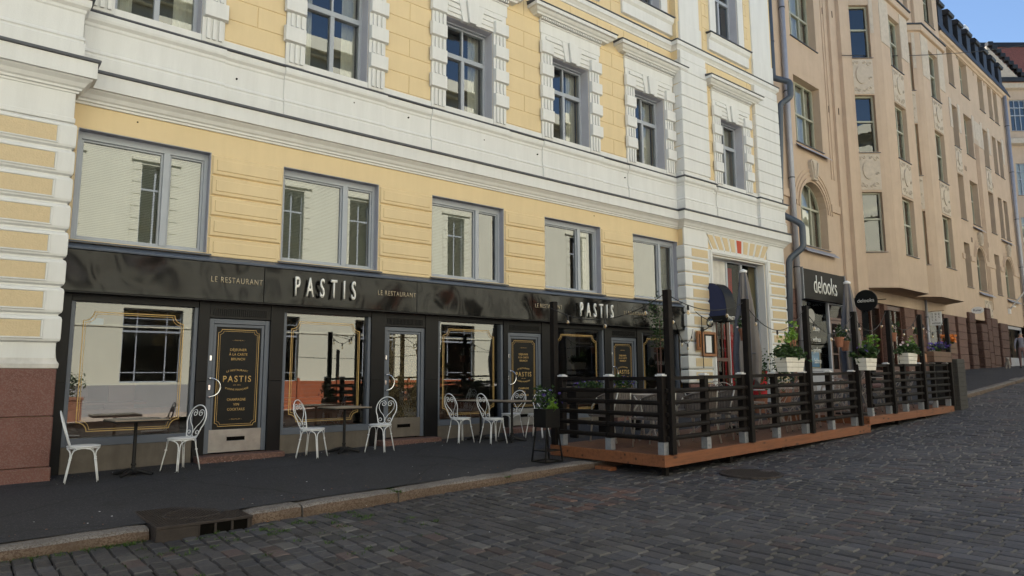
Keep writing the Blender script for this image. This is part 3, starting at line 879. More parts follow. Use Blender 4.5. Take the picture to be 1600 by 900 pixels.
# ---- rusticated corner pier on the left
w = MB()
x0, x1 = -9.0, 1.055
y = LB
w.box(x0, y - 0.05, -0.3, x1 + 0.05, 0.0, 0.36); 
w.build('granite_plinth', 'granite_red', YB, bevel=0.012)
w = MB(); w.box(x0, y - 0.045, 0.366, x1 + 0.03, 0.0, 1.01); w.box(x0, y - 0.045, 1.016, x1 + 0.025, 0.0, 1.635)
w.build('granite_plinth', 'granite_red', YB, bevel=0.012)
w = MB()
mitred(w, -8.9, 1.02, LB + 0.04, [(0.02, 1.64), (-0.075, 1.64), (-0.08, 1.70), (-0.055, 1.74), (-0.045, 1.78), (-0.03, 1.95), (0.02, 1.95)])
w.build('plinth_moulding', 'base_white', YB, bevel=0.004)
wf = MB(); wp = MB()
z = 1.97; h = 0.382
for k in range(8):
    c = z + h / 2; r = h / 2 - 0.01
    # frame with rounded end: a cushion profile
    pr_ = [(0.02, z + 0.008), (-0.035, z + 0.012), (-0.066, z + 0.032), (-0.075, z + 0.062), (-0.075, z + h - 0.062), (-0.066, z + h - 0.032), (-0.035, z + h - 0.012), (0.02, z + h - 0.008)]
    mitred(wf, -8.9, 1.02, LB + 0.02, pr_)
    # raised white rim around the yellow stucco panel
    for xa, xb in ((-1.40, 0.84),):
        wf.box(xa - 0.05, LB - 0.070, z + 0.058, xb + 0.05, LB - 0.0, z + 0.080)
        wf.box(xa - 0.05, LB - 0.070, z + h - 0.080, xb + 0.05, LB, z + h - 0.058)
        wf.box(xb + 0.025, LB - 0.070, z + 0.080, xb + 0.05, LB, z + h - 0.080)
    wp.box(-8.0, LB - 0.062, z + 0.084, 0.862, LB, z + h - 0.084)
    z += h
wf.box(-8.9, LB - 0.006, 1.66, 1.054, LB + 0.1, 5.04)
wf.box(-8.9, LB - 0.02, 5.03, 1.05, LB + 0.1, 5.46)
wf.box(-8.9, LB - 0.035, 5.03, 1.065, LB + 0.1, 5.10)
wf.build('rusticated_corner_pier', 'white', YB, bevel=0.006)
wp.build('stucco_panel', 'yellow_rough', YB)

# ---- entry bay ground floor: piers with panels, flat arch with red keystone
wf = MB(); wp = MB()
for (a, b) in ((15.04, 16.10), (19.15, 20.13)):
    z = 1.30; h = 0.372
    for k in range(10):
        pr_ = [(0.02, z + 0.006), (-0.012, z + 0.01), (-0.04, z + 0.04), (-0.045, z + 0.07), (-0.045, z + h - 0.07), (-0.04, z + h - 0.04), (-0.012, z + h - 0.01), (0.02, z + h - 0.006)]
        vs = []; n = len(pr_)
        dxl = -0.04
        for (yy, zz) in pr_: vs.append((a + min(0, yy), -0.0 + (0.02 if a < 16 else BAY + .02), zz))
        for (yy, zz) in pr_: vs.append((a + min(0, yy), BAY + yy, zz))
        for (yy, zz) in pr_: vs.append((b - min(0, yy) * 0.2, BAY + yy, zz))
        for (yy, zz) in pr_: vs.append((b - min(0, yy) * 0.2, BAY + 0.02, zz))
        fs = []
        for s in range(3):
            for i in range(n): fs.append((s * n + i, (s + 1) * n + i, (s + 1) * n + (i + 1) % n, s * n + (i + 1) % n))
        wf._add(vs, fs)
        wp.block(a + 0.27 if a < 16 else a + 0.12, z + 0.075, b - 0.06, z + h - 0.075, BAY - 0.044, 0.008, 0.004)
        z += h
    wf.box(a - 0.02, BAY - 0.03, z + 0.0, b + 0.0, BAY + 0.02, 5.46)
# door surround moulding
for a, b in ((16.10, 16.24), (19.01, 19.14)):
    wf.box(a, BAY - 0.06, 0.2, b, BAY, 4.88); wf.box(a + 0.03, BAY - 0.085, 0.2, b - 0.03, BAY - 0.059, 4.91)
wf.box(16.252, BAY, .2, 16.275, BAY + .215, 4.86); wf.box(18.965, BAY, .2, 18.998, BAY + .215, 4.86); wf.box(16.276, BAY, 4.83, 18.964, BAY + .215, 4.868)
wf.box(16.10, BAY - 0.061, 4.88, 19.14, BAY, 5.0); wf.box(16.12, BAY - 0.09, 4.915, 19.12, BAY - 0.06, 4.97)
nv = 9
for k in range(nv):
    t0 = k / nv; t1 = (k + 1) / nv
    xb0 = 16.28 + (18.98 - 16.28) * t0; xb1 = 16.28 + (18.98 - 16.28) * t1
    xt0 = 16.0 + (19.26 - 16.0) * t0; xt1 = 16.0 + (19.26 - 16.0) * t1
    mbx = wp
    wf.plate([(xb0 + .008, 5.01), (xb1 - .008, 5.01), (xt1 - .008, 5.455), (xt0 + .008, 5.455)], BAY - 0.03, BAY)
    ix = 0.055
    p_ = [(xb0 + ix, 5.045), (xb1 - ix, 5.045), (xt1 - ix, 5.42), (xt0 + ix, 5.42)]
    if k == 4:
        rk = MB(); rk.plate(p_, BAY - 0.040, BAY - 0.0305); rk.build('keystone_panel', 'red_plaster', YB)
    else: wp.plate(p_, BAY - 0.040, BAY - 0.0305)
wf.build('entrance_surround', 'white', YB, bevel=0.006)
wp.build('stucco_panel', 'yellow_rough', YB)
w = MB(); w.box(15.03, BAY - 0.06, 0.2, 16.12, 0.0, 1.28); w.box(19.13, BAY - 0.06, 0.2, 20.14, 0.0, 1.28)
w.build('granite_plinth', 'granite_red', YB, bevel=0.01)

# ---- windows
def pane(parent, x0, x1, z0, z1, y, mat='glass', tilt=0.0):
    mb = MB(); mb.quad((x0, y, z0), (x1, y, z0), (x1, y + tilt, z1), (x0, y + tilt, z1))
    return mb.build('pane', mat, parent)
def blind(parent, x0, x1, z0, z1, y, pitch=0.026):
    mb = MB(); z = z0
    while z < z1:
        mb._add([(x0, y, z), (x1, y, z), (x1, y + 0.012, z + pitch * 0.965), (x0, y + 0.012, z + pitch * 0.965)], [(0, 1, 2, 3)]); z += pitch
    return mb.build('venetian_blind', 'blind', parent)
def ground_window(i, a, b):
    z0, z1 = 3.47, 5.11
    mb = MB(); d = 0.20
    # lining of the reveal, outer frame, mullion, casement rims
    mb.box(a, 0.002, z0, a + 0.012, d, z1); mb.box(b - 0.012, 0.002, z0, b, d, z1); mb.box(a + .012, 0.002, z1 - 0.012, b - .012, d, z1)
    fr = 0.055; xm = a + 1.21
    mb.mat(1)
    mb.box(a + .012, d - 0.06, z0, a + .012 + fr, d + 0.05, z1 - .012); mb.box(b - .012 - fr, d - 0.06, z0, b - .012, d + 0.05, z1 - .012)
    mb.box(a + .012 + fr, d - 0.06, z1 - .012 - fr - 0.05, b - .012 - fr, d + 0.05, z1 - .012); mb.box(a + .012 + fr, d - 0.06, z0, b - .012 - fr, d + 0.05, z0 + fr)
    mb.box(xm - 0.045, d - 0.07, z0 + fr, xm + 0.045, d + 0.05, z1 - fr - .062)
    for (p, q) in ((a + .067, xm - .045), (xm + .045, b - .067)):
        t = 0.03
        mb.box(p, d - 0.03, z0 + fr, p + t, d + 0.03, z1 - .117); mb.box(q - t, d - 0.03, z0 + fr, q, d + 0.03, z1 - .117)
        mb.box(p + t, d - 0.03, z1 - .117 - t, q - t, d + 0.03, z1 - .117); mb.box(p + t, d - 0.03, z0 + fr, q - t, d + 0.03, z0 + fr + t)
    f = mb.build('window', ['jamb', 'frame'], YB, bevel=0.003)
    pane(f, a + .09, xm - .07, z0 + .08, z1 - .14, d + 0.0)
    pane(f, xm + .07, b - .09, z0 + .08, z1 - .14, d + 0.001)
    sl = MB(); sl.prof(a - 0.06, b + 0.05, [(d - 0.06, 3.49), (-0.10, 3.44), (-0.10, 3.415), (-0.085, 3.415), (-0.085, 3.432), (d - 0.06, 3.465)])
    sl.build('sill', 'zinc', f)
    if i in (0, 1): blind(f, a + .08, b - .08, z0 + .08, z1 - .14, d + 0.09)
    if i in (2,): blind(f, a + .08, xm, z0 + .08, z1 - .14, d + 0.12, 0.03)
    if i in (3, 4):
        c = MB(); n = 14
        for k in range(n):
            xx = xm + .05 + (b - xm - .1) * k / n; yy = d + .14 + 0.02 * (k % 2)
            c.quad((xx, yy, z0), (xx + (b - xm - .1) / n, d + .14 + 0.02 * ((k + 1) % 2), z0), (xx + (b - xm - .1) / n, d + .14 + 0.02 * ((k + 1) % 2), z1), (xx, yy, z1))
        c.build('curtain', 'curtain', f)
for i, (a, b) in enumerate(GW): ground_window(i, a, b)

def upper_window(c, y0, z0, z1, trans=True, cur=True):
    a, b = c - 0.62, c + 0.62
    if y0 != 0: a, b = c - 0.6, c + 0.6
    d = 0.30
    mb = MB()
    mb.box(a, y0 + 0.002, z0, a + 0.012, y0 + d, z1); mb.box(b - 0.012, y0 + 0.002, z0, b, y0 + d, z1); mb.box(a + .012, y0 + 0.002, z1 - 0.012, b - .012, y0 + d, z1)
    mb.mat(1)
    fr = 0.06; zt = z0 + (z1 - z0) * 0.66
    mb.box(a + .012, y0 + d - 0.05, z0, a + .012 + fr, y0 + d + .05, z1 - .012); mb.box(b - .012 - fr, y0 + d - 0.05, z0, b - .012, y0 + d + .05, z1 - .012)
    mb.box(a + .072, y0 + d - .05, z1 - .072, b - .072, y0 + d + .05, z1 - .012); mb.box(a + .072, y0 + d - .05, z0, b - .072, y0 + d + .05, z0 + fr)
    mb.box(a + .072, y0 + d - .065, zt - .05, b - .072, y0 + d + .05, zt + .05)
    mb.box(c - .04, y0 + d - .06, z0 + fr, c + .04, y0 + d + .05, zt - .05)
    mb.box(c - .02, y0 + d - .04, zt + .05, c + .02, y0 + d + .05, z1 - .072)
    mb.box(a + .03, y0 + d - 0.12, z1 - .04, b - .03, y0 + d - .05, z1 - .012)
    f = mb.build('window', ['jamb_skylit', 'frame'], YB, bevel=0.003)
    pane(f, a + .07, c - .04, z0 + .06, zt - .05, y0 + d, tilt=0.004); pane(f, c + .04, b - .07, z0 + .06, zt - .05, y0 + d + .002, tilt=-0.004)
    pane(f, a + .07, b - .07, zt + .05, z1 - .07, y0 + d + .003, tilt=0.003)
    if cur:
        cu = MB()
        for (p, q) in ((a + .05, a + .30), (b - .34, b - .05)):
            n = 6
            for k in range(n):
                u0 = p + (q - p) * k / n; u1 = p + (q - p) * (k + 1) / n
                cu.quad((u0, y0 + d + .16 + .03 * (k % 2), z0), (u1, y0 + d + .16 + .03 * ((k + 1) % 2), z0), (u1, y0 + d + .16 + .03 * ((k + 1) % 2), z1), (u0, y0 + d + .16 + .03 * (k % 2), z1))
        cu.build('curtain', 'curtain', f)
for c in UC: upper_window(c, 0, 6.93, 9.04)
upper_window(UCE, BAY, 6.93, 9.04)
for c in UC: upper_window(c, 0, *VZ, cur=False)
upper_window(UCE, BAY, *VZ, cur=False)

def surround(c, y0):
    mb = MB(); o = 0.62 if y0 == 0 else 0.60; e = 0.97
    for s in (-1, 1):
        xi, xo = c + s * o, c + s * e
        lo, hi = min(xi, xo), max(xi, xo)
        mb.box(lo, y0 - 0.05, 6.93, hi, y0, 9.5)
        for k in range(3):
            u = lo + (hi - lo) * (0.18 + 0.27 * k)
            for (za, zb) in ((6.98, 7.33), (7.655, 7.89), (8.205, 8.44), (8.755, 8.99)):
                mb.box(u, y0 - 0.085, za, u + (hi - lo) * 0.16, y0 - .05, zb)
        for zz in (7.34, 7.90, 8.45, 9.0):
            mb.block(lo - (0.05 if s < 0 else 0.0), zz, hi + (0.05 if s > 0 else 0.0), zz + 0.30, y0 - 0.0501, 0.07, 0.018)
    # lintel with stepped architrave, frieze
    mb.box(c - o, y0 - 0.048, 9.04, c + o, y0, 9.5)
    mb.box(c - o - .22, y0 - 0.085, 9.36, c - .20, y0 - .05, 9.44); mb.box(c + .20, y0 - 0.085, 9.36, c + o + .22, y0 - .05, 9.44)
    mb.box(c - o + .02, y0 - 0.075, 9.12, c - .26, y0 - .05, 9.20); mb.box(c + .26, y0 - 0.075, 9.12, c + o - .02, y0 - .05, 9.20)
    mb.box(c - o + .02, y0 - 0.075, 9.24, c - .26, y0 - .05, 9.31); mb.box(c + .26, y0 - 0.075, 9.24, c + o - .02, y0 - .05, 9.31)
    for (xa, xb, xc, xd, p) in ((-.09, .09, .15, -.15, .15), (-.23, -.10, -.16, -.34, .10), (.10, .23, .34, .16, .10)):
        mb.plate([(c + xa, 8.99), (c + xb, 8.99), (c + xc, 9.47), (c + xd, 9.47)], y0 - p, y0)
    mb.box(c - 1.0, y0 - 0.06, 9.5, c + 1.0, y0, 9.77)
    mb.prof(c - 1.03, c + 1.03, [(y0, 9.77), (y0 - .08, 9.77), (y0 - .09, 9.79), (y0 - .09, 9.80), (y0, 9.80)])
    k = -1.02
    while k < 1.0:
        mb.box(c + k, y0 - 0.15, 9.805, c + k + 0.032, y0 - .05, 9.86); k += 0.058
    # cornice with mitred ends
    P_ = [(0.0, 9.865), (-0.17, 9.865), (-0.19, 9.90), (-0.23, 9.915), (-0.27, 9.955), (-0.275, 9.97), (-0.34, 9.975), (-0.34, 10.06), (0.0, 10.06)]
    n = len(P_); a, b = c - 1.02, c + 1.02; vs = []
    for (y, z) in P_: vs.append((a + y + .0, y0, z))
    for (y, z) in P_: vs.append((a + y + .0, y0 + y, z))
    for (y, z) in P_: vs.append((b - y, y0 + y, z))
    for (y, z) in P_: vs.append((b - y, y0, z))
    mb._add(vs, [(s * n + i, (s + 1) * n + i, (s + 1) * n + (i + 1) % n, s * n + (i + 1) % n) for s in range(3) for i in range(n)])
    o_ = mb.build('window_surround', 'white', YB, bevel=0.004)
    z_ = MB(); z_.prof(c - 1.38, c + 1.38, [(y0, 10.065), (y0 - .36, 10.065), (y0 - .365, 10.08), (y0 - .35, 10.09), (y0, 10.15)])
    z_.build('flashing', 'zinc', o_)
for c in UC: surround(c, 0)
surround(UCE, BAY)
def top_surround(c, y0):
    mb = MB(); o = 0.62 if y0 == 0 else .6
    for s in (-1, 1): mb.box(min(c + s * o, c + s * .9), y0 - .05, 11.5, max(c + s * o, c + s * .9), y0, 14.0)
    mb.box(c - o, y0 - .049, VZ[1], c + o, y0, 14.0)
    mb.prof(c - 1.05, c + 1.05, [(y0, 11.0), (y0 - .08, 11.02), (y0 - .08, 11.32), (y0 - .14, 11.38), (y0 - .17, 11.5), (y0, 11.5)])
    o_ = mb.build('window_surround', 'white', YB, bevel=0.004)
    z_ = MB(); z_.prof(c - 1.1, c + 1.1, [(y0, 11.505), (y0 - .20, 11.505), (y0 - .20, 11.53), (y0, 11.56)])
    z_.build('flashing', 'zinc', o_)
for c in UC: top_surround(c, 0)
top_surround(UCE, BAY)

# rooms behind the upper windows
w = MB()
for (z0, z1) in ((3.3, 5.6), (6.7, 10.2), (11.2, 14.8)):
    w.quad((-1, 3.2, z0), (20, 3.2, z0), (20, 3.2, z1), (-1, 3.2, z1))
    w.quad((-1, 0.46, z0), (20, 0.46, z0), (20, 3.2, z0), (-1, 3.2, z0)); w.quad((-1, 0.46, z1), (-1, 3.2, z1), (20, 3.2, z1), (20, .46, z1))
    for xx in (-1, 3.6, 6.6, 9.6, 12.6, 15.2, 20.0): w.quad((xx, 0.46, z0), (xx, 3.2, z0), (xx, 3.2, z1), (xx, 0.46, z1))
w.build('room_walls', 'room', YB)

# ================================================================ RESTAURANT FRONT (parts of the yellow house)
SY = 0.10      # plane of the shop front, local y
def arc_corner_outline(x0, x1, z0, z1, r):
    """frame outline with concave notched corners"""
    pts = []
    def arc(cx, cz, a0, a1):
        for k in range(7):
            a = rad(a0 + (a1 - a0) * k / 6); pts.append((cx + r * math.cos(a), cz + r * math.sin(a)))
    s = r * 0.28
    pts.append((x0, z0 + r + s)); arc(x0, z0, 90, 0); pts.append((x0 + r + s, z0))
    pts.append((x1 - r - s, z0)); arc(x1, z0, 180, 90); pts.append((x1, z0 + r + s))
    pts.append((x1, z1 - r - s)); arc(x1, z1, 270, 180); pts.append((x1 - r - s, z1))
    pts.append((x0 + r + s, z1)); arc(x0, z1, 0, -90); pts.append((x0, z1 - r - s))
    return pts
def gold_frame(parent, x0, x1, z0, z1, y, r=0.11, wd=0.012, double=True, name='gold_border'):
    mb = MB()
    for k, off in enumerate((0.0, 0.028) if double else (0.0,)):
        P = arc_corner_outline(x0 + off, x1 - off, z0 + off, z1 - off, r)
        n = len(P); wv = wd * (0.8 if k == 0 else 0.45)
        for i in range(n):
            p, q = P[i], P[(i + 1) % n]
            dx, dz = q[0] - p[0], q[1] - p[1]; L = math.hypot(dx, dz)
            if L < 1e-5: continue
            nx, nz = -dz / L * wv / 2, dx / L * wv / 2
            ex, ez = dx / L * wv * .3, dz / L * wv * .3
            mb.quad((p[0] - nx - ex, y, p[1] - nz - ez), (q[0] - nx + ex, y, q[1] - nz + ez), (q[0] + nx + ex, y, q[1] + nz + ez), (p[0] + nx - ex, y, p[1] + nz - ez))
    return mb.build(name, 'gold', parent)
SH = [(1.24, 2.93), (4.29, 5.92), (7.38, 9.02), (10.47, 12.12), (13.50, 15.02)]
DR = [(3.10, 4.06), (6.20, 7.08), (9.14, 10.10), (12.36, 13.30)]
def gz(x): return pave_z(x, 11.3)
w = MB()
solid = [(1.055, 1.238), (2.932, 3.098), (4.062, 4.288), (5.922, 6.198), (7.082, 7.378), (9.022, 9.138), (10.102, 10.468), (12.122, 12.358), (13.302, 13.498)]
for a, b in solid:
    w = MB(); w.box(a, SY - 0.06, 0.05, b, SY + 0.3, 1.450); w.box(a, SY - 0.06, 1.454, b, SY + 0.3, 2.705); w.box(a + .01, SY - .05, 1.4, b - .01, SY + .2, 1.5)
    w.build('shopfront_pier', 'black_panel', YB, bevel=0.004)
w = MB()
w.box(15.022, SY - 0.30, 0.1, 15.50, SY - 0.1, 2.7)
w.build('shopfront_end_panel', 'black_panel', YB, bevel=0.004)
for i, (a, b) in enumerate(SH):
    g = gz((a + b) / 2)
    mb = MB(); f = 0.055
    zb, zt = 0.56, 2.60
    mb.box(a, SY - 0.03, zb, a + f, SY + 0.1, zt); mb.box(b - f, SY - 0.03, zb, b, SY + 0.1, zt)
    mb.box(a + f, SY - 0.03, zb, b - f, SY + 0.1, zb + 0.11)
    mb.mat(1); mb.box(a, SY - 0.045, zt, b, SY + 0.1, 2.705)
    fr = mb.build('shop_window', ['bluegrey', 'black_panel'], YB, bevel=0.004)
    pane(fr, a + f, b - f, zb + .11, zt, SY + 0.05, 'glass_shop')
    gold_frame(fr, a + 0.17, b - 0.19, zb + 0.20, zt - 0.14, SY + 0.046, r=0.13, wd=0.016)
    pl = MB(); pl.box(a, SY - 0.035, g - 0.3, b, SY + 0.1, zb - 0.002); pl.build('stall_riser', 'plinth', fr, bevel=0.006)
def door(i, a, b):
    g = gz((a + b) / 2)
    zb = g + 0.10; zt = 2.44
    t = 0.075
    mb = MB()
    mb.box(a, SY - 0.02, zb, a + t, SY + 0.08, zt); mb.box(b - t, SY - 0.02, zb, b, SY + 0.08, zt); mb.box(a + t, SY - 0.02, zt - t, b - t, SY + 0.08, zt)
    # leaf rim
    s = 0.05
    mb.box(a + t + .006, SY + .0, zb + .005, a + t + s, SY + .06, zt - t - .006); mb.box(b - t - s, SY + .0, zb + .005, b - t - .006, SY + .06, zt - t - .006)
    mb.box(a + t + s, SY + .0, zt - t - s, b - t - s, SY + .06, zt - t - .006)
    mb.mat(1)
    mb.box(a, SY - 0.045, 2.45, b, SY + 0.1, 2.705)
    n = 26
    for k in range(n):
        xx = a + 0.05 + (b - a - 0.1) * k / n
        mb.box(xx, SY - 0.058, 2.49, xx + 0.013, SY - 0.0449, 2.60)
    d = mb.build('door', ['bluegrey', 'black_panel'], YB, bevel=0.003)
    kz = zb + 0.36
    kp = MB(); kp.box(a + t - .03, SY - .012, zb + .01, b - t + .03, SY + .05, kz)
    kp.mat(1); kp.box((a + b) / 2 - .13, SY - .016, zb + .18, (a + b) / 2 + .15, SY - .0121, zb + .245)
    kp.mat(0); kp.box((a + b) / 2 - .145, SY - .020, zb + .165, (a + b) / 2 + .165, SY - .0161, zb + .182); kp.box((a + b) / 2 - .145, SY - .020, zb + .243, (a + b) / 2 + .165, SY - .0161, zb + .26)
    kp.build('kick_plate', ['steel' if i != 1 else 'plinth', 'dark'], d, bevel=0.002)
    if i == 1:
        pane(d, a + t + s, b - t - s, kz, zt - t - s, SY + .03, 'glass_shop')
        pn = MB(); pn.box(a + t + s, SY + .036, kz, b - t - s, SY + .05, zt - t - s); pn.build('amber_panel', 'glass_etched', d)
    else:
        pn = MB(); pn.box(a + t + s, SY + .015, kz, b - t - s, SY + .05, zt - t - s)
        pnl = pn.build('door_panel', 'black_paint', d)
        yy = SY + .0145
        gold_frame(pnl, a + t + s + .035, b - t - s - .035, kz + .05, zt - t - s - .04, yy - .003, r=0.05, wd=0.011)
        c = (a + b) / 2; H = (zt - t - s - kz); top = zt - t - s
        L = []
        def tx(body, h, fz, wd=None, bow=0, sp=1.1, bold=0.008):
            L.append(text('x', body, h, (c, yy, top - H * fz), 'gold', None, ext=0.0015, bold=bold, bow=bow, width=wd, spacing=sp))
        tx('DÉJEUNER', 0.040, 0.225, 0.26); tx('À LA CARTE', 0.040, 0.27, 0.29); tx('BRUNCH', 0.040, 0.317, 0.215)
        tx('LE RESTAURANT', 0.030, 0.425, 0.34, bow=0.9); tx('PASTIS', 0.098, 0.515, 0.44, sp=1.3, bold=0.012)
        tx('EST. 2014', 0.014, 0.572, 0.11, bold=0.0); tx('CUISINE FRANÇAISE', 0.028, 0.618, 0.36, bow=-0.9)
        tx('CHAMPAGNE', 0.040, 0.715, 0.29); tx('VIN', 0.040, 0.763, 0.09); tx('COCKTAILS', 0.040, 0.81, 0.27)
        tx('~ PASTIS.FI ~', 0.014, 0.13, 0.20, bold=0); tx('~ PASTIS.FI ~', 0.014, 0.905, 0.20, bold=0)
        join_meshes('lettering', L, pnl)
    # curved handle and lock escutcheons
    h = MB(); x = a + 0.045; z = zb + 1.02; R_ = 0.125
    h.tube([(x + R_ * math.sin(rad(k * 15)) * 1.25, SY - .07, z + R_ * 1.15 * math.cos(rad(k * 15))) for k in range(13)], 0.011, 8)
    h.tube([(x, SY - .02, z + R_ * 1.15), (x, SY - .07, z + R_ * 1.15)], 0.012, 8); h.tube([(x, SY - .02, z - R_ * 1.15), (x, SY - .07, z - R_ * 1.15)], 0.012, 8)
    h.box(x - .016, SY - .035, z - .04, x + .016, SY - .0201, z + .04); h.box(x - .016, SY - .035, z + .42, x + .016, SY - .0201, z + .50)
    h.build('handle', 'chrome', d, smooth=False, bevel=0.002)
    st = MB(); st.box(a - .14, SY - .33, g - .25, b + .22, SY + .05, g + 0.085)
    st.build('doorstep', 'granite_shop', d, bevel=0.012)
for i, (a, b) in enumerate(DR): door(i, a, b)
w = MB()
w.box(4.10, SY - .10, 2.18, 4.18, SY - .0601, 2.30)
w.box(4.16, SY - .14, 2.20, 4.19, SY - .08, 2.24)
# restaurant interior
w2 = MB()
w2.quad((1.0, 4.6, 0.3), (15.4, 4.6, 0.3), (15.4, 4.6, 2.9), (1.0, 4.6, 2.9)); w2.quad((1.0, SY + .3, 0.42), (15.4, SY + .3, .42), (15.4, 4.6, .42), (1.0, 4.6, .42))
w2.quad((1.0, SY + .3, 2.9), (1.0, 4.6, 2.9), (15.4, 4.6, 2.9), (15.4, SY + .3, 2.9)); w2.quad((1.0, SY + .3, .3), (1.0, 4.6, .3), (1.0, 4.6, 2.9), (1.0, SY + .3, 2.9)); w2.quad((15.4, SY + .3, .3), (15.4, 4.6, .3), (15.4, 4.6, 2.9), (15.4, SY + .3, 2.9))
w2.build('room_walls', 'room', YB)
w2 = MB()
for (a, b) in SH:
    w2.box(a + .05, SY + .5, .45, b - .05, SY + .62, 1.05)
    w2.box(a + .05, SY + .2, .45, b - .05, SY + .5, .66)
w2.build('window_bench', 'door_wood', YB, bevel=.01)
for (a, b) in SH[:4]:
    w2 = MB()
    c = (a + b) / 2 - .2
    w2.box(c - .45, SY + .75, 1.10, c + .55, SY + 1.4, 1.135); w2.box(c, SY + 1.0, .45, c + .08, SY + 1.08, 1.1)
    for xx in (c - .3, c + .4):
        w2.box(xx - .2, SY + 1.6, .8, xx + .2, SY + 2.0, .84); w2.box(xx - .2, SY + 1.98, .84, xx + .2, SY + 2.02, 1.4)
        for q in (-.18, .16): w2.box(xx + q, SY + 1.6, .45, xx + q + .03, SY + 1.63, .8); w2.box(xx + q, SY + 1.98, .45, xx + q + .03, SY + 2.01, .8)
    w2.build('indoor_table', 'door_wood', YB, bevel=.005)
nt = MB(); nt.box(1.50, SY + .058, 2.28, 1.66, SY + .061, 2.37); nt.build('notice', 'blue_paper', YB)

# entrance recess of the house: glazed screen, red cloths, brown door
w = MB(); yy = BAY + .22
for xa, xb in ((16.25, 16.33), (17.28, 17.37), (18.05, 18.14), (18.92, 19.0)): w.box(xa, yy, .3, xb, yy + .08, 4.87)
w.box(16.33, yy, 4.79, 18.92, yy + .08, 4.87)
ef = w.build('entrance_screen', 'frame', YB, bevel=.004)
w = MB(); w.box(16.33, yy + .02, 3.2, 17.28, yy + .05, 4.79); w.build('screen_panel', 'base_white', ef)
pane(ef, 17.37, 18.05, 1.0, 4.79, yy + .04, 'glass_dim'); pane(ef, 18.14, 18.92, 1.0, 4.79, yy + .041, 'glass_dim')
w = MB()
rg = random.Random(4)
for (xa, xb, za, zb) in ((17.42, 17.62, 3.5, 4.75), (17.76, 17.98, 3.45, 4.7), (17.42, 17.95, 1.2, 3.0)):
    n = 9
    for k in range(n):
        u0 = xa + (xb - xa) * k / n; u1 = xa + (xb - xa) * (k + 1) / n; zz = za + rg.uniform(-.15, .15)
        w.quad((u0, yy + .25 + .05 * (k % 2), zz), (u1, yy + .25 + .05 * ((k + 1) % 2), zz), (u1, yy + .25 + .05 * ((k + 1) % 2), zb), (u0, yy + .25 + .05 * (k % 2), zb))
w.build('red_drape', 'red_cloth', ef)
w = MB(); w.box(17.4, yy + .5, .6, 19.0, yy + .55, 4.8); w.quad((16.25, yy + .9, .3), (19, yy + .9, .3), (19, yy + .9, 4.87), (16.25, yy + .9, 4.87))
w.build('room_walls', 'dark', ef)
w = MB()
for xa, xb in ((16.34, 16.46), (17.14, 17.27)): w.box(xa, yy - .04, .55, xb, yy + .02, 3.15)
w.box(16.46, yy - .04, 3.03, 17.14, yy + .02, 3.15); w.box(16.276, yy - .05, 3.151, 17.36, yy + .02, 3.22); w.box(16.46, yy - .04, .55, 17.14, yy + .02, .95); w.box(16.46, yy - .04, 1.9, 17.14, yy + .02, 2.0)
for xx in (16.66, 16.9): w.box(xx, yy - .03, .95, xx + .03, yy + .01, 3.03)
dd = w.build('door', 'door_wood', YB, bevel=.006)
pane(dd, 16.46, 17.14, .95, 3.03, yy - .01, 'glass_dim')
hd = MB(); hd.tube([(17.19, yy - .08, 1.3), (17.19, yy - .08, 1.7)], .012, 8); hd.build('handle', 'chrome', dd)
w = MB(); w.box(16.2, BAY - .35, .3, 19.05, BAY + .45, .62); w.build('doorstep', 'granite_red', YB, bevel=.012)

# ================================================================ FASCIA SIGNS
def fascia(x0, x1, label, seams):
    t = thing('fascia_sign', label, 'sign', ((x0 + x1) / 2, 11.15, 2.72))
    cx = (x0 + x1) / 2
    mb = MB()
    xs = [x0] + seams + [x1]
    for a, b in zip(xs, xs[1:]):
        mb.box(a + .0035 - cx, 0.0, 0.0, b - .0035 - cx, 0.20, 0.585)
    mb.build('panel', 'sign', t, bevel=0.004)
    mb = MB()
    mb.prof(x0 - cx - (.01 if x0 < 2 else 0), x1 - cx + (.02 if x1 > 15 else 0), [(0.22, 0.589), (-0.03, 0.589), (-0.035, 0.605), (-0.025, 0.625), (0.13, 0.70), (0.22, 0.70)])
    mb.build('flashing', 'bluegrey', t)
    mb = MB(); mb.box(x0 - cx, -0.008, -0.022, x1 - cx, 0.2, -0.002); mb.build('lower_trim', 'black_panel', t)
    return t, cx
def big_letters(t, x, w_):
    o = text('raised_lettering', 'PASTIS', 0.325, (x, -0.055, 0.285), 'letter', t, ext=0.018, bold=0.006, spacing=2.2, matside='letter_side', width=w_)
    return o
def small_letters(t, x, body='LE RESTAURANT', w_=0.80):
    return text('painted_lettering', body, 0.088, (x, -0.003, 0.315), 'gold_dim', t, ext=0.0015, bold=0.004, spacing=1.2, width=w_)
s1, c1 = fascia(1.02, 9.66, 'long glossy black fascia with raised white PASTIS letters over the left shop windows', [3.86, 6.76])
big_letters(s1, 4.90 - c1, 1.10); small_letters(s1, 3.43 - c1); small_letters(s1, 6.33 - c1)
s2, c2 = fascia(9.665, 15.50, 'shorter glossy black fascia with white PASTIS letters behind the terrace poles', [12.40])
big_letters(s2, 11.60 - c2, 1.10); small_letters(s2, 10.14 - c2); small_letters(s2, 13.02 - c2)

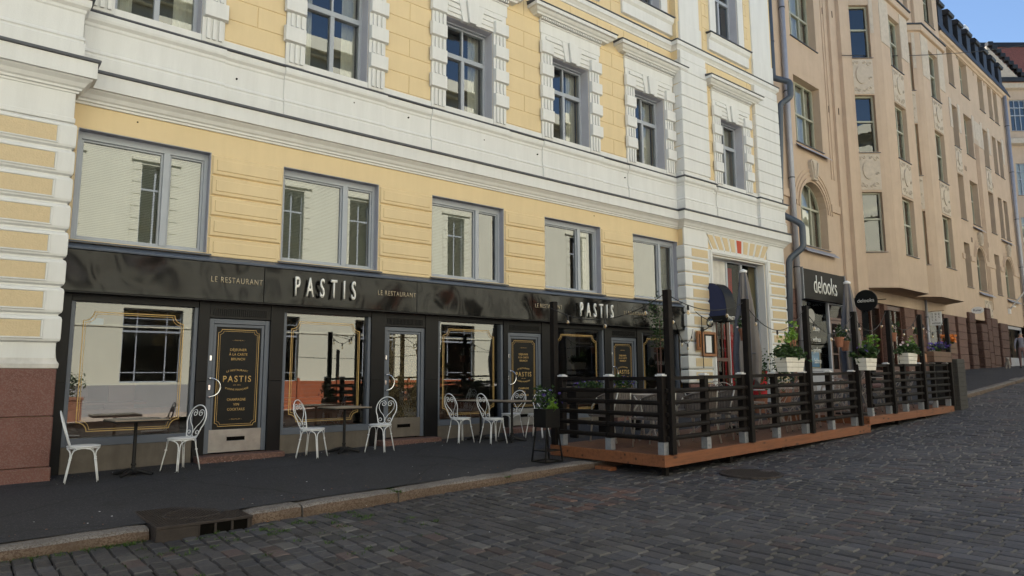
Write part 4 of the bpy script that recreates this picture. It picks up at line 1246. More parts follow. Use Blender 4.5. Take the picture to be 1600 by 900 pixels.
# ================================================================ DRAINPIPES
def drainpipe(label, path, r, mat, joints, name='drainpipe'):
    p0 = Vector(path[-1])
    t = thing(name, label, 'drainpipe', tuple(p0))
    mb = MB(); mb.tube([tuple(Vector(p) - p0) for p in path], r, 14); mb.build('pipe', mat, t, smooth=True)
    mb = MB()
    for (x, y, z) in joints:
        mb.lathe([(r + .002, -.02), (r + .012, -.02), (r + .012, .02), (r + .002, .02)], (x - p0.x, y - p0.y, z - p0.z), 14)
        mb.box(x - p0.x - .02, y - p0.y + r * .5, z - p0.z - .015, x - p0.x + .02, y - p0.y + r + .18, z - p0.z + .015)
    mb.build('bracket', 'zinc', t)
    return t
XP = 20.27; YP = 11.17
def bend(x0, y0, z0, x1, y1, z1, n=8):
    out = []
    for k in range(n + 1):
        u = k / n; s = (1 - math.cos(math.pi * u)) / 2
        out.append((x0 + (x1 - x0) * s, y0 + (y1 - y0) * s, z0 + (z1 - z0) * u))
    return out
path = [(XP, YP, 15.0), (XP, YP, 11.35)] + bend(XP, YP, 11.3, XP + .22, 10.72, 10.95)[1:] + bend(XP + .22, 10.72, 10.55, XP, 10.98, 10.2) + [(XP, YP, 6.9)] + bend(XP, YP, 6.75, XP + .27, 10.62, 6.15) + bend(XP + .27, 10.62, 5.6, XP, 10.98, 5.05) + [(XP, YP, 0.85)]
drainpipe('thick blue grey drainpipe that bends round the white cornices of the yellow house', path, 0.098, 'pipe_blue', [(XP, YP, z) for z in (14, 12.5, 9.3, 8, 7.1, 4.6, 3.2, 2.0)])

# ================================================================ SALMON HOUSE  (local x = s along the facade, y = into the house)
TH = rad(2.3)
PB = thing('apartment_building', 'salmon plastered house with two angular bay windows and red granite ground floor', 'building', (20.2, 11.25, 0), TH)
ROWS = [(5.95, 8.25), (9.5, 11.9), (13.38, 15.65), (16.8, 18.83)]
CO = [(19.5, 20.45), (21.55, 22.95), (24.95, 25.95), (26.9, 27.75), (28.1, 28.95)]
EAVE = 18.95
w = MB(); holes = []
for r_, (za, zb) in enumerate(ROWS):
    for k, (a, b) in enumerate(CO):
        if r_ == 0:
            if k == 1: a, b = 21.5, 23.0
            elif k == 3: a, b = 26.95, 28.7
            elif k == 4: continue
        holes.append((a, b, za, zb))
holes += [(1.67, 3.68, 5.9, 8.2), (1.67, 3.68, 9.5, 11.9), (1.67, 3.68, 13.35, 15.7), (1.67, 3.68, 16.9, 18.9)]
wall_holes(w, 0.05, 31.0, 4.30, EAVE, 0, holes, 0.36)
w.quad((31, 0, 1), (31, 9, 1), (31, 9, EAVE), (31, 0, EAVE)); w.quad((0.05, 9, 1), (0.05, 0, 4.3), (0.05, 0, EAVE), (0.05, 9, EAVE))
w.quad((31, 9.0, 1), (0.05, 9, 1), (0.05, 9, EAVE), (31, 9, EAVE))
# stepped piers beside the first bay window
w.box(4.75, -0.10, 4.30, 6.3, 0.0, 24.0); w.box(5.35, -0.24, 4.30, 6.3, -0.101, 24.0)
w.box(4.22, -0.03, 8.6, 4.30, 0, 18.0); w.box(4.42, -0.03, 8.6, 4.50, 0, 18.0)
for a in (23.15, 23.35, 23.55, 23.75): w.box(a, -0.035, 5.0, a + .07, 0, 14.6)
w.box(4.0, -0.06, 7.35, 4.7, 0.0, 7.62); w.box(0.05, -.06, 7.35, 1.35, 0, 7.62)
for a, b in ((19.1, 19.48), (20.48, 21.2), (23.2, 24.9), (26.0, 26.6), (29.0, 31.0)): w.box(a, -.045, 7.35, b, 0.0, 7.62)
# plaster lintel strip above the shops (the wall's lower edge has thickness)
w.quad((0.05, 0, 4.3), (31, 0, 4.3), (31, 0.6, 4.3), (0.05, 0.6, 4.3))
# tall gable part above the bays
wall_holes(w, 6.3, 17.9, EAVE - 2.2, 24.5, -0.16, [(12.9, 13.5, 18.3, 20.6), (15.8, 17.2, 18.9, 21.2)], 0.2)
w.quad((17.9, -.16, EAVE - 2.2), (17.9, 6, EAVE - 2.2), (17.9, 6, 24.5), (17.9, -.16, 24.5)); w.quad((6.3, 6, 24.5), (6.3, -.16, 24.5), (17.9, -.16, 24.5), (17.9, 6, 24.5))
w.box(13.9, -0.30, 16.9, 14.6, -0.161, 24.4)
w.box(5.9, -0.3, 16.9, 6.4, 0.2, 24.4)
w.quad((6.3, 6, EAVE), (6.3, -.16, EAVE), (6.3, -.16, 24.5), (6.3, 6, 24.5)); w.quad((17.9, 6, EAVE), (6.3, 6, EAVE), (6.3, 6, 24.5), (17.9, 6, 24.5))
w.build('wall', 'pink', PB)
# arches over the curved windows: raised mouldings and the spandrels closing the square holes
def arch(mb, c, half, zs, y, t, d):
    n = 20; P = [(c + half * math.cos(math.pi * k / n), zs + half * math.sin(math.pi * k / n)) for k in range(n + 1)]
    Q = [(c + (half + t) * math.cos(math.pi * k / n), zs + (half + t) * math.sin(math.pi * k / n)) for k in range(n + 1)]
    for k in range(n):
        mb.plate([P[k], P[k + 1], Q[k + 1], Q[k]], y - d, y)
w = MB()
for (a, b, zt) in ((1.67, 3.68, 8.2), (21.5, 23.0, 8.25), (26.95, 28.7, 8.25)):
    w = MB(); c = (a + b) / 2; h = (b - a) / 2; zs = zt - h; n = 14
    for s in (-1, 1):
        for k in range(n // 2 + 0):
            a0 = math.pi / 2 * k / (n // 2); a1 = math.pi / 2 * (k + 1) / (n // 2)
            p0 = (c + s * h * math.cos(a0), zs + h * math.sin(a0)); p1 = (c + s * h * math.cos(a1), zs + h * math.sin(a1))
            w.plate([p0, p1, (p1[0], zt + .003), (p0[0], zt + .003)] if s < 0 else [p0, (p0[0], zt + .003), (p1[0], zt + .003), p1], 0.001, 0.30)
    arch(w, c, h + .06, zs, 0, .09, .04); arch(w, c, h + .24, zs, 0, .07, .03); arch(w, c, h + .40, zs, 0, .06, .025)
    w.build('arch_moulding', 'pink', PB)
def relief(mb, cx, cz, wd, ht, y, T=None):
    """carved panel: slab, oval shield, curling stalks"""
    mb.box(cx - wd / 2, y - .02, cz - ht / 2, cx + wd / 2, y, cz + ht / 2)
    n = 16
    ov = [(cx + wd * .22 * math.cos(2 * math.pi * k / n), cz + ht * .05 + ht * .26 * math.sin(2 * math.pi * k / n)) for k in range(n)]
    mb.plate(ov, y - .06, y - .0199)
    for s in (-1, 1):
        for (ox, oz, r0) in ((.34, .36, .11), (.36, -.05, .07), (.28, -.36, .11), (.12, -.40, .08), (.14, .40, .07)):
            P = []
            for k in range(14):
                a = k * 0.55; r = r0 * wd * (1 - k / 18)
                P.append((cx + s * (ox * wd + r * math.cos(a)), y - .03, cz + oz * ht + r * math.sin(a)))
            mb.tube(P, 0.018, 5)
w = MB()
for (a, b) in ((19.5, 20.45), (24.95, 25.95)):
    w_ = MB(); relief(w_, (a + b) / 2, 12.65, 1.0, 1.4, 0); w_.build('carved_relief', 'relief', PB)
for a in (19.1, 20.5, 23.0, 24.55, 26.0, 28.96): w.box(a, -.025, 14.3, a + .38, 0.0, 15.9)
w.box(23.4, -.028, 14.3, 24.5, 0, 15.7)
w.box(4.12, -.02, 17.3, 4.7, 0, 18.7)
w.build('carved_panel', 'relief', PB)
w_ = MB(); relief(w_, 22.9, 4.95, 1.3, 1.0, 0); w_.build('carved_relief', 'relief', PB)
for c, z in ((2.67, 8.62), (22.25, 8.72), (27.8, 8.75)):
    w = MB(); w.plate([(c - .14, z - .36), (c + .14, z - .36), (c + .30, z + .25), (c + .15, z + .36), (c - .15, z + .36), (c - .30, z + .25)], -.13, 0)
    for k in (-1, 1): w.tube([(c + k * .08, -.14, z - .3), (c + k * .12, -.16, z), (c + k * .2, -.15, z + .28)], .035, 6)
    w.build('keystone', 'relief', PB)
def slit(mb, x, z): mb.box(x, -.006, z, x + .06, .0, z + .26)
w = MB()
for x, z in ((4.35, 11.2), (5.0, 11.25), (4.35, 15.1), (5.0, 15.15), (23.6, 8.5), (23.95, 8.5), (20.85, 8.4), (21.0, 8.4), (26.1, 12.3), (20.9, 12.3), (21.1, 12.3), (21.2, 18.7), (21.4, 18.7), (24.2, 18.6), (26.3, 18.6)):
    yo = -.1 if 4.9 < x < 5.3 else 0
    w.box(x, yo - .006, z, x + .06, yo, z + .26)
w.build('vent_slot', 'dark', PB)
def pwin(par, a, b, z0, z1, y, cols=2, rows=(0.62,), arch_=False, deep=.32, side=None, mat='frame_green', cur=True, gm='glass_old'):
    mb = MB(); f = .06; d = y + deep
    if not arch_:
        mb.box(a, d - .05, z0, a + f, d + .04, z1); mb.box(b - f, d - .05, z0, b, d + .04, z1); mb.box(a + f, d - .05, z1 - f, b - f, d + .04, z1)
    else:
        mb.box(a, d - .05, z0, a + f, d + .04, z1 - (b - a) / 2); mb.box(b - f, d - .05, z0, b, d + .04, z1 - (b - a) / 2)
        arch(mb, (a + b) / 2, (b - a) / 2 - f, z1 - (b - a) / 2, d + .04, f, .09)
    mb.box(a + f, d - .05, z0, b - f, d + .04, z0 + f)
    zt = z1 - .03
    for k in range(1, cols):
        xx = a + (b - a) * k / cols; mb.box(xx - .03, d - .045, z0 + f, xx + .03, d + .03, zt if not arch_ else z1 - .05)
    for r_ in rows:
        zz = z0 + (z1 - z0) * r_; mb.box(a + f, d - .055, zz - .035, b - f, d + .035, zz + .035)
    o = mb.build('window', mat, par, bevel=0)
    pane(o, a + f, b - f, z0 + f, z1 - f, d, gm, tilt=random.uniform(-.012, .012))
    if cur:
        cu = MB(); n = 10
        for k in range(n):
            u0 = a + f + (b - a - 2 * f) * k / n; u1 = a + f + (b - a - 2 * f) * (k + 1) / n
            cu.quad((u0, d + .12 + .03 * (k % 2), z0), (u1, d + .12 + .03 * ((k + 1) % 2), z0), (u1, d + .12 + .03 * ((k + 1) % 2), z1), (u0, d + .12 + .03 * (k % 2), z1))
        cu.build('curtain', 'curtain', o)
    s = MB(); s.prof(a - .05, b + .05, [(d - .05, z0 + .03), (y - .05, z0 - .03), (y - .05, z0 - .055), (d - .05, z0 - .02)])
    s.build('sill', 'zinc', o)
    return o
for (za, zb) in ((9.5, 11.9), (13.35, 15.7), (16.9, 18.9)): pwin(PB, 1.67, 3.68, za, zb, 0, 3, (.5,))
pwin(PB, 1.67, 3.68, 5.9, 8.2, 0, 3, (.62,), arch_=True)
for h_ in holes:
    if h_[0] > 19:
        ar = h_[3] == 8.25 and (h_[0] in (21.5, 26.95))
        pwin(PB, *h_, 0, 2 if h_[1] - h_[0] > 1.2 else 1, (.6,), arch_=ar, cur=random.random() < .5)
pwin(PB, 12.9, 13.5, 18.3, 20.6, -.16, 1); pwin(PB, 15.8, 17.2, 18.9, 21.2, -.16, 2)
w = MB()
for a, b, z in ((1.6, 4.1, 5.9), (1.6, 4.0, 9.5), (21.4, 23.8, 5.92), (26.85, 29.3, 5.92), (21.4, 23.1, 9.45), (26.8, 29.1, 9.45)):
    w.prof(a, b, [(0.12, z + .02), (-0.18, z - .26), (-0.18, z - .28), (0.0, z - .14), (0.12, z)])
w.build('sloping_sill', 'pipe_grey', PB)
# bay windows
def oriel(s0, s1, s2, s3, ztop):
    zb = 4.76; zt = 16.62; off = -1.0
    mb = MB()
    P = [(s0, 0.02), (s1 - .22, off + .14), (s1, off), (s2, off), (s3, 0.02)]
    rows = [(6.15, 8.46), (10.05, 12.35), (13.9, 16.1)]
    # left canted face with window holes in its own plane
    def face(p, q, wa, wb):
        p = Vector((p[0], p[1], 0)); q = Vector((q[0], q[1], 0)); L = (q - p).length; u = (q - p) / L; nrm = Vector((u.y, -u.x, 0))
        T = Matrix(((u.x, -nrm.x, 0, p.x), (u.y, -nrm.y, 0, p.y), (0, 0, 1, 0), (0, 0, 0, 1)))
        mb.T = T
        hs = [(wa, wb, za, zc) for za, zc in rows] if wa is not None else []
        wall_holes(mb, 0, L, zb, zt, 0, hs, .24)
        mb.T = None
        return T, L
    T1, L1 = face(P[0], P[1], .20, 1.14)
    face(P[1], P[2], None, None)
    T2, L2 = face(P[2], P[3], .95, 2.2)
    face(P[3], P[4], None, None)
    mb.prism([P[0], P[1], P[2], P[3], P[4]], zb - .004, zb - .002)
    fp = MB(); 
    b_ = mb.build('bay_window', 'pink', PB)
    cp = MB()
    Q = [(s0 - .12, 0.02), (s1 - .10, off - .13), (s2 + .10, off - .13), (s3 + .12, 0.02)]
    cp.prism(Q, zt, zt + .28)
    cp.build('bay_cornice', 'pink', b_, bevel=.03)
    cp = MB(); Q2 = [(s0 - .16, 0.02), (s1 - .12, off - .17), (s2 + .12, off - .17), (s3 + .16, 0.02)]
    cp.prism(Q2, zt + .285, zt + .33); cp.build('flashing', 'zinc', b_)
    for cz in (9.25, 13.1):
        rl = MB(); rl.T = T1; relief(rl, .67, cz, .95, 1.42, 0); rl.build('carved_relief', 'relief', b_)
        rl = MB(); rl.T = T2; relief(rl, 1.57, cz, 1.2, 1.42, 0); rl.build('carved_relief', 'relief', b_)
    rl = MB()
    rl.T = T2
    rl.box(2.22, -.02, 14.6, L2 - .02, 0, 16.55); rl.box(0.02, -.02, 14.6, .93, 0, 16.55)
    rl.T = T1; rl.box(1.16, -.02, 14.9, L1 - .02, 0, 16.55)
    rl.T = None
    rl.build('carved_frieze', 'relief', b_)
    # windows set into each face plane
    for T, (wa, wb), cols in ((T1, (.20, 1.14), 1), (T2, (.95, 2.2), 2)):
        for za, zc in rows:
            o = pwin(PB, wa, wb, za, zc, 0, cols, (.55,), deep=.21, cur=(cols == 2))
            o.matrix_local = T
    dk = MB(); dk.prism([(s0 + .45, 0.1), (s1 + .12, off + .55), (s2 - .2, off + .55), (s3 - .35, 0.1)], zb + .05, zt - .05)
    dk.build('room_walls', 'dark', b_)
oriel(6.05, 7.25, 10.35, 11.4, 0)
oriel(10.75, 11.95, 14.95, 16.0, 0)
# rooms, eaves, mansard roof
w = MB(); w.box(0.3, .6, 4.9, 5.9, 3, 18.8); w.box(16.5, .6, 4.9, 30.8, 3, 18.8); w.box(12.6, .3, 17.2, 17.6, 2, 22)
w.build('room_walls', 'dark', PB)
w = MB(); w.prof(17.9, 31.1, [(0.1, 18.86), (-0.06, 18.86), (-.10, 18.93), (-.20, 18.97), (-.26, 19.08), (.1, 19.08)])
w.build('eaves_cornice', 'pink', PB, bevel=.008)
w = MB(); w.prof(17.9, 31.1, [(-.30, 19.085), (-.30, 19.14), (0.25, 20.6), (3, 21.4), (8.9, 19.2), (8.9, 19.085)])
for k in range(8):
    s = 18.6 + k * 1.6
    w.box(s - .35, -.12, 19.5, s + .35, 1.2, 20.7)
    w.prof(s - .43, s + .43, [(-.22, 20.70), (-.26, 20.85), (-.16, 21.0), (.3, 21.1), (1.4, 20.95), (1.4, 20.70)])
w.prof(6.2, 18.0, [(-.3, 24.5), (-.3, 24.7), (2, 26), (6, 24.5)])
w.prof(0.05, 6.3, [(-.2, 18.96), (-.2, 19.1), (3, 21), (8.9, 19)])
w.build('roof', 'roof_black', PB, bevel=.02)
# granite ground floor
w = MB()
rr = random.Random(9)
def gpier(a, b, yf=0.02, z1=4.29, steps=8, rough=0.02):
    z0 = pave_z(20.2 + (a + b) / 2, 11.3) - .4
    h = (z1 - z0) / steps
    for k in range(steps):
        j = rr.uniform(0, rough)
        w.box(a + rr.uniform(0, rough), yf - .04 - j, z0 + k * h + .004, b - rr.uniform(0, rough), .55, z0 + (k + 1) * h - .004)
for a, b in ((0.05, 1.15), (4.6, 6.0), (8.2, 8.55), (10.4, 11.6), (11.9, 13.3), (15.3, 16.9), (17.3, 18.6)):
    w = MB(); gpier(a, b); w.build('granite_pier', 'granite_shop', PB, bevel=.012)
for a, b, z1 in ((18.9, 19.9, 4.6), (20.9, 21.9, 4.1), (21.95, 22.7, 5.0), (22.75, 23.9, 4.5), (24.4, 25.9, 4.31)):
    w = MB(); gpier(a, b, -.06, z1, 6, .02); w.build('granite_pier', 'granite_rough', PB, bevel=.03)
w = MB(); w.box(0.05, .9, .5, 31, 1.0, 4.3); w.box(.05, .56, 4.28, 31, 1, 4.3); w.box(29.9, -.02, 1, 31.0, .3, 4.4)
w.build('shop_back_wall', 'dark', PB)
# beauty shop window and door
w = MB()
for xa, xb in ((1.16, 1.24), (3.28, 3.36), (4.52, 4.59)): w.box(xa, .0, .9, xb, .1, 4.28)
w.box(1.24, .0, 4.0, 3.28, .1, 4.28); w.box(3.36, 0, 3.95, 4.52, .1, 4.28); w.box(1.24, 0, 1.62, 3.28, .1, 1.72); w.box(1.24, -.01, .7, 3.28, .1, 1.61)
sw = w.build('shop_window', 'pipe_grey', PB, bevel=.005)
pane(sw, 1.24, 3.28, 1.72, 4.0, .05, 'glass_dim')
L = []
for k, (tx_, wd) in enumerate((('beauty', .50), ('wellness', .58), ('perfume', .56), ('balance', .50))):
    L.append(text('x', tx_, .17, (2.35, .045, 3.05 - k * .36), 'letter', None, width=wd, bold=.01, ext=.001))
join_meshes('lettering', L, sw)
w = MB(); n = 24
w.plate([(2.05 + .26 * math.cos(2 * math.pi * k / n), 3.48 + .24 * math.sin(2 * math.pi * k / n)) for k in range(n)], .045, .048)
w.build('round_emblem', 'letter_side', sw)
w = MB()
w.box(2.3, .25, 1.73, 2.34, .27, 2.35); w.box(2.95, .25, 1.73, 2.99, .27, 2.35); w.box(2.34, .25, 2.31, 2.95, .27, 2.35); w.box(2.34, .25, 1.73, 2.95, .27, 1.77)
w.build('picture_frame', 'relief', sw)
w = MB(); w.box(2.36, .262, 1.78, 2.93, .266, 2.30); w.build('picture', 'blue_paper', sw)
w = MB()
w.box(3.36, .02, .9, 3.50, .08, 3.4); w.box(4.40, .02, .9, 4.52, .08, 3.4); w.box(3.5, .02, 3.28, 4.4, .08, 3.4); w.box(3.5, .02, .9, 4.4, .08, 1.7)
w.box(3.92, .02, 1.7, 4.0, .08, 3.28)
for z in (2.2, 2.7): w.box(3.5, .025, z, 4.4, .075, z + .05)
w.box(3.36, .02, 3.41, 4.52, .08, 3.5)
sd_ = w.build('door', 'door_wood', PB, bevel=.006)
pane(sd_, 3.5, 4.4, 1.7, 3.28, .05, 'glass_dim'); pane(sd_, 3.4, 4.5, 3.5, 3.95, .05, 'glass_dim')
w = MB(); w.box(4.0, .09, 1.75, 4.36, .1, 3.2); w.build('paper_sheet', 'paper', sd_)
# the other shop openings
for k, (a, b) in enumerate(((6.05, 8.15), (8.6, 10.35), (13.35, 15.25), (26.1, 29.8))):
    w = MB(); zb = pave_z(20.2 + a, 11.3)
    w.box(a, .1, zb, a + .07, .2, 4.28); w.box(b - .07, .1, zb, b, .2, 4.28); w.box(a + .07, .1, 4.1, b - .07, .2, 4.28); w.box(a + .07, .08, zb - .2, b - .07, .2, zb + .5)
    if k < 2: w.box(a + (b - a) * .55, .1, zb + .5, a + (b - a) * .55 + .06, .2, 4.1)
    o = w.build('shop_window', 'door_wood' if k < 2 else 'pipe_grey', PB, bevel=.005)
    pane(o, a + .07, b - .07, zb + .5, 4.1, .15, 'glass_dim')
    if k == 2:
        w = MB(); w.box(a + .3, .3, 3.3, a + .9, .32, 4.0); w.build('poster', 'orange_petal', o)
        w = MB(); w.box(a + .25, .3, 2.2, a + .95, .32, 3.2); w.build('poster', 'paper', o)
    if k in (0, 1):
        w = MB(); w.lathe([(.12, 0), (.16, .25), (.05, .26)], (a + 1.5, .45, 2.7), 12); w.build('pot', 'terracotta', o)
for k, (a, b) in enumerate(((16.92, 17.28), (18.62, 18.88), (23.95, 24.38))):
    w = MB(); w.box(a, .25, 1, b, .3, 4.28); w.build('door', 'door_wood', PB)
rp = [(s * math.cos(TH) + 20.2 - n * -math.sin(TH) * 0, 11.25 + s * math.sin(TH) + n, z) for s, n, z in ()]
def PBw(s, n, z):  # local -> world (n towards the street)
    return (20.2 + s * math.cos(TH) + n * math.sin(TH), 11.25 + s * math.sin(TH) - n * math.cos(TH), z)
drainpipe('straight pale grey square drainpipe at the left edge of the salmon house', [PBw(.90, .12, 19.0), PBw(.90, .12, 1.1)], .09, 'pipe_grey', [PBw(.90, .12, z) for z in (17, 14, 11, 8, 5, 2.6)])
drainpipe('pale grey drainpipe at the far end of the salmon house', [PBw(30.2, .15, 19.0), PBw(30.2, .15, 2.0)], .11, 'pipe_grey', [PBw(30.2, .15, z) for z in (17, 14, 11, 8, 5, 3)])
drainpipe('thin grey downpipe under the second bay window', [PBw(12.75, .12, 4.75), PBw(12.75, .12, 1.3)], .055, 'pipe_grey', [PBw(12.75, .12, z) for z in (4.0, 2.5)])

# signs of the salmon house
t = thing('fascia_sign', 'dark brown board with tall white delooks lettering over the beauty shop', 'sign', PBw(2.75, 0.0, 4.0), TH)
w = MB(); w.box(-1.58, -.16, .0, 1.60, -.002, 1.0); w.build('board', pbr('dark_olive_sign_board', (0.014, 0.012, 0.010), .55, .1, 2, .03, 20, spec=.15), t, bevel=.006)
w = MB(); w.box(-1.62, -.19, -.02, -1.585, .0, 1.03); w.box(1.605, -.19, -.02, 1.64, 0, 1.03); w.build('edge_strip', 'galv', t)
o = text('lettering', 'delooks', .62, (0.05, -.163, .50), 'letter', t, width=1.75, bold=-.004, ext=.004)
t = thing('hanging_sign', 'round black delooks sign hanging out beside the closed parasol', 'sign', PBw(4.62, .75, 4.10), TH + rad(-90)); t.scale = (.83,) * 3
w = MB(); n = 36
w.plate([(.46 * math.cos(2 * math.pi * k / n), .46 * math.sin(2 * math.pi * k / n)) for k in range(n)], -.04, .04); w.build('disc', 'black_paint', t)
text('lettering', 'delooks', .15, (0, -.042, 0), 'letter', t, width=.68, bold=-.002, ext=.001)
w = MB(); w.bar((.44, 0, .0), (.80, 0, .0), .03, .03); w.build('arm', 'black_paint', t)
t = thing('hanging_sign', 'small oval white sign with blue script lettering beyond the terrace', 'sign', PBw(18.35, .62, 4.60), TH + rad(-90)); t.scale = (.62,) * 3
w = MB(); w.plate([(.42 * math.cos(2 * math.pi * k / n), .27 * math.sin(2 * math.pi * k / n)) for k in range(n)], -.04, .04); w.build('disc', 'paper', t)
text('lettering', 'Runar', .17, (0, -.042, 0), 'navy', t, width=.55, bold=.01, ext=.001)
w = MB(); w.bar((.40, 0, .0), (.78, 0, .0), .03, .03); w.build('arm', 'black_paint', t)
t = thing('hanging_sign', 'square white sign with rows of black letters hanging by the thin downpipe', 'sign', PBw(12.9, .42, 3.92), TH + rad(-90)); t.scale = (.54,) * 3
w = MB(); w.box(-.42, -.03, -.55, .42, .03, .55); w.build('board', 'paper', t, bevel=.005)
L = []
for j, rw in enumerate(('2ND', 'CYC', 'LE ')):
    for i_, ch in enumerate(rw):
        if ch != ' ': L.append(text('x', ch, .15, (-.24 + .24 * i_, -.032, .36 - .23 * j), 'black_paint', None, xs=.7, bold=.02, ext=.001))
L.append(text('x', 'ANTIQUE', .11, (0, -.032, -.38), 'black_paint', None, width=.62, bold=.015, ext=.001))
join_meshes('lettering', L, t)
w = MB(); w.bar((.2, 0, .56), (.2, 0, .62), .02, .02); w.bar((-.35, 0, .61), (.62, 0, .61), .03, .03); w.build('arm', 'black_paint', t)
t = thing('flagpole', 'white flagpole slanting out from the far end of the salmon house', 'flagpole', PBw(26.8, .0, 5.1), TH)
w = MB(); w.tube([(0, 0, 0), (.3, -1.7, 2.2)], [.045, .03], 8); w.build('pole', 'white_metal', t, smooth=True)
w = MB(); w.box(-.08, -.12, -.15, .08, 0.03, .15); w.bar((-.3, -.3, .25), (.3, -.3, .25), .05, .05); w.build('bracket', 'white_metal', t)
# antenna on the far roof
t = thing('antenna', 'white box antenna on a thin mast above the black roof', 'antenna', PBw(28.5, -1.2, 21.1), TH)
w = MB(); w.box(-.35, -.15, 1.3, .35, .15, 2.5); w.build('housing', 'white_metal', t, bevel=.04)
w = MB(); w.tube([(0, .2, -.6), (0, .2, 2.0)], .05, 8); w.bar((0, 0, 1.2), (.1, .2, .5), .08, .08); w.bar((-.2, .1, 1.3), (0, .2, .9), .04, .04); w.build('mast', 'zinc', t)

# ================================================================ FAR HOUSE, frontal, red tiled roof
ang = math.atan2(-0.631, 0.775)
FB = thing('apartment_building', 'far beige house with red tiled roof closing the street on the right', 'building', (61.0, 18.4, 0), ang)
def fl(px, py):  # helper kept in metres: local x along the front
    return px, py
w = MB(); hs = [(4.6 + k * 2.6, 5.9 + k * 2.6, za, zb) for k in range(0, 8) for za, zb in ((6.3, 8.9), (11.2, 13.8), (15.6, 18.2), (20.9, 23.5))]
hs = [h for h in hs]
wall_holes(w, 2.2, 28, 1.0, 24.3, 0, hs, .3)
w.quad((2.2, 10, 1), (2.2, 0, 1), (2.2, 0, 24.3), (2.2, 10, 24.3)); w.box(3.2, -.25, 1, 3.7, 0, 24.2)
w.box(2.2, -.18, 6.0, 3.15, 0, 19.6)
w.build('wall', 'pink', FB)
w = MB(); w.prof(2.0, 28, [(0.1, 24.3), (-.3, 24.4), (-.35, 24.8), (.1, 24.8)]); w.prof(3.0, 28, [(0, 19.6), (-.5, 19.7), (-.5, 20.1), (0, 20.3)]); w.build('cornice', 'relief', FB)
w = MB(); w.prof(1.2, 28, [(-.4, 24.81), (-.4, 25.0), (2.2, 29.2), (8, 24.81)]); w.build('roof', 'tile', FB)
w = MB(); w.prof(1.0, 28, [(2.05, 29.05), (2.1, 29.5), (2.5, 29.5), (2.5, 29.0)]); 
for k in range(9): w.box(3.0 + .30 * k, -.55, 27.9 - .33 * k, 3.42 + .30 * k, -.1, 28.25 - .33 * k)
w.box(-.8, -.5, 25.0, 1.2, 1.6, 27.2); w.box(2.0, -.55, 24.82, 28, -.41, 25.2)
w.build('ridge_flashing', 'roof_black', FB, bevel=.03)
w = MB(); w.plate([(2.9, 24.9), (5.5, 24.9), (2.9, 27.9)], -.42, -.12); w.build('side_gable', 'relief', FB)
for h in hs[:16]:
    if h[0] < 12: pwin(FB, *h, 0, 3, (.5, .75), deep=.15, mat='frame', cur=h[2] < 20)
w = MB(); w.box(2.6, .6, 1, 27, 3, 24); w.build('room_walls', 'dark', FB)

# overhead wire
def wire(label, a, b, sag, r=.012, name='overhead_wire', mat='black_rubber'):
    a = Vector(a); b = Vector(b); c = a
    P = []
    for k in range(25):
        u = k / 24; p = a.lerp(b, u) - a; p.z -= sag * 4 * u * (1 - u); P.append(tuple(p))
    mb = MB(); mb.tube(P, r, 5)
    o = mb.build(name, mat, None, loc=tuple(a)); tag(o, label, 'wire'); return o
wire('thin dark wire strung from the salmon house across to the far roofs', PBw(5.2, .3, 13.6), (52.5, 8.6, 22.5), .5, .016)

# ================================================================ HOUSES ACROSS THE STREET (seen in the window reflections)
OB = thing('apartment_building', 'cream house across the street seen in the window reflections', 'building', (0, -5.0, 0))
w = MB(); hs = []; 
rows2 = [(1.35, 4.05), (6.5, 9.5), (12.2, 14.8)]
UX = [5.45 + q * 8.45 for q in range(-4, 11)] + [5.45 + 5.3 + q * 8.45 for q in range(-4, 11)]
for k in range(-6, 22):
    c = 5.65 + 4.55 * k * 1.0
    for r_, (za, zb) in enumerate(rows2):
        if r_ == 0: hs.append((c - 1.0, c + 1.0, za, zb))
for c in UX:
    for za, zb in rows2[1:]: hs.append((c - .5, c + .5, za, zb))
# facade faces +y : build it with x mirrored through a half turn
w.T = Matrix.Rotation(math.pi, 4, 'Z')
X0, X1 = -100, 25
hm = [(-b, -a, c, d) for a, b, c, d in hs]
wall_holes(w, X0, X1, 1.25, 16.5, 0, hm, .3)
w.box(X0, 0, 16.5, X1, 8, 16.6)
w.build('wall', 'cream', OB)
w = MB(); w.T = Matrix.Rotation(math.pi, 4, 'Z')
wall_holes(w, X0, X1, -1, 1.25, -.05, [], 0); w.box(X0, -.05, 1.25, X1, 0, 1.27); w.build('plinth', 'grey_plaster', OB)
w = MB(); w.T = Matrix.Rotation(math.pi, 4, 'Z')
for z in (3.35,): w.box(X0, -.03, z, X1, -.001, z + .05)
for z, h_, p in ((4.5, .35, .16), (10.9, .3, .2), (16.1, .6, .5)):
    w.box(X0, -p, z, X1, -.002, z + h_); w.box(X0, -p * .6, z - .15, X1, -.002, z - .001)
w.build('cornice', 'cream', OB)
w = MB(); w.T = Matrix.Rotation(math.pi, 4, 'Z')
for a, b, c, d in hm:
    if c < 2: continue
    for s, e in ((a - .3, a - .02), (b + .02, b + .3)):
        z = c
        while z < d - .1: w.box(s, -.018, z, e, -.002, z + .42); z += .46
    w.box(a - .35, -.08, d + .12, b + .35, -.002, d + .22)
w.build('window_surround', 'cream', OB)
w = MB(); w.T = Matrix.Rotation(math.pi, 4, 'Z')
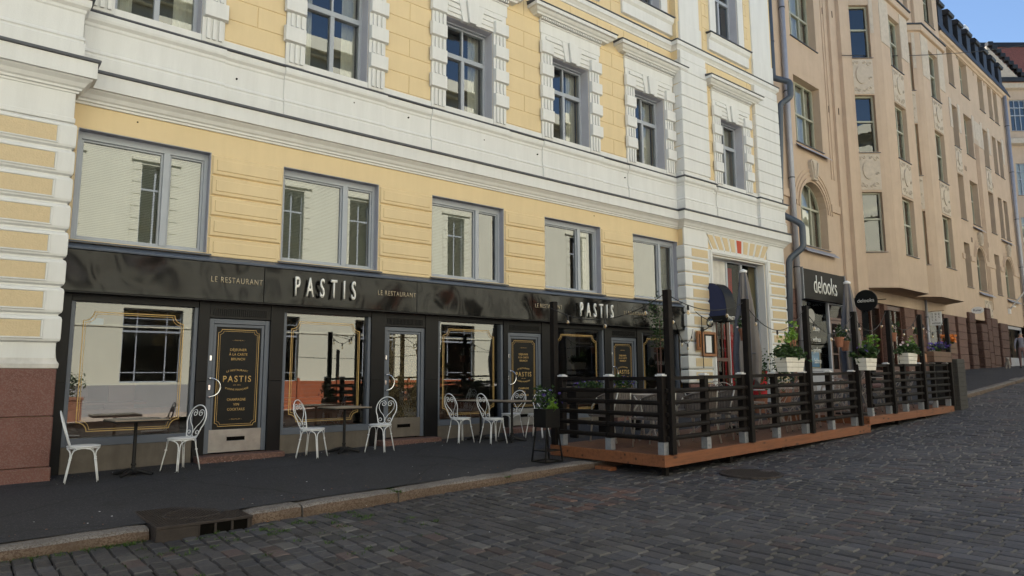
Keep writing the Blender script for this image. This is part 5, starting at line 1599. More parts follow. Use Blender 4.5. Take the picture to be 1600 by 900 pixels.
for a, b, c, d in hm:
    t_ = .05; y = .2
    w.box(a, y, c, a + t_, y + .05, d); w.box(b - t_, y, c, b, y + .05, d); w.box(a, y, d - t_, b, y + .05, d); w.box(a, y, c, b, y + .05, c + t_)
    zt = c + (d - c) * .68
    w.box(a, y - .01, zt, b, y + .05, zt + .07)
    if c < 2:
        for u in (.25, .75): w.box(a + (b - a) * u - .02, y, c, a + (b - a) * u + .02, y + .05, d)
        w.box(a, y, c + .35, b, y + .05, c + .38)
        for z in (zt + .25, zt + .5): w.box(a, y, z, b, y + .04, z + .025)
    else: w.box((a + b) / 2 - .03, y, c, (a + b) / 2 + .03, y + .05, d)
w.build('window_bars', 'frame', OB)
w = MB(); w.T = Matrix.Rotation(math.pi, 4, 'Z'); w.box(X0, .45, 1.0, X1, .5, 16); w.build('room_walls', 'dark', OB)
w = MB(); w.T = Matrix.Rotation(math.pi, 4, 'Z')
for a, b, c, d in hm:
    w.quad((a, .23, c), (b, .23, c), (b, .23, d), (a, .23, d))
w.build('pane', 'glass', OB)

# terrace fence across the street, also only seen reflected
t = thing('terrace_fence', 'orange brown board fence of the terrace across the street', 'fence', (7.0, -2.6, 0))
w = MB()
for k in range(8): w.box(0, -.02, .15 + k * .155, 11.5, .02, .15 + k * .155 + .148)
for k in range(8): w.box(k * 1.6, .021, .1, k * 1.6 + .09, .1, 1.5)
w.build('boards', 'orange_wood', t)
w = MB()
for k in range(5): w.box(k * 2.4, -.05, 0, k * 2.4 + .1, .05, 2.6)
w.build('posts', 'stained_black', t)
wire('string of lights over the terrace across the street', (7.0, -2.6, 2.6), (16.6, -2.6, 2.6), .35, .012)

# ================================================================ STREET THINGS ON THE GROUND
def storm_drain():
    t = thing('storm_drain', 'rusty cast iron gully box with patterned cover set into the kerb', 'storm drain', (1.98, 7.45, K(1.98) + 0.02))
    mb = MB()
    x0, x1, y0, y1 = -.43, .44, -.40, .55
    mb.box(x0, y0, -.15, x1, y1, .105)
    f = mb.build('body', 'cast_rust', t, bevel=.008)
    # three openings in the front face: frames standing proud around dark recesses
    mb = MB()
    xs = [-.06, .09, .245, .40]
    for a, b in zip(xs, xs[1:]): mb.box(a + .012, y0 - .006, -.055, b - .012, y0 - .002, .079)
    mb.build('opening', 'dark', t)
    mb = MB()
    mb.box(-.43, y0 - .022, .080, .44, y0 - .001, .108); mb.box(-.43, y0 - .02, -.09, -.06, y0 - .001, .079)
    for a in xs: mb.box(a - .011, y0 - .02, -.09, a + .011, y0 - .001, .079)
    mb.build('front_frame', 'cast_rust', t, bevel=.004)
    mb = MB()
    z = .106
    n = 26; R_ = .255; cx, cy_ = .01, .06
    for k in range(34):
        for j in range(34):
            x = x0 + .02 + k * .0255; y = y0 + .02 + j * .0275
            if x > x1 - .02 or y > y1 - .02: continue
            d = math.hypot(x - cx, (y - cy_) * 1.0)
            if abs(d - R_) < .022: continue
            a = rad(45) if (k + j) % 2 else rad(-45)
            dx, dy = math.cos(a) * .012, math.sin(a) * .012
            px, py = -math.sin(a) * .0035, math.cos(a) * .0035
            mb._add([(x - dx - px, y - dy - py, z), (x + dx - px, y + dy - py, z), (x + dx + px, y + dy + py, z), (x - dx + px, y - dy + py, z),
                     (x - dx - px, y - dy - py, z + .005), (x + dx - px, y + dy - py, z + .005), (x + dx + px, y + dy + py, z + .005), (x - dx + px, y - dy + py, z + .005)],
                    [(4, 5, 6, 7), (0, 1, 5, 4), (1, 2, 6, 5), (2, 3, 7, 6), (3, 0, 4, 7)])
    mb.tube([(cx + (R_) * math.cos(2 * math.pi * k / 32), cy_ + R_ * math.sin(2 * math.pi * k / 32), z + .001) for k in range(32)], .006, 6, closed=True)
    mb.build('cover_plate', 'cast_rust', t)
storm_drain()
t = thing('manhole_cover', 'round rusty manhole cover in the cobbles beside the deck', 'manhole cover', (8.5, 5.32, K(8.5) + .012))
w = MB(); w.lathe([(.42, -.05), (.42, .004), (.39, .006), (.39, .0), (0.001, .0)], n=32); w.build('frame', 'cast_rust', t)
w = MB()
for k in range(-9, 10):
    for j in range(-9, 10):
        if k * k + j * j < 82: w.box(k * .04 - .011, j * .04 - .011, .001, k * .04 + .011, j * .04 + .011, .005)
w.build('lid', 'cast_rust', t)

# ---------------------------------------------------------------- bistro chair
def spiral(cx, cz, r0, turns, a0, s, n=18):
    out = []
    for k in range(n + 1):
        u = k / n; a = a0 + s * turns * 2 * math.pi * u; r = r0 * (1 - .82 * u)
        out.append((cx + r * math.cos(a), cz + r * math.sin(a)))
    return out
def make_bistro(MT='white_metal'):
    """faces +x, origin on the ground under the seat"""
    t = thing('bistro_chair', 'x', 'chair')
    w = MB(); w.lathe([(0.001, .438), (.165, .438), (.188, .442), (.192, .450), (.188, .457), (.17, .458), (.05, .452), (0.001, .451)], n=28)
    w.build('seat', MT, t, smooth=True)
    # seat ring and four legs with arched braces
    w = MB(); w.tube([(.175 * math.cos(2 * math.pi * k / 24), .175 * math.sin(2 * math.pi * k / 24), .430) for k in range(24)], .0075, 6, closed=True)
    w.build('seat_ring', MT, t, smooth=True)
    for a in (45, 135, 225, 315):
        ca, sa = math.cos(rad(a)), math.sin(rad(a))
        w = MB()
        for s in (-1, 1):
            # paired rods: each bends away under the seat into the ring
            px, py = -sa * s, ca * s
            P = []
            for u, off, rr_ in ((0, .009, .255), (.35, .009, .225), (.62, .009, .200), (.78, .010, .187), (.87, .018, .182), (.94, .040, .178), (.985, .075, .170), (1.0, .105, .150)):
                P.append((ca * rr_ + px * off, sa * rr_ + py * off, .004 + .424 * u))
            w.tube(P, .0072, 6)
        w.lathe([(.0165, -.008), (.0165, .008)], (ca * .196, sa * .196, .29), 8)
        lg = w.build('leg', MT, t, smooth=True)
        f = MB(); f.lathe([(.013, 0), (.014, .012), (.012, .022)], (ca * .255, sa * .255, 0), 8); f.build('rubber_foot', 'black_rubber', lg)
    # backrest: leaning oval hoop with heart scrolls
    w = MB()
    def bp(u, v):  # u sideways, v up the back from the seat
        return (-.150 - .22 * v - .03 * math.sin(v * 3), u, .45 + v)
    hoop = []
    for k in range(29):
        a = rad(-128 + 256 * k / 28)
        hoop.append((.19 * math.sin(a) * (1.0 if math.cos(a) > 0 else 1.0), .255 + .195 * math.cos(a)))
    # close the lower ends in to the rear of the seat
    pts = [(-.105, .0), (-.13, .06)] + [(x, y) for x, y in hoop if y > .12] + [(.13, .06), (.105, .0)]
    w.tube([bp(x, y) for x, y in pts], .0085, 7)
    for s in (-1, 1):
        # long S from the middle bottom up to the upper heart scroll
        P = [(0.0, .04), (s * .012, .10), (s * .045, .15), (s * .10, .20), (s * .138, .26), (s * .142, .32), (s * .115, .37), (s * .07, .385)]
        P += [(s * x, y) for x, y in spiral(.062, .335, .050, 1.25, rad(90), 1)]
        w.tube([bp(x, y) for x, y in P], .0055, 6)
        P = [(s * .0, .035), (s * .03, .012), (s * .07, .012)] + [(s * x, y) for x, y in spiral(.082, .065, .047, 1.2, rad(-80), 1)]
        w.tube([bp(x, y) for x, y in P], .0055, 6)
    w.build('backrest', MT, t, smooth=True)
    return t
bistro = make_bistro()
used = [False]
def place_bistro(x, y, deg, label, group, z=None):
    z = pave_z(x, y) + .002 if z is None else z
    if not used[0]:
        used[0] = True; bistro.location = (x, y, z); bistro.rotation_euler = (0, 0, rad(deg)); bistro['label'] = label; bistro['group'] = group; return bistro
    return dup(bistro, (x, y, z), rad(deg), label, group)
G1 = 'white scroll back bistro chairs on the pavement'
place_bistro(1.40, 10.50, -8, 'white scroll back chair at the far left beside the granite pier', G1)
place_bistro(2.60, 10.60, 203, 'white scroll back chair just left of the first black door', G1)
place_bistro(4.53, 10.60, -48, 'white scroll back chair left of the middle pavement table', G1)
place_bistro(5.66, 10.47, 215, 'white scroll back chair in front of the amber glass door', G1)
place_bistro(7.40, 10.60, 2, 'white scroll back chair nearest the third shop window and its wall', G1)
place_bistro(7.75, 10.06, -4, 'white scroll back chair on the street side left of the paired tables', G1)
place_bistro(8.62, 10.62, 190, 'white scroll back chair on the wall side right of the paired tables', G1)
place_bistro(8.86, 10.10, 205, 'white scroll back chair just behind the black planter stand', G1)

# ---------------------------------------------------------------- pavement tables
def make_table():
    t = thing('cafe_table', 'x', 'table')
    w = MB(); w.box(-.33, -.33, .735, .33, .33, .752); w.build('tabletop', 'tabletop', t, bevel=.004)
    w = MB(); w.box(-.333, -.333, .718, .333, .333, .734); w.build('table_edge', 'black_paint', t, bevel=.003)
    w = MB(); w.lathe([(.030, .08), (.024, .12), (.034, .13), (.034, .15), (.024, .16), (.022, .70), (.05, .716)], n=14); w.build('pedestal', 'cast', t, smooth=False)
    w = MB()
    w.lathe([(.10, .035), (.06, .06), (.04, .09)], n=14)
    for a in (45, 135, 225, 315):
        c, s = math.cos(rad(a)), math.sin(rad(a))
        w.tube([(c * .05, s * .05, .062), (c * .14, s * .14, .045), (c * .235, s * .235, .020), (c * .27, s * .27, .012)], [.034, .028, .022, .020], 8, flat=1.0)
    w.build('foot', 'cast', t)
    return t
tb = make_table(); tb.location = (2.02, 10.66, pave_z(2.02, 10.66)); tb.rotation_euler = (0, 0, rad(3)); tb['label'] = 'square pedestal table between the two leftmost white chairs'; tb['group'] = 'pavement cafe tables'
for x, y, d, lb in ((5.20, 10.86, 2, 'square pedestal table before the second shop window'), (7.95, 10.72, 0, 'inner of the paired pedestal tables, against the third shop window'), (8.18, 10.05, 4, 'outer of the paired pedestal tables, nearer the street')):
    dup(tb, (x, y, pave_z(x, y)), rad(d), lb, 'pavement cafe tables')

# ================================================================ TIMBER DECKS
DU = Vector((math.cos(rad(2.65)), math.sin(rad(2.65)), .011)); DV = Vector((-math.sin(rad(2.65)), math.cos(rad(2.65)), 0))
B0 = Vector((7.5, 5.95, .44))
def deck(t0, t1, dz, depth, label, group):
    o = B0 + DU * t0 + Vector((0, 0, dz))
    t = thing('timber_deck', label, 'deck', tuple(o), rad(2.65), group)
    L = t1 - t0; pitch = math.atan(.011)
    def zz(x): return x * .011
    mb = MB()
    y = .035; k = 0
    while y < depth - .02:
        y2 = min(y + .118, depth)
        js = [0.03, L * .5 + (.4 if k % 2 else -.3), L]
        for a, b in zip(js, js[1:]):
            mb._add([(a + .003, y, zz(a) - .028), (b - .003, y, zz(b) - .028), (b - .003, y2 - .007, zz(b) - .028), (a + .003, y2 - .007, zz(a) - .028),
                     (a + .003, y, zz(a)), (b - .003, y, zz(b)), (b - .003, y2 - .007, zz(b)), (a + .003, y2 - .007, zz(a))],
                    [(0,3,2,1),(4,5,6,7),(0,1,5,4),(1,2,6,5),(2,3,7,6),(3,0,4,7)])
        y += .118; k += 1
    mb.build('floor_boards', 'floor_wood', t)
    mb = MB(); h = .155
    a, b = 0.0, L
    xs = [a, a + L * .34, a + L * .68, b] if L > 6.3 else [a, a + L * .5, b]
    for p, q in zip(xs, xs[1:]):
        mb._add([(p + .002, 0, zz(p) - h), (q - .002, 0, zz(q) - h), (q - .002, .034, zz(q) - h), (p + .002, .034, zz(p) - h), (p + .002, 0, zz(p) + .003), (q - .002, 0, zz(q) + .003), (q - .002, .034, zz(q) + .003), (p + .002, .034, zz(p) + .003)],
                [(0,3,2,1),(4,5,6,7),(0,1,5,4),(1,2,6,5),(2,3,7,6),(3,0,4,7)])
    mb.box(-.034, -.001, -h, -.001, depth, .003)
    mb._add([(L + .001, 0, zz(L) - h), (L + .035, 0, zz(L) - h), (L + .035, depth, zz(L) - h), (L + .001, depth, zz(L) - h), (L + .001, 0, zz(L) + .003), (L + .035, 0, zz(L) + .003), (L + .035, depth, zz(L) + .003), (L + .001, depth, zz(L) + .003)],
            [(0,3,2,1),(4,5,6,7),(0,1,5,4),(1,2,6,5),(2,3,7,6),(3,0,4,7)])
    mb.build('fascia_board', 'deck_wood', t, bevel=.003)
    n = int(L / 1.7) + 1
    for k in range(n):
        x = .12 + (L - .3) * k / (n - 1)
        wx = o.x + x
        f = MB(); z_ = K(wx) - o.z - .02
        top = zz(x) - .03
        if z_ < top - .14:
            f.box(x, .10, z_ + .03, x + .07, .17, top - .12); f.box(x - .05, .06, z_ - .02, x + .13, .24, z_ + .03)
        f.box(x - .02, .04, top - .12, x + .05, depth - .1, top)
        f.build('joist_and_foot', 'stained_black', t)
    return t
deck(0, 6.85, 0.0, 2.16, 'lower orange brown timber deck with a corner over the cobbles', None)
deck(6.89, 12.2, 0.145, 2.2, 'upper orange brown timber deck one step higher towards the far end', None)
w = MB(); w.box(-.15, -.07, 0, .15, .07, .075); o = w.build('wood_block', 'deck_wood', None, bevel=.006, loc=(7.46, 7.02, K(7.4)-.01), rot=(0, 0, rad(92))); tag(o, 'short timber block wedged under the left side of the deck', 'timber block')
w = MB(); w.quad((B0.x + .1, B0.y + .5, .16), (B0.x + 6.5, B0.y + .8, .36), (B0.x + 6.5, B0.y + 2.2, .36), (B0.x, B0.y + 2.1, .2))

# ---------------------------------------------------------------- railings
def railing(origin, ux, nposts, spacing, tall, slope, label, open_end=False, pots=(), htall=2.25, start_tall_only=False, mirror=False):
    """posts along local +x, street side is local -y"""
    t = thing('terrace_railing', label, 'railing', tuple(origin), ux)
    P = .095
    xs = [k * spacing for k in range(nposts)]
    for k, x in enumerate(xs):
        if open_end and k == nposts - 1: continue
        z = x * slope
        w = MB(); w.box(x, .03, z + .11, x + P, .03 + P, z + 1.055)
        p = w.build('short_post', 'stained_black', t, bevel=.005)
        c = MB(); c.box(x - .012, .018, z + 1.056, x + P + .012, .042 + P, z + 1.078); c.box(x + .008, .038, z + 1.078, x + P - .008, .022 + P, z + 1.090); c.build('post_cap', 'cap', p, bevel=.003)
        b = MB(); b.box(x - .006, .026, z + .004, x + P + .006, .029, z + .17); b.box(x - .006, .0285, z + .004, x - .0015, .03 + P, z + .17); b.box(x + P + .0015, .0285, z + .004, x + P + .006, .03 + P, z + .17); b.box(x - .006, .0285, z + .001, x + P + .006, .03 + P, z + .012)
        for q in (.045, .11): b.lathe([(.011, 0), (.011, .006)], (0, 0, 0), 6) if False else b.box(x + P * .5 - .009, .019, z + q, x + P * .5 + .009, .026, z + q + .018)
        b.build('post_bracket', 'galv', p)
        if k in tall:
            w = MB(); xx = x + P + .004 if not mirror else x - P - .004
            w.box(xx, -.045 + .0, z - .0 + .004, xx + P, .05, z + htall); w.build('tall_post', 'stained_black', t, bevel=.005)
    for a, b in zip(xs, xs[1:]):
        w = MB()
        x0 = a + P + .001; x1 = b - .001
        def rail(zc, h, d, yy):
            # rounded board
            pr_ = [(yy, zc - h * .5), (yy - d, zc - h * .35), (yy - d * 1.15, zc), (yy - d, zc + h * .35), (yy, zc + h * .5), (yy + d * .2, zc + h * .3), (yy + d * .2, zc - h * .3)]
            n = len(pr_)
            vs = [(x0 - .04, y, z + x0 * slope) for y, z in pr_] + [(x1 + .04, y, z + x1 * slope) for y, z in pr_]
            w._add(vs, [tuple(range(n)), tuple(range(2 * n - 1, n - 1, -1))] + [(i, n + i, n + (i + 1) % n, (i + 1) % n) for i in range(n)])
        for z in (.215, .375, .535, .695, .855): rail(z, .066, .030, .028)
        w._add([(x0, .04, x0 * slope + 1.0), (x1, .04, x1 * slope + 1.0), (x1, .115, x1 * slope + 1.0), (x0, .115, x0 * slope + 1.0), (x0, .04, x0 * slope + 1.05), (x1, .04, x1 * slope + 1.05), (x1, .115, x1 * slope + 1.05), (x0, .115, x0 * slope + 1.05)],
               [(0,3,2,1),(4,5,6,7),(0,1,5,4),(1,2,6,5),(2,3,7,6),(3,0,4,7)])
        w.build('rail_panel', 'stained_black', t)
    return t
railing(B0, rad(2.65), 7, 1.045, {0, 2, 4, 6}, .011, 'dark slatted railing along the street side of the lower deck')
railing(B0 + DU * 7.10 + Vector((0, 0, .145)), rad(2.65), 6, .985, {1, 3, 5}, .011, 'dark slatted railing along the street side of the upper deck', htall=2.22)
# left side: runs from the far corner A to the near corner
A0 = B0 + DV * 2.03
railing(A0, rad(2.65 - 90), 3, .955, {0}, 0.0, 'dark slatted railing across the near left end of the lower deck', open_end=True, mirror=True)

# planked planter box at the far end
def plank_box(label, loc, rz, sx, sy, sz, mat, name='planter_box'):
    t = thing(name, label, 'planter', loc, rz)
    w = MB(); n = max(2, int(round(sz / .115)))
    for k in range(n):
        z0 = k * sz / n + .004; z1 = (k + 1) * sz / n - .004
        w.box(-sx / 2, -sy / 2, z0, sx / 2, -sy / 2 + .02, z1); w.box(-sx / 2, sy / 2 - .02, z0, sx / 2, sy / 2, z1)
        w.box(-sx / 2, -sy / 2 + .021, z0, -sx / 2 + .02, sy / 2 - .021, z1); w.box(sx / 2 - .02, -sy / 2 + .021, z0, sx / 2, sy / 2 - .021, z1)
    w.build('boards', mat, t, bevel=.003)
    w = MB(); w.box(-sx / 2 + .02, -sy / 2 + .02, .02, sx / 2 - .02, sy / 2 - .02, sz - .05); w.build('soil', 'soil', t)
    return t
E_ = B0 + DU * 12.75
plank_box('tall weathered grey plank box at the far right end of the terrace', (E_.x, E_.y + .22, K(E_.x) - .01), rad(2.65), .62, .62, 1.30, 'grey_wood')

# ---------------------------------------------------------------- plants
def foliage(name, parent, c, rx, ry, rz_, n, size, mat, seed, droop=0.0, stems=0, up=0.2):
    rg = random.Random(seed); mb = MB()
    cl = [(rg.gauss(0, .45), rg.gauss(0, .45), rg.gauss(0, .4)) for _ in range(max(5, n // 28))]
    for _ in range(n):
        q = rg.choice(cl)
        x = c[0] + rx * max(-1.2, min(1.2, q[0] + rg.gauss(0, .25))); y = c[1] + ry * max(-1.2, min(1.2, q[1] + rg.gauss(0, .25))); z = c[2] + rz_ * max(-1, min(1.5, q[2] + rg.gauss(0, .28)))
        z -= droop * (abs(x - c[0]) / max(rx, .01)) ** 2 * rz_
        s = size * rg.uniform(.6, 1.35)
        d = Vector((rg.gauss(0, 1), rg.gauss(0, 1), rg.gauss(up, .6))).normalized(); e = d.cross(Vector((rg.gauss(0, 1), rg.gauss(0, 1), rg.gauss(0, 1)))).normalized()
        f = d.cross(e) * s * .14
        p = Vector((x, y, z)); a = p - d * s * .5; b = p + d * s * .5
        m1 = p + e * s * .30 + f; m2 = p - e * s * .30 + f
        mb._add([tuple(a), tuple(m1), tuple(b), tuple(m2)], [(0, 1, 2), (0, 2, 3)])
    return mb.build(name, mat, parent)
def blooms(name, parent, c, rx, ry, rz_, n, size, mat, seed):
    rg = random.Random(seed); mb = MB()
    for _ in range(n):
        p = Vector((c[0] + rg.uniform(-rx, rx), c[1] + rg.uniform(-ry, ry), c[2] + rg.uniform(-rz_, rz_)))
        nrm = Vector((rg.gauss(0, .6), rg.gauss(-.5, .6), rg.gauss(.5, .5))).normalized(); u = nrm.cross(Vector((0, 0, 1))).normalized(); v = nrm.cross(u)
        s = size * rg.uniform(.7, 1.2)
        for k in range(5):
            a = k * 1.2566; b = a + 1.1
            q = [p, p + (u * math.cos(a) + v * math.sin(a)) * s + nrm * s * .3, p + (u * math.cos(b) + v * math.sin(b)) * s + nrm * s * .3]
            mb._add([tuple(x) for x in q], [(0, 1, 2)])
    return mb.build(name, mat, parent)
def stems(name, parent, pairs, r=.006, mat='leaf'):
    mb = MB()
    for a, b in pairs:
        a = Vector(a); b = Vector(b); m_ = (a + b) / 2 + Vector((random.uniform(-.04, .04), random.uniform(-.04, .04), .02))
        mb.tube([tuple(a), tuple(m_), tuple(b)], [r, r * .8, r * .5], 5)
    return mb.build(name, mat, parent)

# white tapered window boxes hooked over the rail
def window_box(label, s, dz, seed, limes, flowers=None, L=.62):
    o = B0 + DU * s + Vector((0, 0, dz)) - DV * .11
    t = thing('flower_box', label, 'planter', tuple(o), rad(2.65), 'white flower boxes hooked on the railing')
    w = MB(); h = .24; y0, y1 = -.10, .11
    n = 9
    def ring(z, k): return [(-L / 2 * k, y0 * k, z), (L / 2 * k, y0 * k, z), (L / 2 * k, y1 * k, z), (-L / 2 * k, y1 * k, z)]
    for k, (za, zb) in enumerate(((-.02, .055), (.062, .135), (.142, .215))):
        ka = .82 + .06 * k; kb = ka + .05
        for j in range(3):
            xa = -L / 2 + L / 3 * j; xb = xa + L / 3
            w._add([(xa * ka + .002, y0 * ka, za), (xb * ka - .002, y0 * ka, za), (xb * kb - .002, y0 * kb, zb), (xa * kb + .002, y0 * kb, zb),
                    (xa * ka + .002, y1 * ka, za), (xb * ka - .002, y1 * ka, za), (xb * kb - .002, y1 * kb, zb), (xa * kb + .002, y1 * kb, zb)],
                   [(0,1,2,3),(5,4,7,6),(0,4,5,1),(3,2,6,7),(0,3,7,4),(1,5,6,2)])
    w.build('box', 'white_wood', t)
    foliage('foliage', t, (0, 0, .31), L * .55, .16, .12, 520, .085, 'leaf', seed, droop=.3)
    foliage('lime_foliage', t, (limes[0], -.02, limes[1]), limes[2] * 1.25, .13, limes[3], 70, .085, 'leaf_lime', seed + 1)
    stems('stem', t, [((limes[0] * .5, 0, .2), (limes[0] + random.uniform(-.2, .2), random.uniform(-.1, .1), limes[1] + .12)) for _ in range(5)])
    if flowers: blooms('blossom', t, (flowers[1], -.05, .47), .2, .1, .12, flowers[2], .03, flowers[0], seed + 2)
    return t
window_box('white flower box with tall lime shoots beside the blue grey drainpipe', 3.42, 1.10, 21, (.05, .58, .26, .16), L=.68)
window_box('white flower box with violet flowers under the second closed parasol', 6.62, 1.10, 31, (.18, .58, .12, .2), ('purple', -.1, 9), L=.56)
window_box('white flower box with pale blossoms on the upper railing', 8.95, 1.22, 41, (.2, .42, .08, .15), ('white_petal', -.25, 10), L=.60)

# brown box with violet flowers and orange flowers on the end of the upper railing
def rail_planter(label, s, dz, L, flower, seed, nn=60, off=.02, mat='brown_wood'):
    o = B0 + DU * s + Vector((0, 0, dz)) + DV * off
    t = plank_box(label, tuple(o), rad(2.65), L, .24, .26, mat, 'flower_box')
    foliage('foliage', t, (0, 0, .34), L * .45, .13, .10, 200, .07, 'leaf', seed)
    blooms('blossom', t, (0, -.03, .40), L * .45, .13, .09, nn, .035, flower, seed + 1)
rail_planter('brown trough of violet flowers on the upper railing', 11.35, 1.235, 1.3, 'purple', 51)
rail_planter('brown trough of orange and yellow flowers on the grey plank box', 12.85, 1.46, .62, 'orange_petal', 61, 110, .2)
w = MB(); w.box(-.1, -.1, 0, .1, .1, .2); o = w.build('plant_pot', 'menu_wood', None, bevel=.01, loc=tuple(B0 + DU * 10.35 + Vector((0, 0, 1.235)) + DV * .08)); tag(o, 'small square orange wood pot next to the brown trough', 'pot')
# violet troughs behind the left end
for k, (x, y, lb) in enumerate(((9.65, 9.5, 'trough of violet flowers by the fourth shop window, nearer the left'), (10.7, 9.55, 'trough of violet flowers by the fourth shop window, nearer the right'))):
    t = plank_box(lb, (x, y, pave_z(x, y) + .62), 0, .9, .25, .26, 'stained_black', 'flower_box')
    t['group'] = 'violet flower troughs on the pavement'
    foliage('foliage', t, (0, 0, .36), .42, .13, .11, 240, .07, 'leaf', 70 + k); blooms('blossom', t, (0, -.04, .40), .42, .13, .1, 40, .022, 'purple', 80 + k)
    w = MB()
    for sx in (-.4, .4): w.box(sx - .02, -.1, -.62, sx + .02, .1, 0)
    w.build('stand', 'stained_black', t)

# black planter stand outside the corner
t = thing('planter_stand', 'black metal planter on slanting legs outside the near corner of the deck', 'planter', (6.90, 7.66, pave_z(6.9, 7.66)), rad(0))
w = MB(); w.box(-.14, -.14, .50, .14, .14, .77); w.build('box', 'black_paint', t, bevel=.006)
w = MB()
for sy in (-.15, .15):
    w.bar((-.11, sy * .8, .50), (-.17, sy, .0), .018, .018); w.bar((.11, sy * .8, .50), (.17, sy, .0), .018, .018); w.bar((-.17, sy, .012), (.17, sy, .012), .018, .018)
for sx in (-.17, .17): w.bar((sx, -.15, .012), (sx, .15, .012), .018, .018)
w.box(-.15, -.14, .16, .15, .14, .172)
w.build('stand', 'black_paint', t)
foliage('foliage', t, (0, 0, .93), .15, .18, .22, 170, .07, 'leaf', 91); blooms('blossom', t, (0, -.05, .9), .18, .2, .14, 16, .022, 'purple', 92)
foliage('grass_foliage', t, (.02, -.1, .82), .1, .1, .12, 30, .12, 'leaf_lime', 93)

# hanging terracotta pots on the tall posts
def hang_pot(label, p, seed):
    t = thing('hanging_pot', label, 'pot', tuple(p), 0, 'terracotta pots hanging on the terrace posts')
    w = MB(); w.lathe([(.06, -.18), (.085, -.02), (.095, -.02), (.095, .02), (.08, .02), (.078, -.03)], n=14); w.build('pot', 'terracotta', t)
    w = MB(); w.tube([(0, .09, .0), (0, .12, .12), (0, .1, .2)], .005, 5); w.build('hook', 'black_paint', t)
    foliage('foliage', t, (0, 0, .12), .12, .12, .13, 110, .06, 'leaf', seed); blooms('blossom', t, (0, 0, .1), .13, .13, .15, 6, .022, 'white_petal', seed + 1)
def DP(s, n, z): return B0 + DU * s + DV * n + Vector((0, 0, z))
for s, n, z, lb in ((4.13, .2, 1.62, 'terracotta pot with trailing green on the tall post before the pale drainpipe'), (6.15, .2, 1.72, 'terracotta pot on the tall post beside the second closed parasol'), (6.65, .3, 1.66, 'terracotta pot hanging just right of the second closed parasol'), (9.3, .3, 1.9, 'terracotta pot with hanging leaves above the pale blossom box'), (11.3, .35, 1.9, 'terracotta pot hanging above the violet trough'), (2.62, .25, 1.78, 'terracotta pot on the post before the entrance door')):
    hang_pot(lb, DP(s, n, z), int(s * 100))

# ---------------------------------------------------------------- wicker armchairs on the deck
def make_wicker():
    """faces +x"""
    t = thing('wicker_armchair', 'x', 'chair')
    w = MB()
    w.box(-.24, -.26, .40, .27, .26, .425)
    for k in range(24): w.tube([(-.24 + k * .0222, -.262, .428), (-.24 + k * .0222, .262, .428)], .009, 5)
    w.build('seat', 'wicker', t)
    w = MB(); n = 22; vs = []; fs = []
    # wrap-round back: strands over a curved shell
    for j in range(n + 1):
        a = rad(-105 + 210 * j / n)
        cx, cy_ = -.02 - .27 * math.cos(a) , .285 * math.sin(a)
        top = .80 - .10 * (abs(a) / rad(105)) ** 2
        w.tube([(cx * .86, cy_ * .92, .41), (cx * .95, cy_ * .98, .6), (cx, cy_, top)], .0105, 5)
        if j < n:
            a2 = rad(-105 + 210 * (j + 1) / n); c2x, c2y = -.02 - .27 * math.cos(a2), .285 * math.sin(a2); top2 = .80 - .10 * (abs(a2) / rad(105)) ** 2
            w._add([(cx * .88, cy_ * .93, .42), (c2x * .88, c2y * .93, .42), (c2x * .995, c2y * .995, top2), (cx * .995, cy_ * .995, top)], [(0, 1, 2, 3)])
    w.build('backrest', 'wicker', t)
    w = MB(); w.tube([(-.02 - .275 * math.cos(rad(-108 + 216 * j / 20)), .29 * math.sin(rad(-108 + 216 * j / 20)), .815 - .11 * (abs(-108 + 216 * j / 20) / 108) ** 2) for j in range(21)], .017, 8)
    w.build('top_rail', 'wicker', t, smooth=True)
    for sx, sy in ((.22, .24), (.22, -.24), (-.2, .22), (-.2, -.22)):
        w = MB()
        if sx > 0: w.tube([(.07, sy * 1.18, .70), (.20, sy * 1.1, .55), (sx - .01, sy, .40), (sx + .03, sy * 1.05, 0)], .013, 8)
        else: w.tube([(-.26, sy * .75, .80), (-.21, sy * .95, .55), (sx + .02, sy, .40), (sx - .06, sy * 1.05, 0)], .013, 8)
        w.build('leg', 'alu', t, smooth=True)
    return t
wk = make_wicker()
G2 = 'grey wicker armchairs on the lower deck'
first = True
for s, n, deg, lb in ((.95, 1.72, -85 + 180, 'grey wicker armchair in the left back corner of the deck'), (.80, .75, 100, 'grey wicker armchair behind the near left railing'),
                      (1.62, .55, 95, 'grey wicker armchair just right of the corner post'), (2.62, .62, 88, 'grey wicker armchair behind the second rail panel'),
                      (1.8, 1.75, 268, 'grey wicker armchair on the wall side near the corner'), (2.7, 1.75, 275, 'grey wicker armchair on the wall side by the first parasol')):
    p = DP(s, n, .004 )
    if first: wk.location = p; wk.rotation_euler = (0, 0, rad(deg)); wk['label'] = lb; wk['group'] = G2; first = False
    else: dup(wk, tuple(p), rad(deg), lb, G2)
G3 = 'pale scroll back bistro chairs on the decks'
bistro = make_bistro('shade_taupe_metal'); used[0] = False
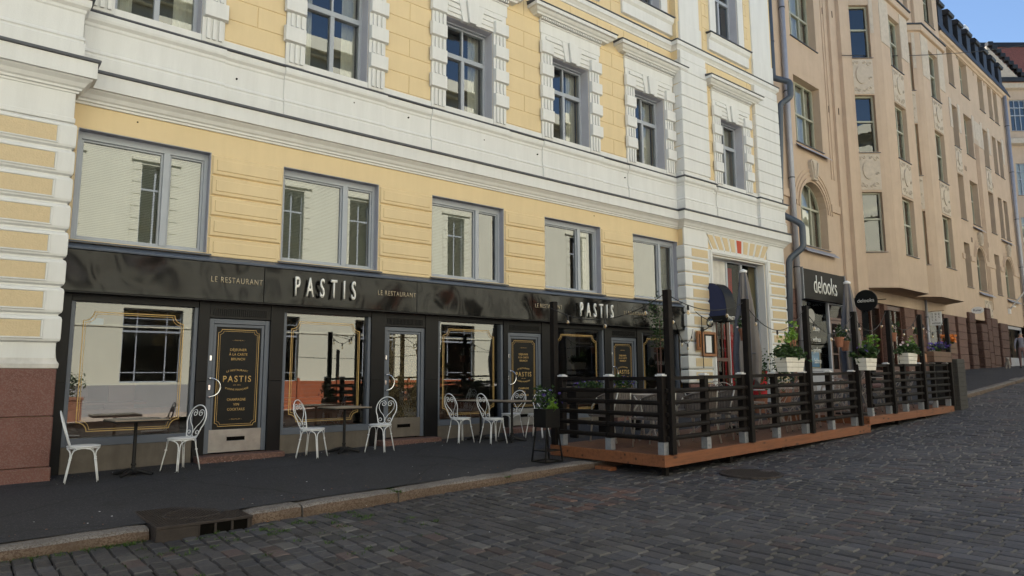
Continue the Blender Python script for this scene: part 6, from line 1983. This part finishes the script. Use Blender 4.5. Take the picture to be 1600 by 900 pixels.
for s, n, deg, lb in ((3.35, 1.0, 10, 'bistro chair behind the railing just right of the first tall rail post'), (3.95, .55, 80, 'bistro chair below the first white flower box'),
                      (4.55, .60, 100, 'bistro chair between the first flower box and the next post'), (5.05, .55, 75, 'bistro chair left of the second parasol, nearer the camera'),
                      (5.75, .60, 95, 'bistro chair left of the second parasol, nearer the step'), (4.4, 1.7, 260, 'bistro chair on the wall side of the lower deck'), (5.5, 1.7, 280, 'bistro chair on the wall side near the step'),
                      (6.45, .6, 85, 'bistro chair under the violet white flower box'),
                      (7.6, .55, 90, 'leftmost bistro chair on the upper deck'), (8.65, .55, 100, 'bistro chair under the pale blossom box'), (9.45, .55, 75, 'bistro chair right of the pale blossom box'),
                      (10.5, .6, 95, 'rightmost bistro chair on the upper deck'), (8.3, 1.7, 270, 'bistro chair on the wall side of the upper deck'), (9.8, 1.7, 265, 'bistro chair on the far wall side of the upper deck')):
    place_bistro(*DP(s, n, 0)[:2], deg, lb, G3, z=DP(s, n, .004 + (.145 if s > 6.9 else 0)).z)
# round white deck tables and square ones
def make_decktable():
    t = thing('cafe_table', 'x', 'table')
    w = MB(); w.lathe([(.001, .73), (.30, .73), (.31, .74), (.30, .752), (.001, .752)], n=24); w.build('tabletop', 'shade_taupe_metal', t)
    w = MB(); w.lathe([(.02, .05), (.02, .73)], n=10); w.build('pedestal', 'shade_taupe_metal', t)
    w = MB()
    for a in (0, 120, 240):
        c, s = math.cos(rad(a)), math.sin(rad(a)); w.tube([(c * .02, s * .02, .2), (c * .1, s * .1, .1), (c * .24, s * .24, .012)], .014, 6)
    w.build('foot', 'shade_taupe_metal', t)
    return t
dt = make_decktable(); G4 = 'round metal tables on the decks'; first = True
for s, n, lb in ((1.35, 1.2, 'round metal table among the wicker armchairs'), (2.75, 1.2, 'round metal table beside the first parasol pole'), (4.25, 1.15, 'round metal table behind the first flower box'), (5.45, 1.15, 'round metal table before the second parasol'), (8.25, 1.1, 'round metal table on the upper deck, nearer'), (9.85, 1.1, 'round metal table on the upper deck, farther')):
    p = DP(s, n, .003 + (.145 if s > 6.9 else 0))
    if first: dt.location = p; dt['label'] = lb; dt['group'] = G4; first = False
    else: dup(dt, tuple(p), 0, lb, G4)
t = thing('plant_pot', 'tall pale tapered pot standing on the deck behind the railing', 'pot', tuple(DP(3.05, .55, .003)))
w = MB(); w.lathe([(.10, 0), (.15, .45), (.16, .46), (.14, .46), (.135, .40)], n=18); w.build('pot', 'relief', t); foliage('foliage', t, (0, 0, .75), .2, .2, .3, 160, .08, 'leaf', 7)
t = thing('rose_bush', 'dark leafy bush in a pot below the menu box', 'plant', (15.9, 9.6, pave_z(15.9, 9.6)))
w = MB(); w.lathe([(.14, 0), (.2, .42), (.17, .42)], n=16); w.build('pot', 'terracotta', t); foliage('foliage', t, (0, 0, .98), .30, .3, .42, 420, .075, 'leaf', 8); stems('stem', t, [((0, 0, .3), (random.uniform(-.2, .2), random.uniform(-.2, .2), 1.2)) for _ in range(7)], .008)
t = thing('rose_bush', 'dark leafy bush in a pot at the right of the entrance door', 'plant', (17.6, 9.9, pave_z(17.6, 9.9)))
w = MB(); w.lathe([(.14, 0), (.2, .42), (.17, .42)], n=16); w.build('pot', 'terracotta', t); foliage('foliage', t, (0, 0, .98), .36, .36, .42, 480, .075, 'leaf', 9); stems('stem', t, [((0, 0, .3), (random.uniform(-.2, .2), random.uniform(-.2, .2), 1.2)) for _ in range(7)], .008)
t = thing('climbing_plant', 'leafy plant hanging by the right end of the black fascia', 'plant', (13.6, 10.9, pave_z(13.6, 10.9)))
w = MB(); w.lathe([(.14, 0), (.2, .40), (.17, .4)], n=16); w.build('pot', 'terracotta', t); stems('stem', t, [((0, 0, .3), (random.uniform(-.1, .1), random.uniform(-.1, .1), 2.4)) for _ in range(4)], .010, 'door_wood'); foliage('foliage', t, (0, 0, 2.3), .26, .2, .55, 420, .07, 'leaf', 10)

# ---------------------------------------------------------------- closed parasols
def parasol(label, base, top, mats, seed, r0=.17):
    t = thing('closed_parasol', label, 'parasol', base, 0, 'closed grey parasols')
    H = top - base[2]
    w = MB(); w.tube([(0, 0, 0), (0, 0, H)], .022, 10); w.build('pole', 'alu', t)
    w = MB(); w.lathe([(.03, H - .03), (.075, H - .02), (.075, H + .015), (.03, H + .04), (.01, H + .05)], n=14); w.build('cap', 'white_metal', t)
    w = MB(); w.box(-.3, -.3, 0, .3, .3, .05); w.build('base', 'cast', t, bevel=.01)
    rg = random.Random(seed); n = 48; m = 26; vs = []; fs = []; mi = []
    for i in range(m + 1):
        u = i / m; z = H - .02 - u * (H * .70)
        r = .055 + r0 * (u ** .75) * (1.0 if u < .75 else 1.0 - 1.3 * (u - .75))
        for j in range(n):
            a = 2 * math.pi * j / n
            fold = math.sin(a * 8 + 1.2 * math.sin(u * 2.5)) * .42 * min(1, u * 2.2) + .10 * math.sin(a * 3 + u * 4)
            rr_ = r * (1 + fold)
            zz_ = z - (.10 * math.sin(a * 4) * max(0, u - .6) * 2.5)
            vs.append((rr_ * math.cos(a) + .02 * math.sin(u * 5), rr_ * math.sin(a), zz_))
    for i in range(m):
        for j in range(n): fs.append((i * n + j, i * n + (j + 1) % n, (i + 1) * n + (j + 1) % n, (i + 1) * n + j))
    w = MB(); w._add(vs, fs); w.mi = [1 if (k % n) in (6, 7, 8, 18, 19, 20, 30, 31, 32, 42, 43, 44) else 0 for k in range(len(fs))]
    c = w.build('canopy', list(mats), t, smooth=True)
    w = MB(); w.tube([(.20 * math.cos(2 * math.pi * k / 20), .20 * math.sin(2 * math.pi * k / 20), H * .47) for k in range(20)], .012, 6, closed=True); w.build('strap', 'canvas_dark', c)
p = DP(4.62, 1.35, 0); parasol('closed grey parasol standing in front of the entrance doorway', (12.05, 7.5, B0.z + .05), 3.55, ('canvas', 'canvas_dark'), 3, .18)
parasol('closed grey parasol standing between the two delooks signs', (15.05, 6.85, B0.z + .07 + .15), 3.5, ('canvas', 'canvas_dark'), 5, .15)

# ---------------------------------------------------------------- string lights
def bulb_string(label, pts, sag, nb, group='string lights with clear bulbs over the terrace'):
    a = Vector(pts[0]); b = Vector(pts[1])
    t = thing('string_light', label, 'string light', tuple(a), 0, group)
    P = []
    for k in range(21):
        u = k / 20; q = a.lerp(b, u) - a; q.z -= sag * 4 * u * (1 - u); P.append(tuple(q))
    w = MB(); w.tube(P, .007, 5); w.build('cable', 'black_rubber', t)
    for k in range(nb):
        u = (k + .5) / nb; q = a.lerp(b, u) - a; q.z -= sag * 4 * u * (1 - u)
        w = MB(); w.lathe([(.016, -.005), (.018, -.06), (.014, -.07)], tuple(q), 8); s = w.build('socket', 'black_rubber', t)
        w = MB(); w.lathe([(.012, -.07), (.020, -.085), (.026, -.112), (.020, -.138), (.002, -.148)], tuple(q), 10); w.build('bulb', 'bulb', s, smooth=True)
        w = MB(); w.lathe([(.005, -.075), (.005, -.13)], tuple(q), 5); w.build('filament', 'gold', s)
def TP(s, h=2.2, dz=0): return DP(s, .02, h + dz)
bulb_string('string of bulbs from the near corner post to the left end post', (DP(.14, 0, 2.22), DP(-.05, 2.1, 2.15)), .28, 3)
bulb_string('string of bulbs from the near corner post to the black fascia end', (DP(.14, 0, 2.22), (15.3, 11.1, 2.75)), .55, 4)
bulb_string('string of bulbs between the corner post and the post before the entrance', (TP(.15), TP(2.24)), .18, 2)
bulb_string('string of bulbs between the entrance post and the drainpipe post', (TP(2.24), TP(4.33)), .42, 3)
bulb_string('string of bulbs between the drainpipe post and the second parasol', (TP(4.33), TP(6.42)), .42, 3)
bulb_string('string of bulbs from the second parasol to the upper deck post', (TP(6.42), TP(8.2, 2.2, .145)), .38, 3)
bulb_string('string of bulbs between the upper deck posts, nearer', (TP(8.2, 2.2, .145), TP(10.15, 2.2, .145)), .38, 3)
bulb_string('string of bulbs between the upper deck posts, farthest', (TP(10.15, 2.2, .145), TP(12.1, 2.2, .145)), .38, 3)

# ---------------------------------------------------------------- entrance fittings
def dome_awning():
    t = thing('dome_awning', 'small black dome awning with navy side and PASTIS on its valance', 'awning', (16.02, 11.1, 2.95))
    L = .44; n = 12; D = .58
    prof_ = [(0, 0.0), (-D, 0.0), (-D, .18)]
    arcp = [(-D * math.cos(rad(90 * k / n)) ** .75, .18 + .90 * math.sin(rad(90 * k / n)) ** .9) for k in range(1, n + 1)]
    pr_ = [(y, z) for y, z in prof_] + arcp
    w = MB(); m = len(pr_)
    side = [(0.0, y, z) for y, z in pr_]
    w._add(side, [tuple(range(m))]); w.mi[-1] = 1
    w._add([(L, y, z) for y, z in pr_], [tuple(range(m - 1, -1, -1))])
    vs = [(-.004, y - (.006 if y < 0 else 0), z + .006) for y, z in pr_] + [(L + .004, y - (.006 if y < 0 else 0), z + .006) for y, z in pr_]
    w._add(vs, [(i, m + i, m + i + 1, i + 1) for i in range(1, m - 1)])
    w.build('canopy', ['black_paint', 'navy'], t)
    w = MB(); w.box(-.02, -D - .02, .0, L + .02, -D - .008, .16); w.box(-.03, -D - .02, .0, -.012, 0, .16)
    w.build('valance', 'black_paint', t)
    text('lettering', 'PASTIS', .09, (L / 2, -D - .022, .085), 'letter', t, width=.36, bold=.02, ext=.001)
dome_awning()
def menu_box(label, x, y, z, rz, wd, ht, paper=True):
    t = thing('menu_box', label, 'menu box', (x, y, z), rz)
    w = MB(); f = .07
    w.box(-wd / 2, -.06, 0, -wd / 2 + f, 0, ht); w.box(wd / 2 - f, -.06, 0, wd / 2, 0, ht); w.box(-wd / 2 + f, -.06, 0, wd / 2 - f, 0, f); w.box(-wd / 2 + f, -.06, ht - f, wd / 2 - f, 0, ht)
    w.build('frame', 'menu_wood', t, bevel=.006)
    w = MB(); w.box(-wd / 2 + f, -.03, f, wd / 2 - f, -.004, ht - f); w.build('backing', 'black_paint', t)
    if paper: w = MB(); w.box(-wd * .22, -.036, f + .03, wd * .18, -.031, ht - f - .04); w.build('menu_sheet', 'paper', t)
menu_box('orange brown framed menu box with a white sheet on the stucco pier', 15.86, 11.04, 2.02, 0, .62, .66)
menu_box('narrow wooden box seen end on at the right end of the fascia', 15.38, 11.02, 2.18, rad(20), .30, .50, False)
t = thing('wall_lantern', 'small globe lantern on a bracket above the menu box', 'wall lamp', (15.62, 11.05, 2.72))
w = MB(); w.lathe([(.07, -.01), (.07, .01)], (0, 0, 0), 12); w.tube([(0, .0, 0), (.02, -.12, .02), (.05, -.2, .08)], .013, 6); w.box(-.05, -.03, -.08, .05, .0, .08); w.build('bracket', 'black_paint', t)
w = MB(); w.lathe([(.05, .08), (.085, .12), (.10, .20), (.085, .27), (.06, .29)], (.06, -.22, 0), 14); w.build('glass_globe', 'glass_old', t, smooth=True)
w = MB(); w.lathe([(.06, .29), (.055, .32), (.01, .36)], (.06, -.22, 0), 12); w.lathe([(.055, .07), (.055, .085)], (.06, -.22, 0), 12); w.build('cap', 'black_paint', t)
w = MB(); w.lathe([(.006, .09), (.006, .2)], (.06, -.22, 0), 6); w.build('filament', 'gold', t)
t = thing('red_bin', 'red round bin standing by the entrance door', 'bin', (16.9, 10.2, pave_z(16.9, 10.2)))
w = MB(); w.lathe([(.18, 0), (.21, .95), (.22, .96), (.22, 1.02), (.2, 1.02)], n=18); w.build('drum', 'red_cloth', t, smooth=False)
wire('black cable drooping along the wall by the menu box', (15.30, 11.0, 3.2), (16.1, 10.6, 3.05), .16, .012, 'wall_cable')
wire('black cable hanging down the pier beside the fascia end', (15.52, 10.98, 3.1), (15.54, 10.98, 1.7), .0, .012, 'wall_cable')

# ================================================================ PEOPLE AND THE DOG
def skin_body(name, joints, edges, mat, parent=None, sub=2):
    me = bpy.data.meshes.new(name)
    ks = list(joints); me.from_pydata([joints[k][0] for k in ks], [(ks.index(a), ks.index(b)) for a, b in edges], [])
    o = bpy.data.objects.new(name, me); C.objects.link(o)
    m = o.modifiers.new('skin', 'SKIN')
    me.skin_vertices or None
    if not me.skin_vertices: me.attributes
    for i, k in enumerate(ks):
        r = joints[k][1]; r = r if isinstance(r, tuple) else (r, r)
        o.data.skin_vertices[0].data[i].radius = r
        o.data.skin_vertices[0].data[i].use_root = (i == 0)
    s = o.modifiers.new('sub', 'SUBSURF'); s.levels = sub; s.render_levels = sub
    me.materials.append(M[mat]) if mat else None
    dg = bpy.context.evaluated_depsgraph_get()
    nm = bpy.data.meshes.new_from_object(o.evaluated_get(dg))
    o.modifiers.clear(); o.data = nm; nm.name = name
    nm.polygons.foreach_set('use_smooth', [True] * len(nm.polygons))
    if parent: o.parent = parent
    return o
def person_walking(label, loc, rz):
    """walks towards local +x, 1.75 m tall; local y is to the left"""
    t = thing('person', label, 'person', loc, rz)
    J = {'pelvis': ((0, 0, .95), (.15, .115)), 'waist': ((.0, 0, 1.08), (.14, .105)), 'chest': ((.01, 0, 1.28), (.165, .115)), 'sh': ((0, 0, 1.42), (.12, .09)), 'neck': ((.01, 0, 1.52), .052), 'head': ((.03, 0, 1.62), (.078, .09)), 'top': ((.03, 0, 1.70), (.062, .075))}
    E = [('pelvis', 'waist'), ('waist', 'chest'), ('chest', 'sh'), ('sh', 'neck'), ('neck', 'head'), ('head', 'top')]
    for s, n_, st, arm in ((1, 'l', .22, -.16), (-1, 'r', -.20, .18)):
        J['hip' + n_] = ((0, s * .09, .90), .095); J['knee' + n_] = ((st * .55 + .03, s * .10, .50), .062); J['ank' + n_] = ((st - .03, s * .10, .09), .038); J['toe' + n_] = ((st + .13, s * .11, .035), .035)
        J['shd' + n_] = ((0, s * .19, 1.40), .062); J['elb' + n_] = ((arm * .5 - .02, s * .25, 1.13), .042); J['wri' + n_] = ((arm + .05, s * .25, .89), .027); J['hand' + n_] = ((arm + .07, s * .25, .82), (.022, .036))
        E += [('pelvis', 'hip' + n_), ('hip' + n_, 'knee' + n_), ('knee' + n_, 'ank' + n_), ('ank' + n_, 'toe' + n_), ('sh', 'shd' + n_), ('shd' + n_, 'elb' + n_), ('elb' + n_, 'wri' + n_), ('wri' + n_, 'hand' + n_)]
    b = skin_body('body', J, E, 'skin', t)
    # fingers rooted in each palm
    for s, arm in ((1, -.16), (-1, .18)):
        for k in range(5):
            x = arm + .05 + .014 * k if k < 4 else arm + .095
            z0 = .80; L = (.075, .085, .08, .062, .055)[k]
            Jf = {'a': ((x, s * .25, z0 + .015 if k < 4 else z0 + .04), .009), 'b': ((x + .006, s * .248, z0 - L * .5), .008), 'c': ((x + .016, s * .243, z0 - L), .0065)}
            f = skin_body('finger', Jf, [('a', 'b'), ('b', 'c')], 'skin', t, 1)
            f.name = 'finger'
    me = b.data
    # clothes: same surface, coloured per face by height
    for m in ('shirt', 'trousers', 'hair_grey', 'black_rubber'): me.materials.append(M[m])
    for p in me.polygons:
        c = p.center
        if c.z < .10: p.material_index = 4
        elif c.z < 1.0 and abs(c.y) < .215: p.material_index = 2
        elif .93 < c.z < 1.47: p.material_index = 1
        elif c.z > 1.60 and c.x < .08: p.material_index = 3
        elif c.z > 1.70: p.material_index = 3
    sh_ = MB(); sh_.lathe([(.165, .93), (.172, .98), (.168, 1.05)], (0, 0, 0), 20)
    w = MB()
    for s in (-1, 1): w.lathe([(.004, -.02), (.017, 0), (.004, .02)], (.03, s * .085, 1.60), 8); w.lathe([(.002, -.008), (.008, 0), (.002, .008)], (.108, s * .03, 1.63), 8)
    w.lathe([(.012, -.02), (.008, .015)], (.118, 0, 1.60), 6)
    w.build('ears_and_nose', 'skin', t, smooth=True)
    return t
pz = pave_z(38.6, 9.9)
person_walking('person in a blue grey shirt and dusty pink trousers walking away', (39.5, 9.98, pz), rad(12))
def sitting_person(label, loc, rz):
    t = thing('person', label, 'person', loc, rz)
    J = {'pelvis': ((0, 0, .55), (.16, .13)), 'waist': ((0, 0, .70), (.135, .11)), 'chest': ((.0, 0, .90), (.16, .12)), 'sh': ((0, 0, 1.04), (.11, .085)), 'neck': ((.01, 0, 1.13), .05), 'head': ((.03, 0, 1.23), (.078, .092)), 'top': ((.03, 0, 1.31), (.062, .07))}
    E = [('pelvis', 'waist'), ('waist', 'chest'), ('chest', 'sh'), ('sh', 'neck'), ('neck', 'head'), ('head', 'top')]
    for s, n_ in ((1, 'l'), (-1, 'r')):
        J['hip' + n_] = ((.06, s * .10, .52), .085); J['knee' + n_] = ((.44, s * .12, .50), .062); J['ank' + n_] = ((.42, s * .12, .09), .038); J['toe' + n_] = ((.56, s * .13, .035), .035)
        J['shd' + n_] = ((0, s * .19, 1.02), .06); J['elb' + n_] = ((.06, s * .25, .76), .042); J['wri' + n_] = ((.28, s * .17, .74), .027); J['hand' + n_] = ((.35, s * .14, .75), (.036, .02))
        E += [('pelvis', 'hip' + n_), ('hip' + n_, 'knee' + n_), ('knee' + n_, 'ank' + n_), ('ank' + n_, 'toe' + n_), ('sh', 'shd' + n_), ('shd' + n_, 'elb' + n_), ('elb' + n_, 'wri' + n_), ('wri' + n_, 'hand' + n_)]
    b = skin_body('body', J, E, 'skin', t)
    me = b.data
    for m in ('black_paint', 'trousers', 'hair_dark'): me.materials.append(M[m])
    for p in me.polygons:
        c = p.center
        if c.z < .62 and c.z > .08: p.material_index = 2
        elif .62 <= c.z < 1.10 and c.x < .25: p.material_index = 1
    n = 20; w = MB(); w.lathe([(.10, -.10), (.115, .0), (.105, .07), (.06, .12), (.01, .135)], (.005, 0, 1.26), n); w.build('hair', 'hair_dark', t, smooth=True)
p = DP(10.9, 1.45, .145)
sitting_person('dark haired person seated behind the violet trough on the upper deck', (p.x, p.y, p.z), rad(-60))
def dog(label, loc, rz):
    t = thing('dog', label, 'dog', loc, rz)
    J = {'rump': ((-.16, 0, .28), (.075, .085)), 'belly': ((-.02, 0, .27), (.07, .075)), 'chest': ((.14, 0, .28), (.075, .10)), 'neck': ((.21, 0, .38), .055), 'head': ((.25, 0, .46), (.055, .055)), 'muz': ((.33, 0, .44), .03), 'tail': ((-.25, 0, .36), .02), 'tail2': ((-.27, 0, .45), .014)}
    E = [('rump', 'belly'), ('belly', 'chest'), ('chest', 'neck'), ('neck', 'head'), ('head', 'muz'), ('rump', 'tail'), ('tail', 'tail2')]
    for s, n_ in ((1, 'l'), (-1, 'r')):
        J['f' + n_] = ((.14, s * .06, .20), .04); J['fk' + n_] = ((.145, s * .06, .11), .022); J['fp' + n_] = ((.165, s * .06, .015), .02)
        J['h' + n_] = ((-.15, s * .065, .21), .05); J['hk' + n_] = ((-.10, s * .07, .16), .032); J['hh' + n_] = ((-.20, s * .07, .09), .018); J['hp' + n_] = ((-.17, s * .07, .015), .02)
        J['e' + n_] = ((.24, s * .045, .52), .018); J['e2' + n_] = ((.25, s * .065, .47), .014)
        E += [('chest', 'f' + n_), ('f' + n_, 'fk' + n_), ('fk' + n_, 'fp' + n_), ('rump', 'h' + n_), ('h' + n_, 'hk' + n_), ('hk' + n_, 'hh' + n_), ('hh' + n_, 'hp' + n_), ('head', 'e' + n_), ('e' + n_, 'e2' + n_)]
    skin_body('body', J, E, 'dogfur', t)
    w = MB(); w.lathe([(.002, -.01), (.011, 0), (.002, .01)], (.36, 0, .445), 8)
    for s in (-1, 1): w.lathe([(.002, -.006), (.007, 0), (.002, .006)], (.30, s * .028, .485), 6)
    w.build('nose_and_eyes', 'black_rubber', t)
dog('small pale dog standing by the granite pier near the walking person', (38.0, 10.2, pave_z(38.0, 10.2)), rad(200))

# terracotta tub with a shrub across the street (seen reflected in the first shop window)
t = thing('terracotta_planter', 'square terracotta tub with a bushy shrub on the far pavement', 'planter', (2.9, -2.8, 0.13))
w = MB(); w.box(-.35, -.35, 0, .35, .35, .78); w.box(-.38, -.38, .70, .38, .38, .80); w.build('tub', 'terracotta', t, bevel=.01)
foliage('foliage', t, (0, 0, 1.25), .38, .38, .45, 520, .09, 'leaf', 99)

# dry litter, grit and leaf bits gathered by the wall and the kerb
def litter():
    rg = random.Random(44); mb = MB()
    for k in range(420):
        q = rg.random()
        if q < .45: x = rg.uniform(-1, 14); y = 11.05 - abs(rg.gauss(0, .10)); z = pave_z(x, y) + .008
        elif q < .6: x = rg.uniform(-1, 9); y = kerb_y(x) + .3 + abs(rg.gauss(0, .2)); z = pave_z(x, y) + .008
        elif q < .75: x = rg.uniform(-1, 9); y = rg.uniform(7.5, 11); z = pave_z(x, y) + .008
        elif q < .9: x = rg.uniform(-1, 14); y = kerb_y(x) - .05 - abs(rg.gauss(0, .08)); z = K(x) + .008
        else: x = rg.uniform(0, 14); y = rg.uniform(3.2, 7); z = K(x) + .012
        if 1.5 < x < 2.5 and 6.9 < y < 8.1: continue
        s = rg.uniform(.006, .016); a = rg.uniform(0, 6.28); c, n = math.cos(a) * s, math.sin(a) * s; h = rg.uniform(.001, .008)
        mb.m = 0 if rg.random() < .75 else 1
        mb._add([(x - c, y - n, z), (x + n * .6, y - c * .6, z + h), (x + c, y + n, z), (x - n * .6, y + c * .6, z + h * .5)], [(0, 1, 2), (0, 2, 3)])
    return mb.build('litter', ['menu_wood', 'paper'])
tag(litter(), 'dry leaf bits, grit and paper scraps scattered along the wall and the kerb', 'litter', kind='stuff')
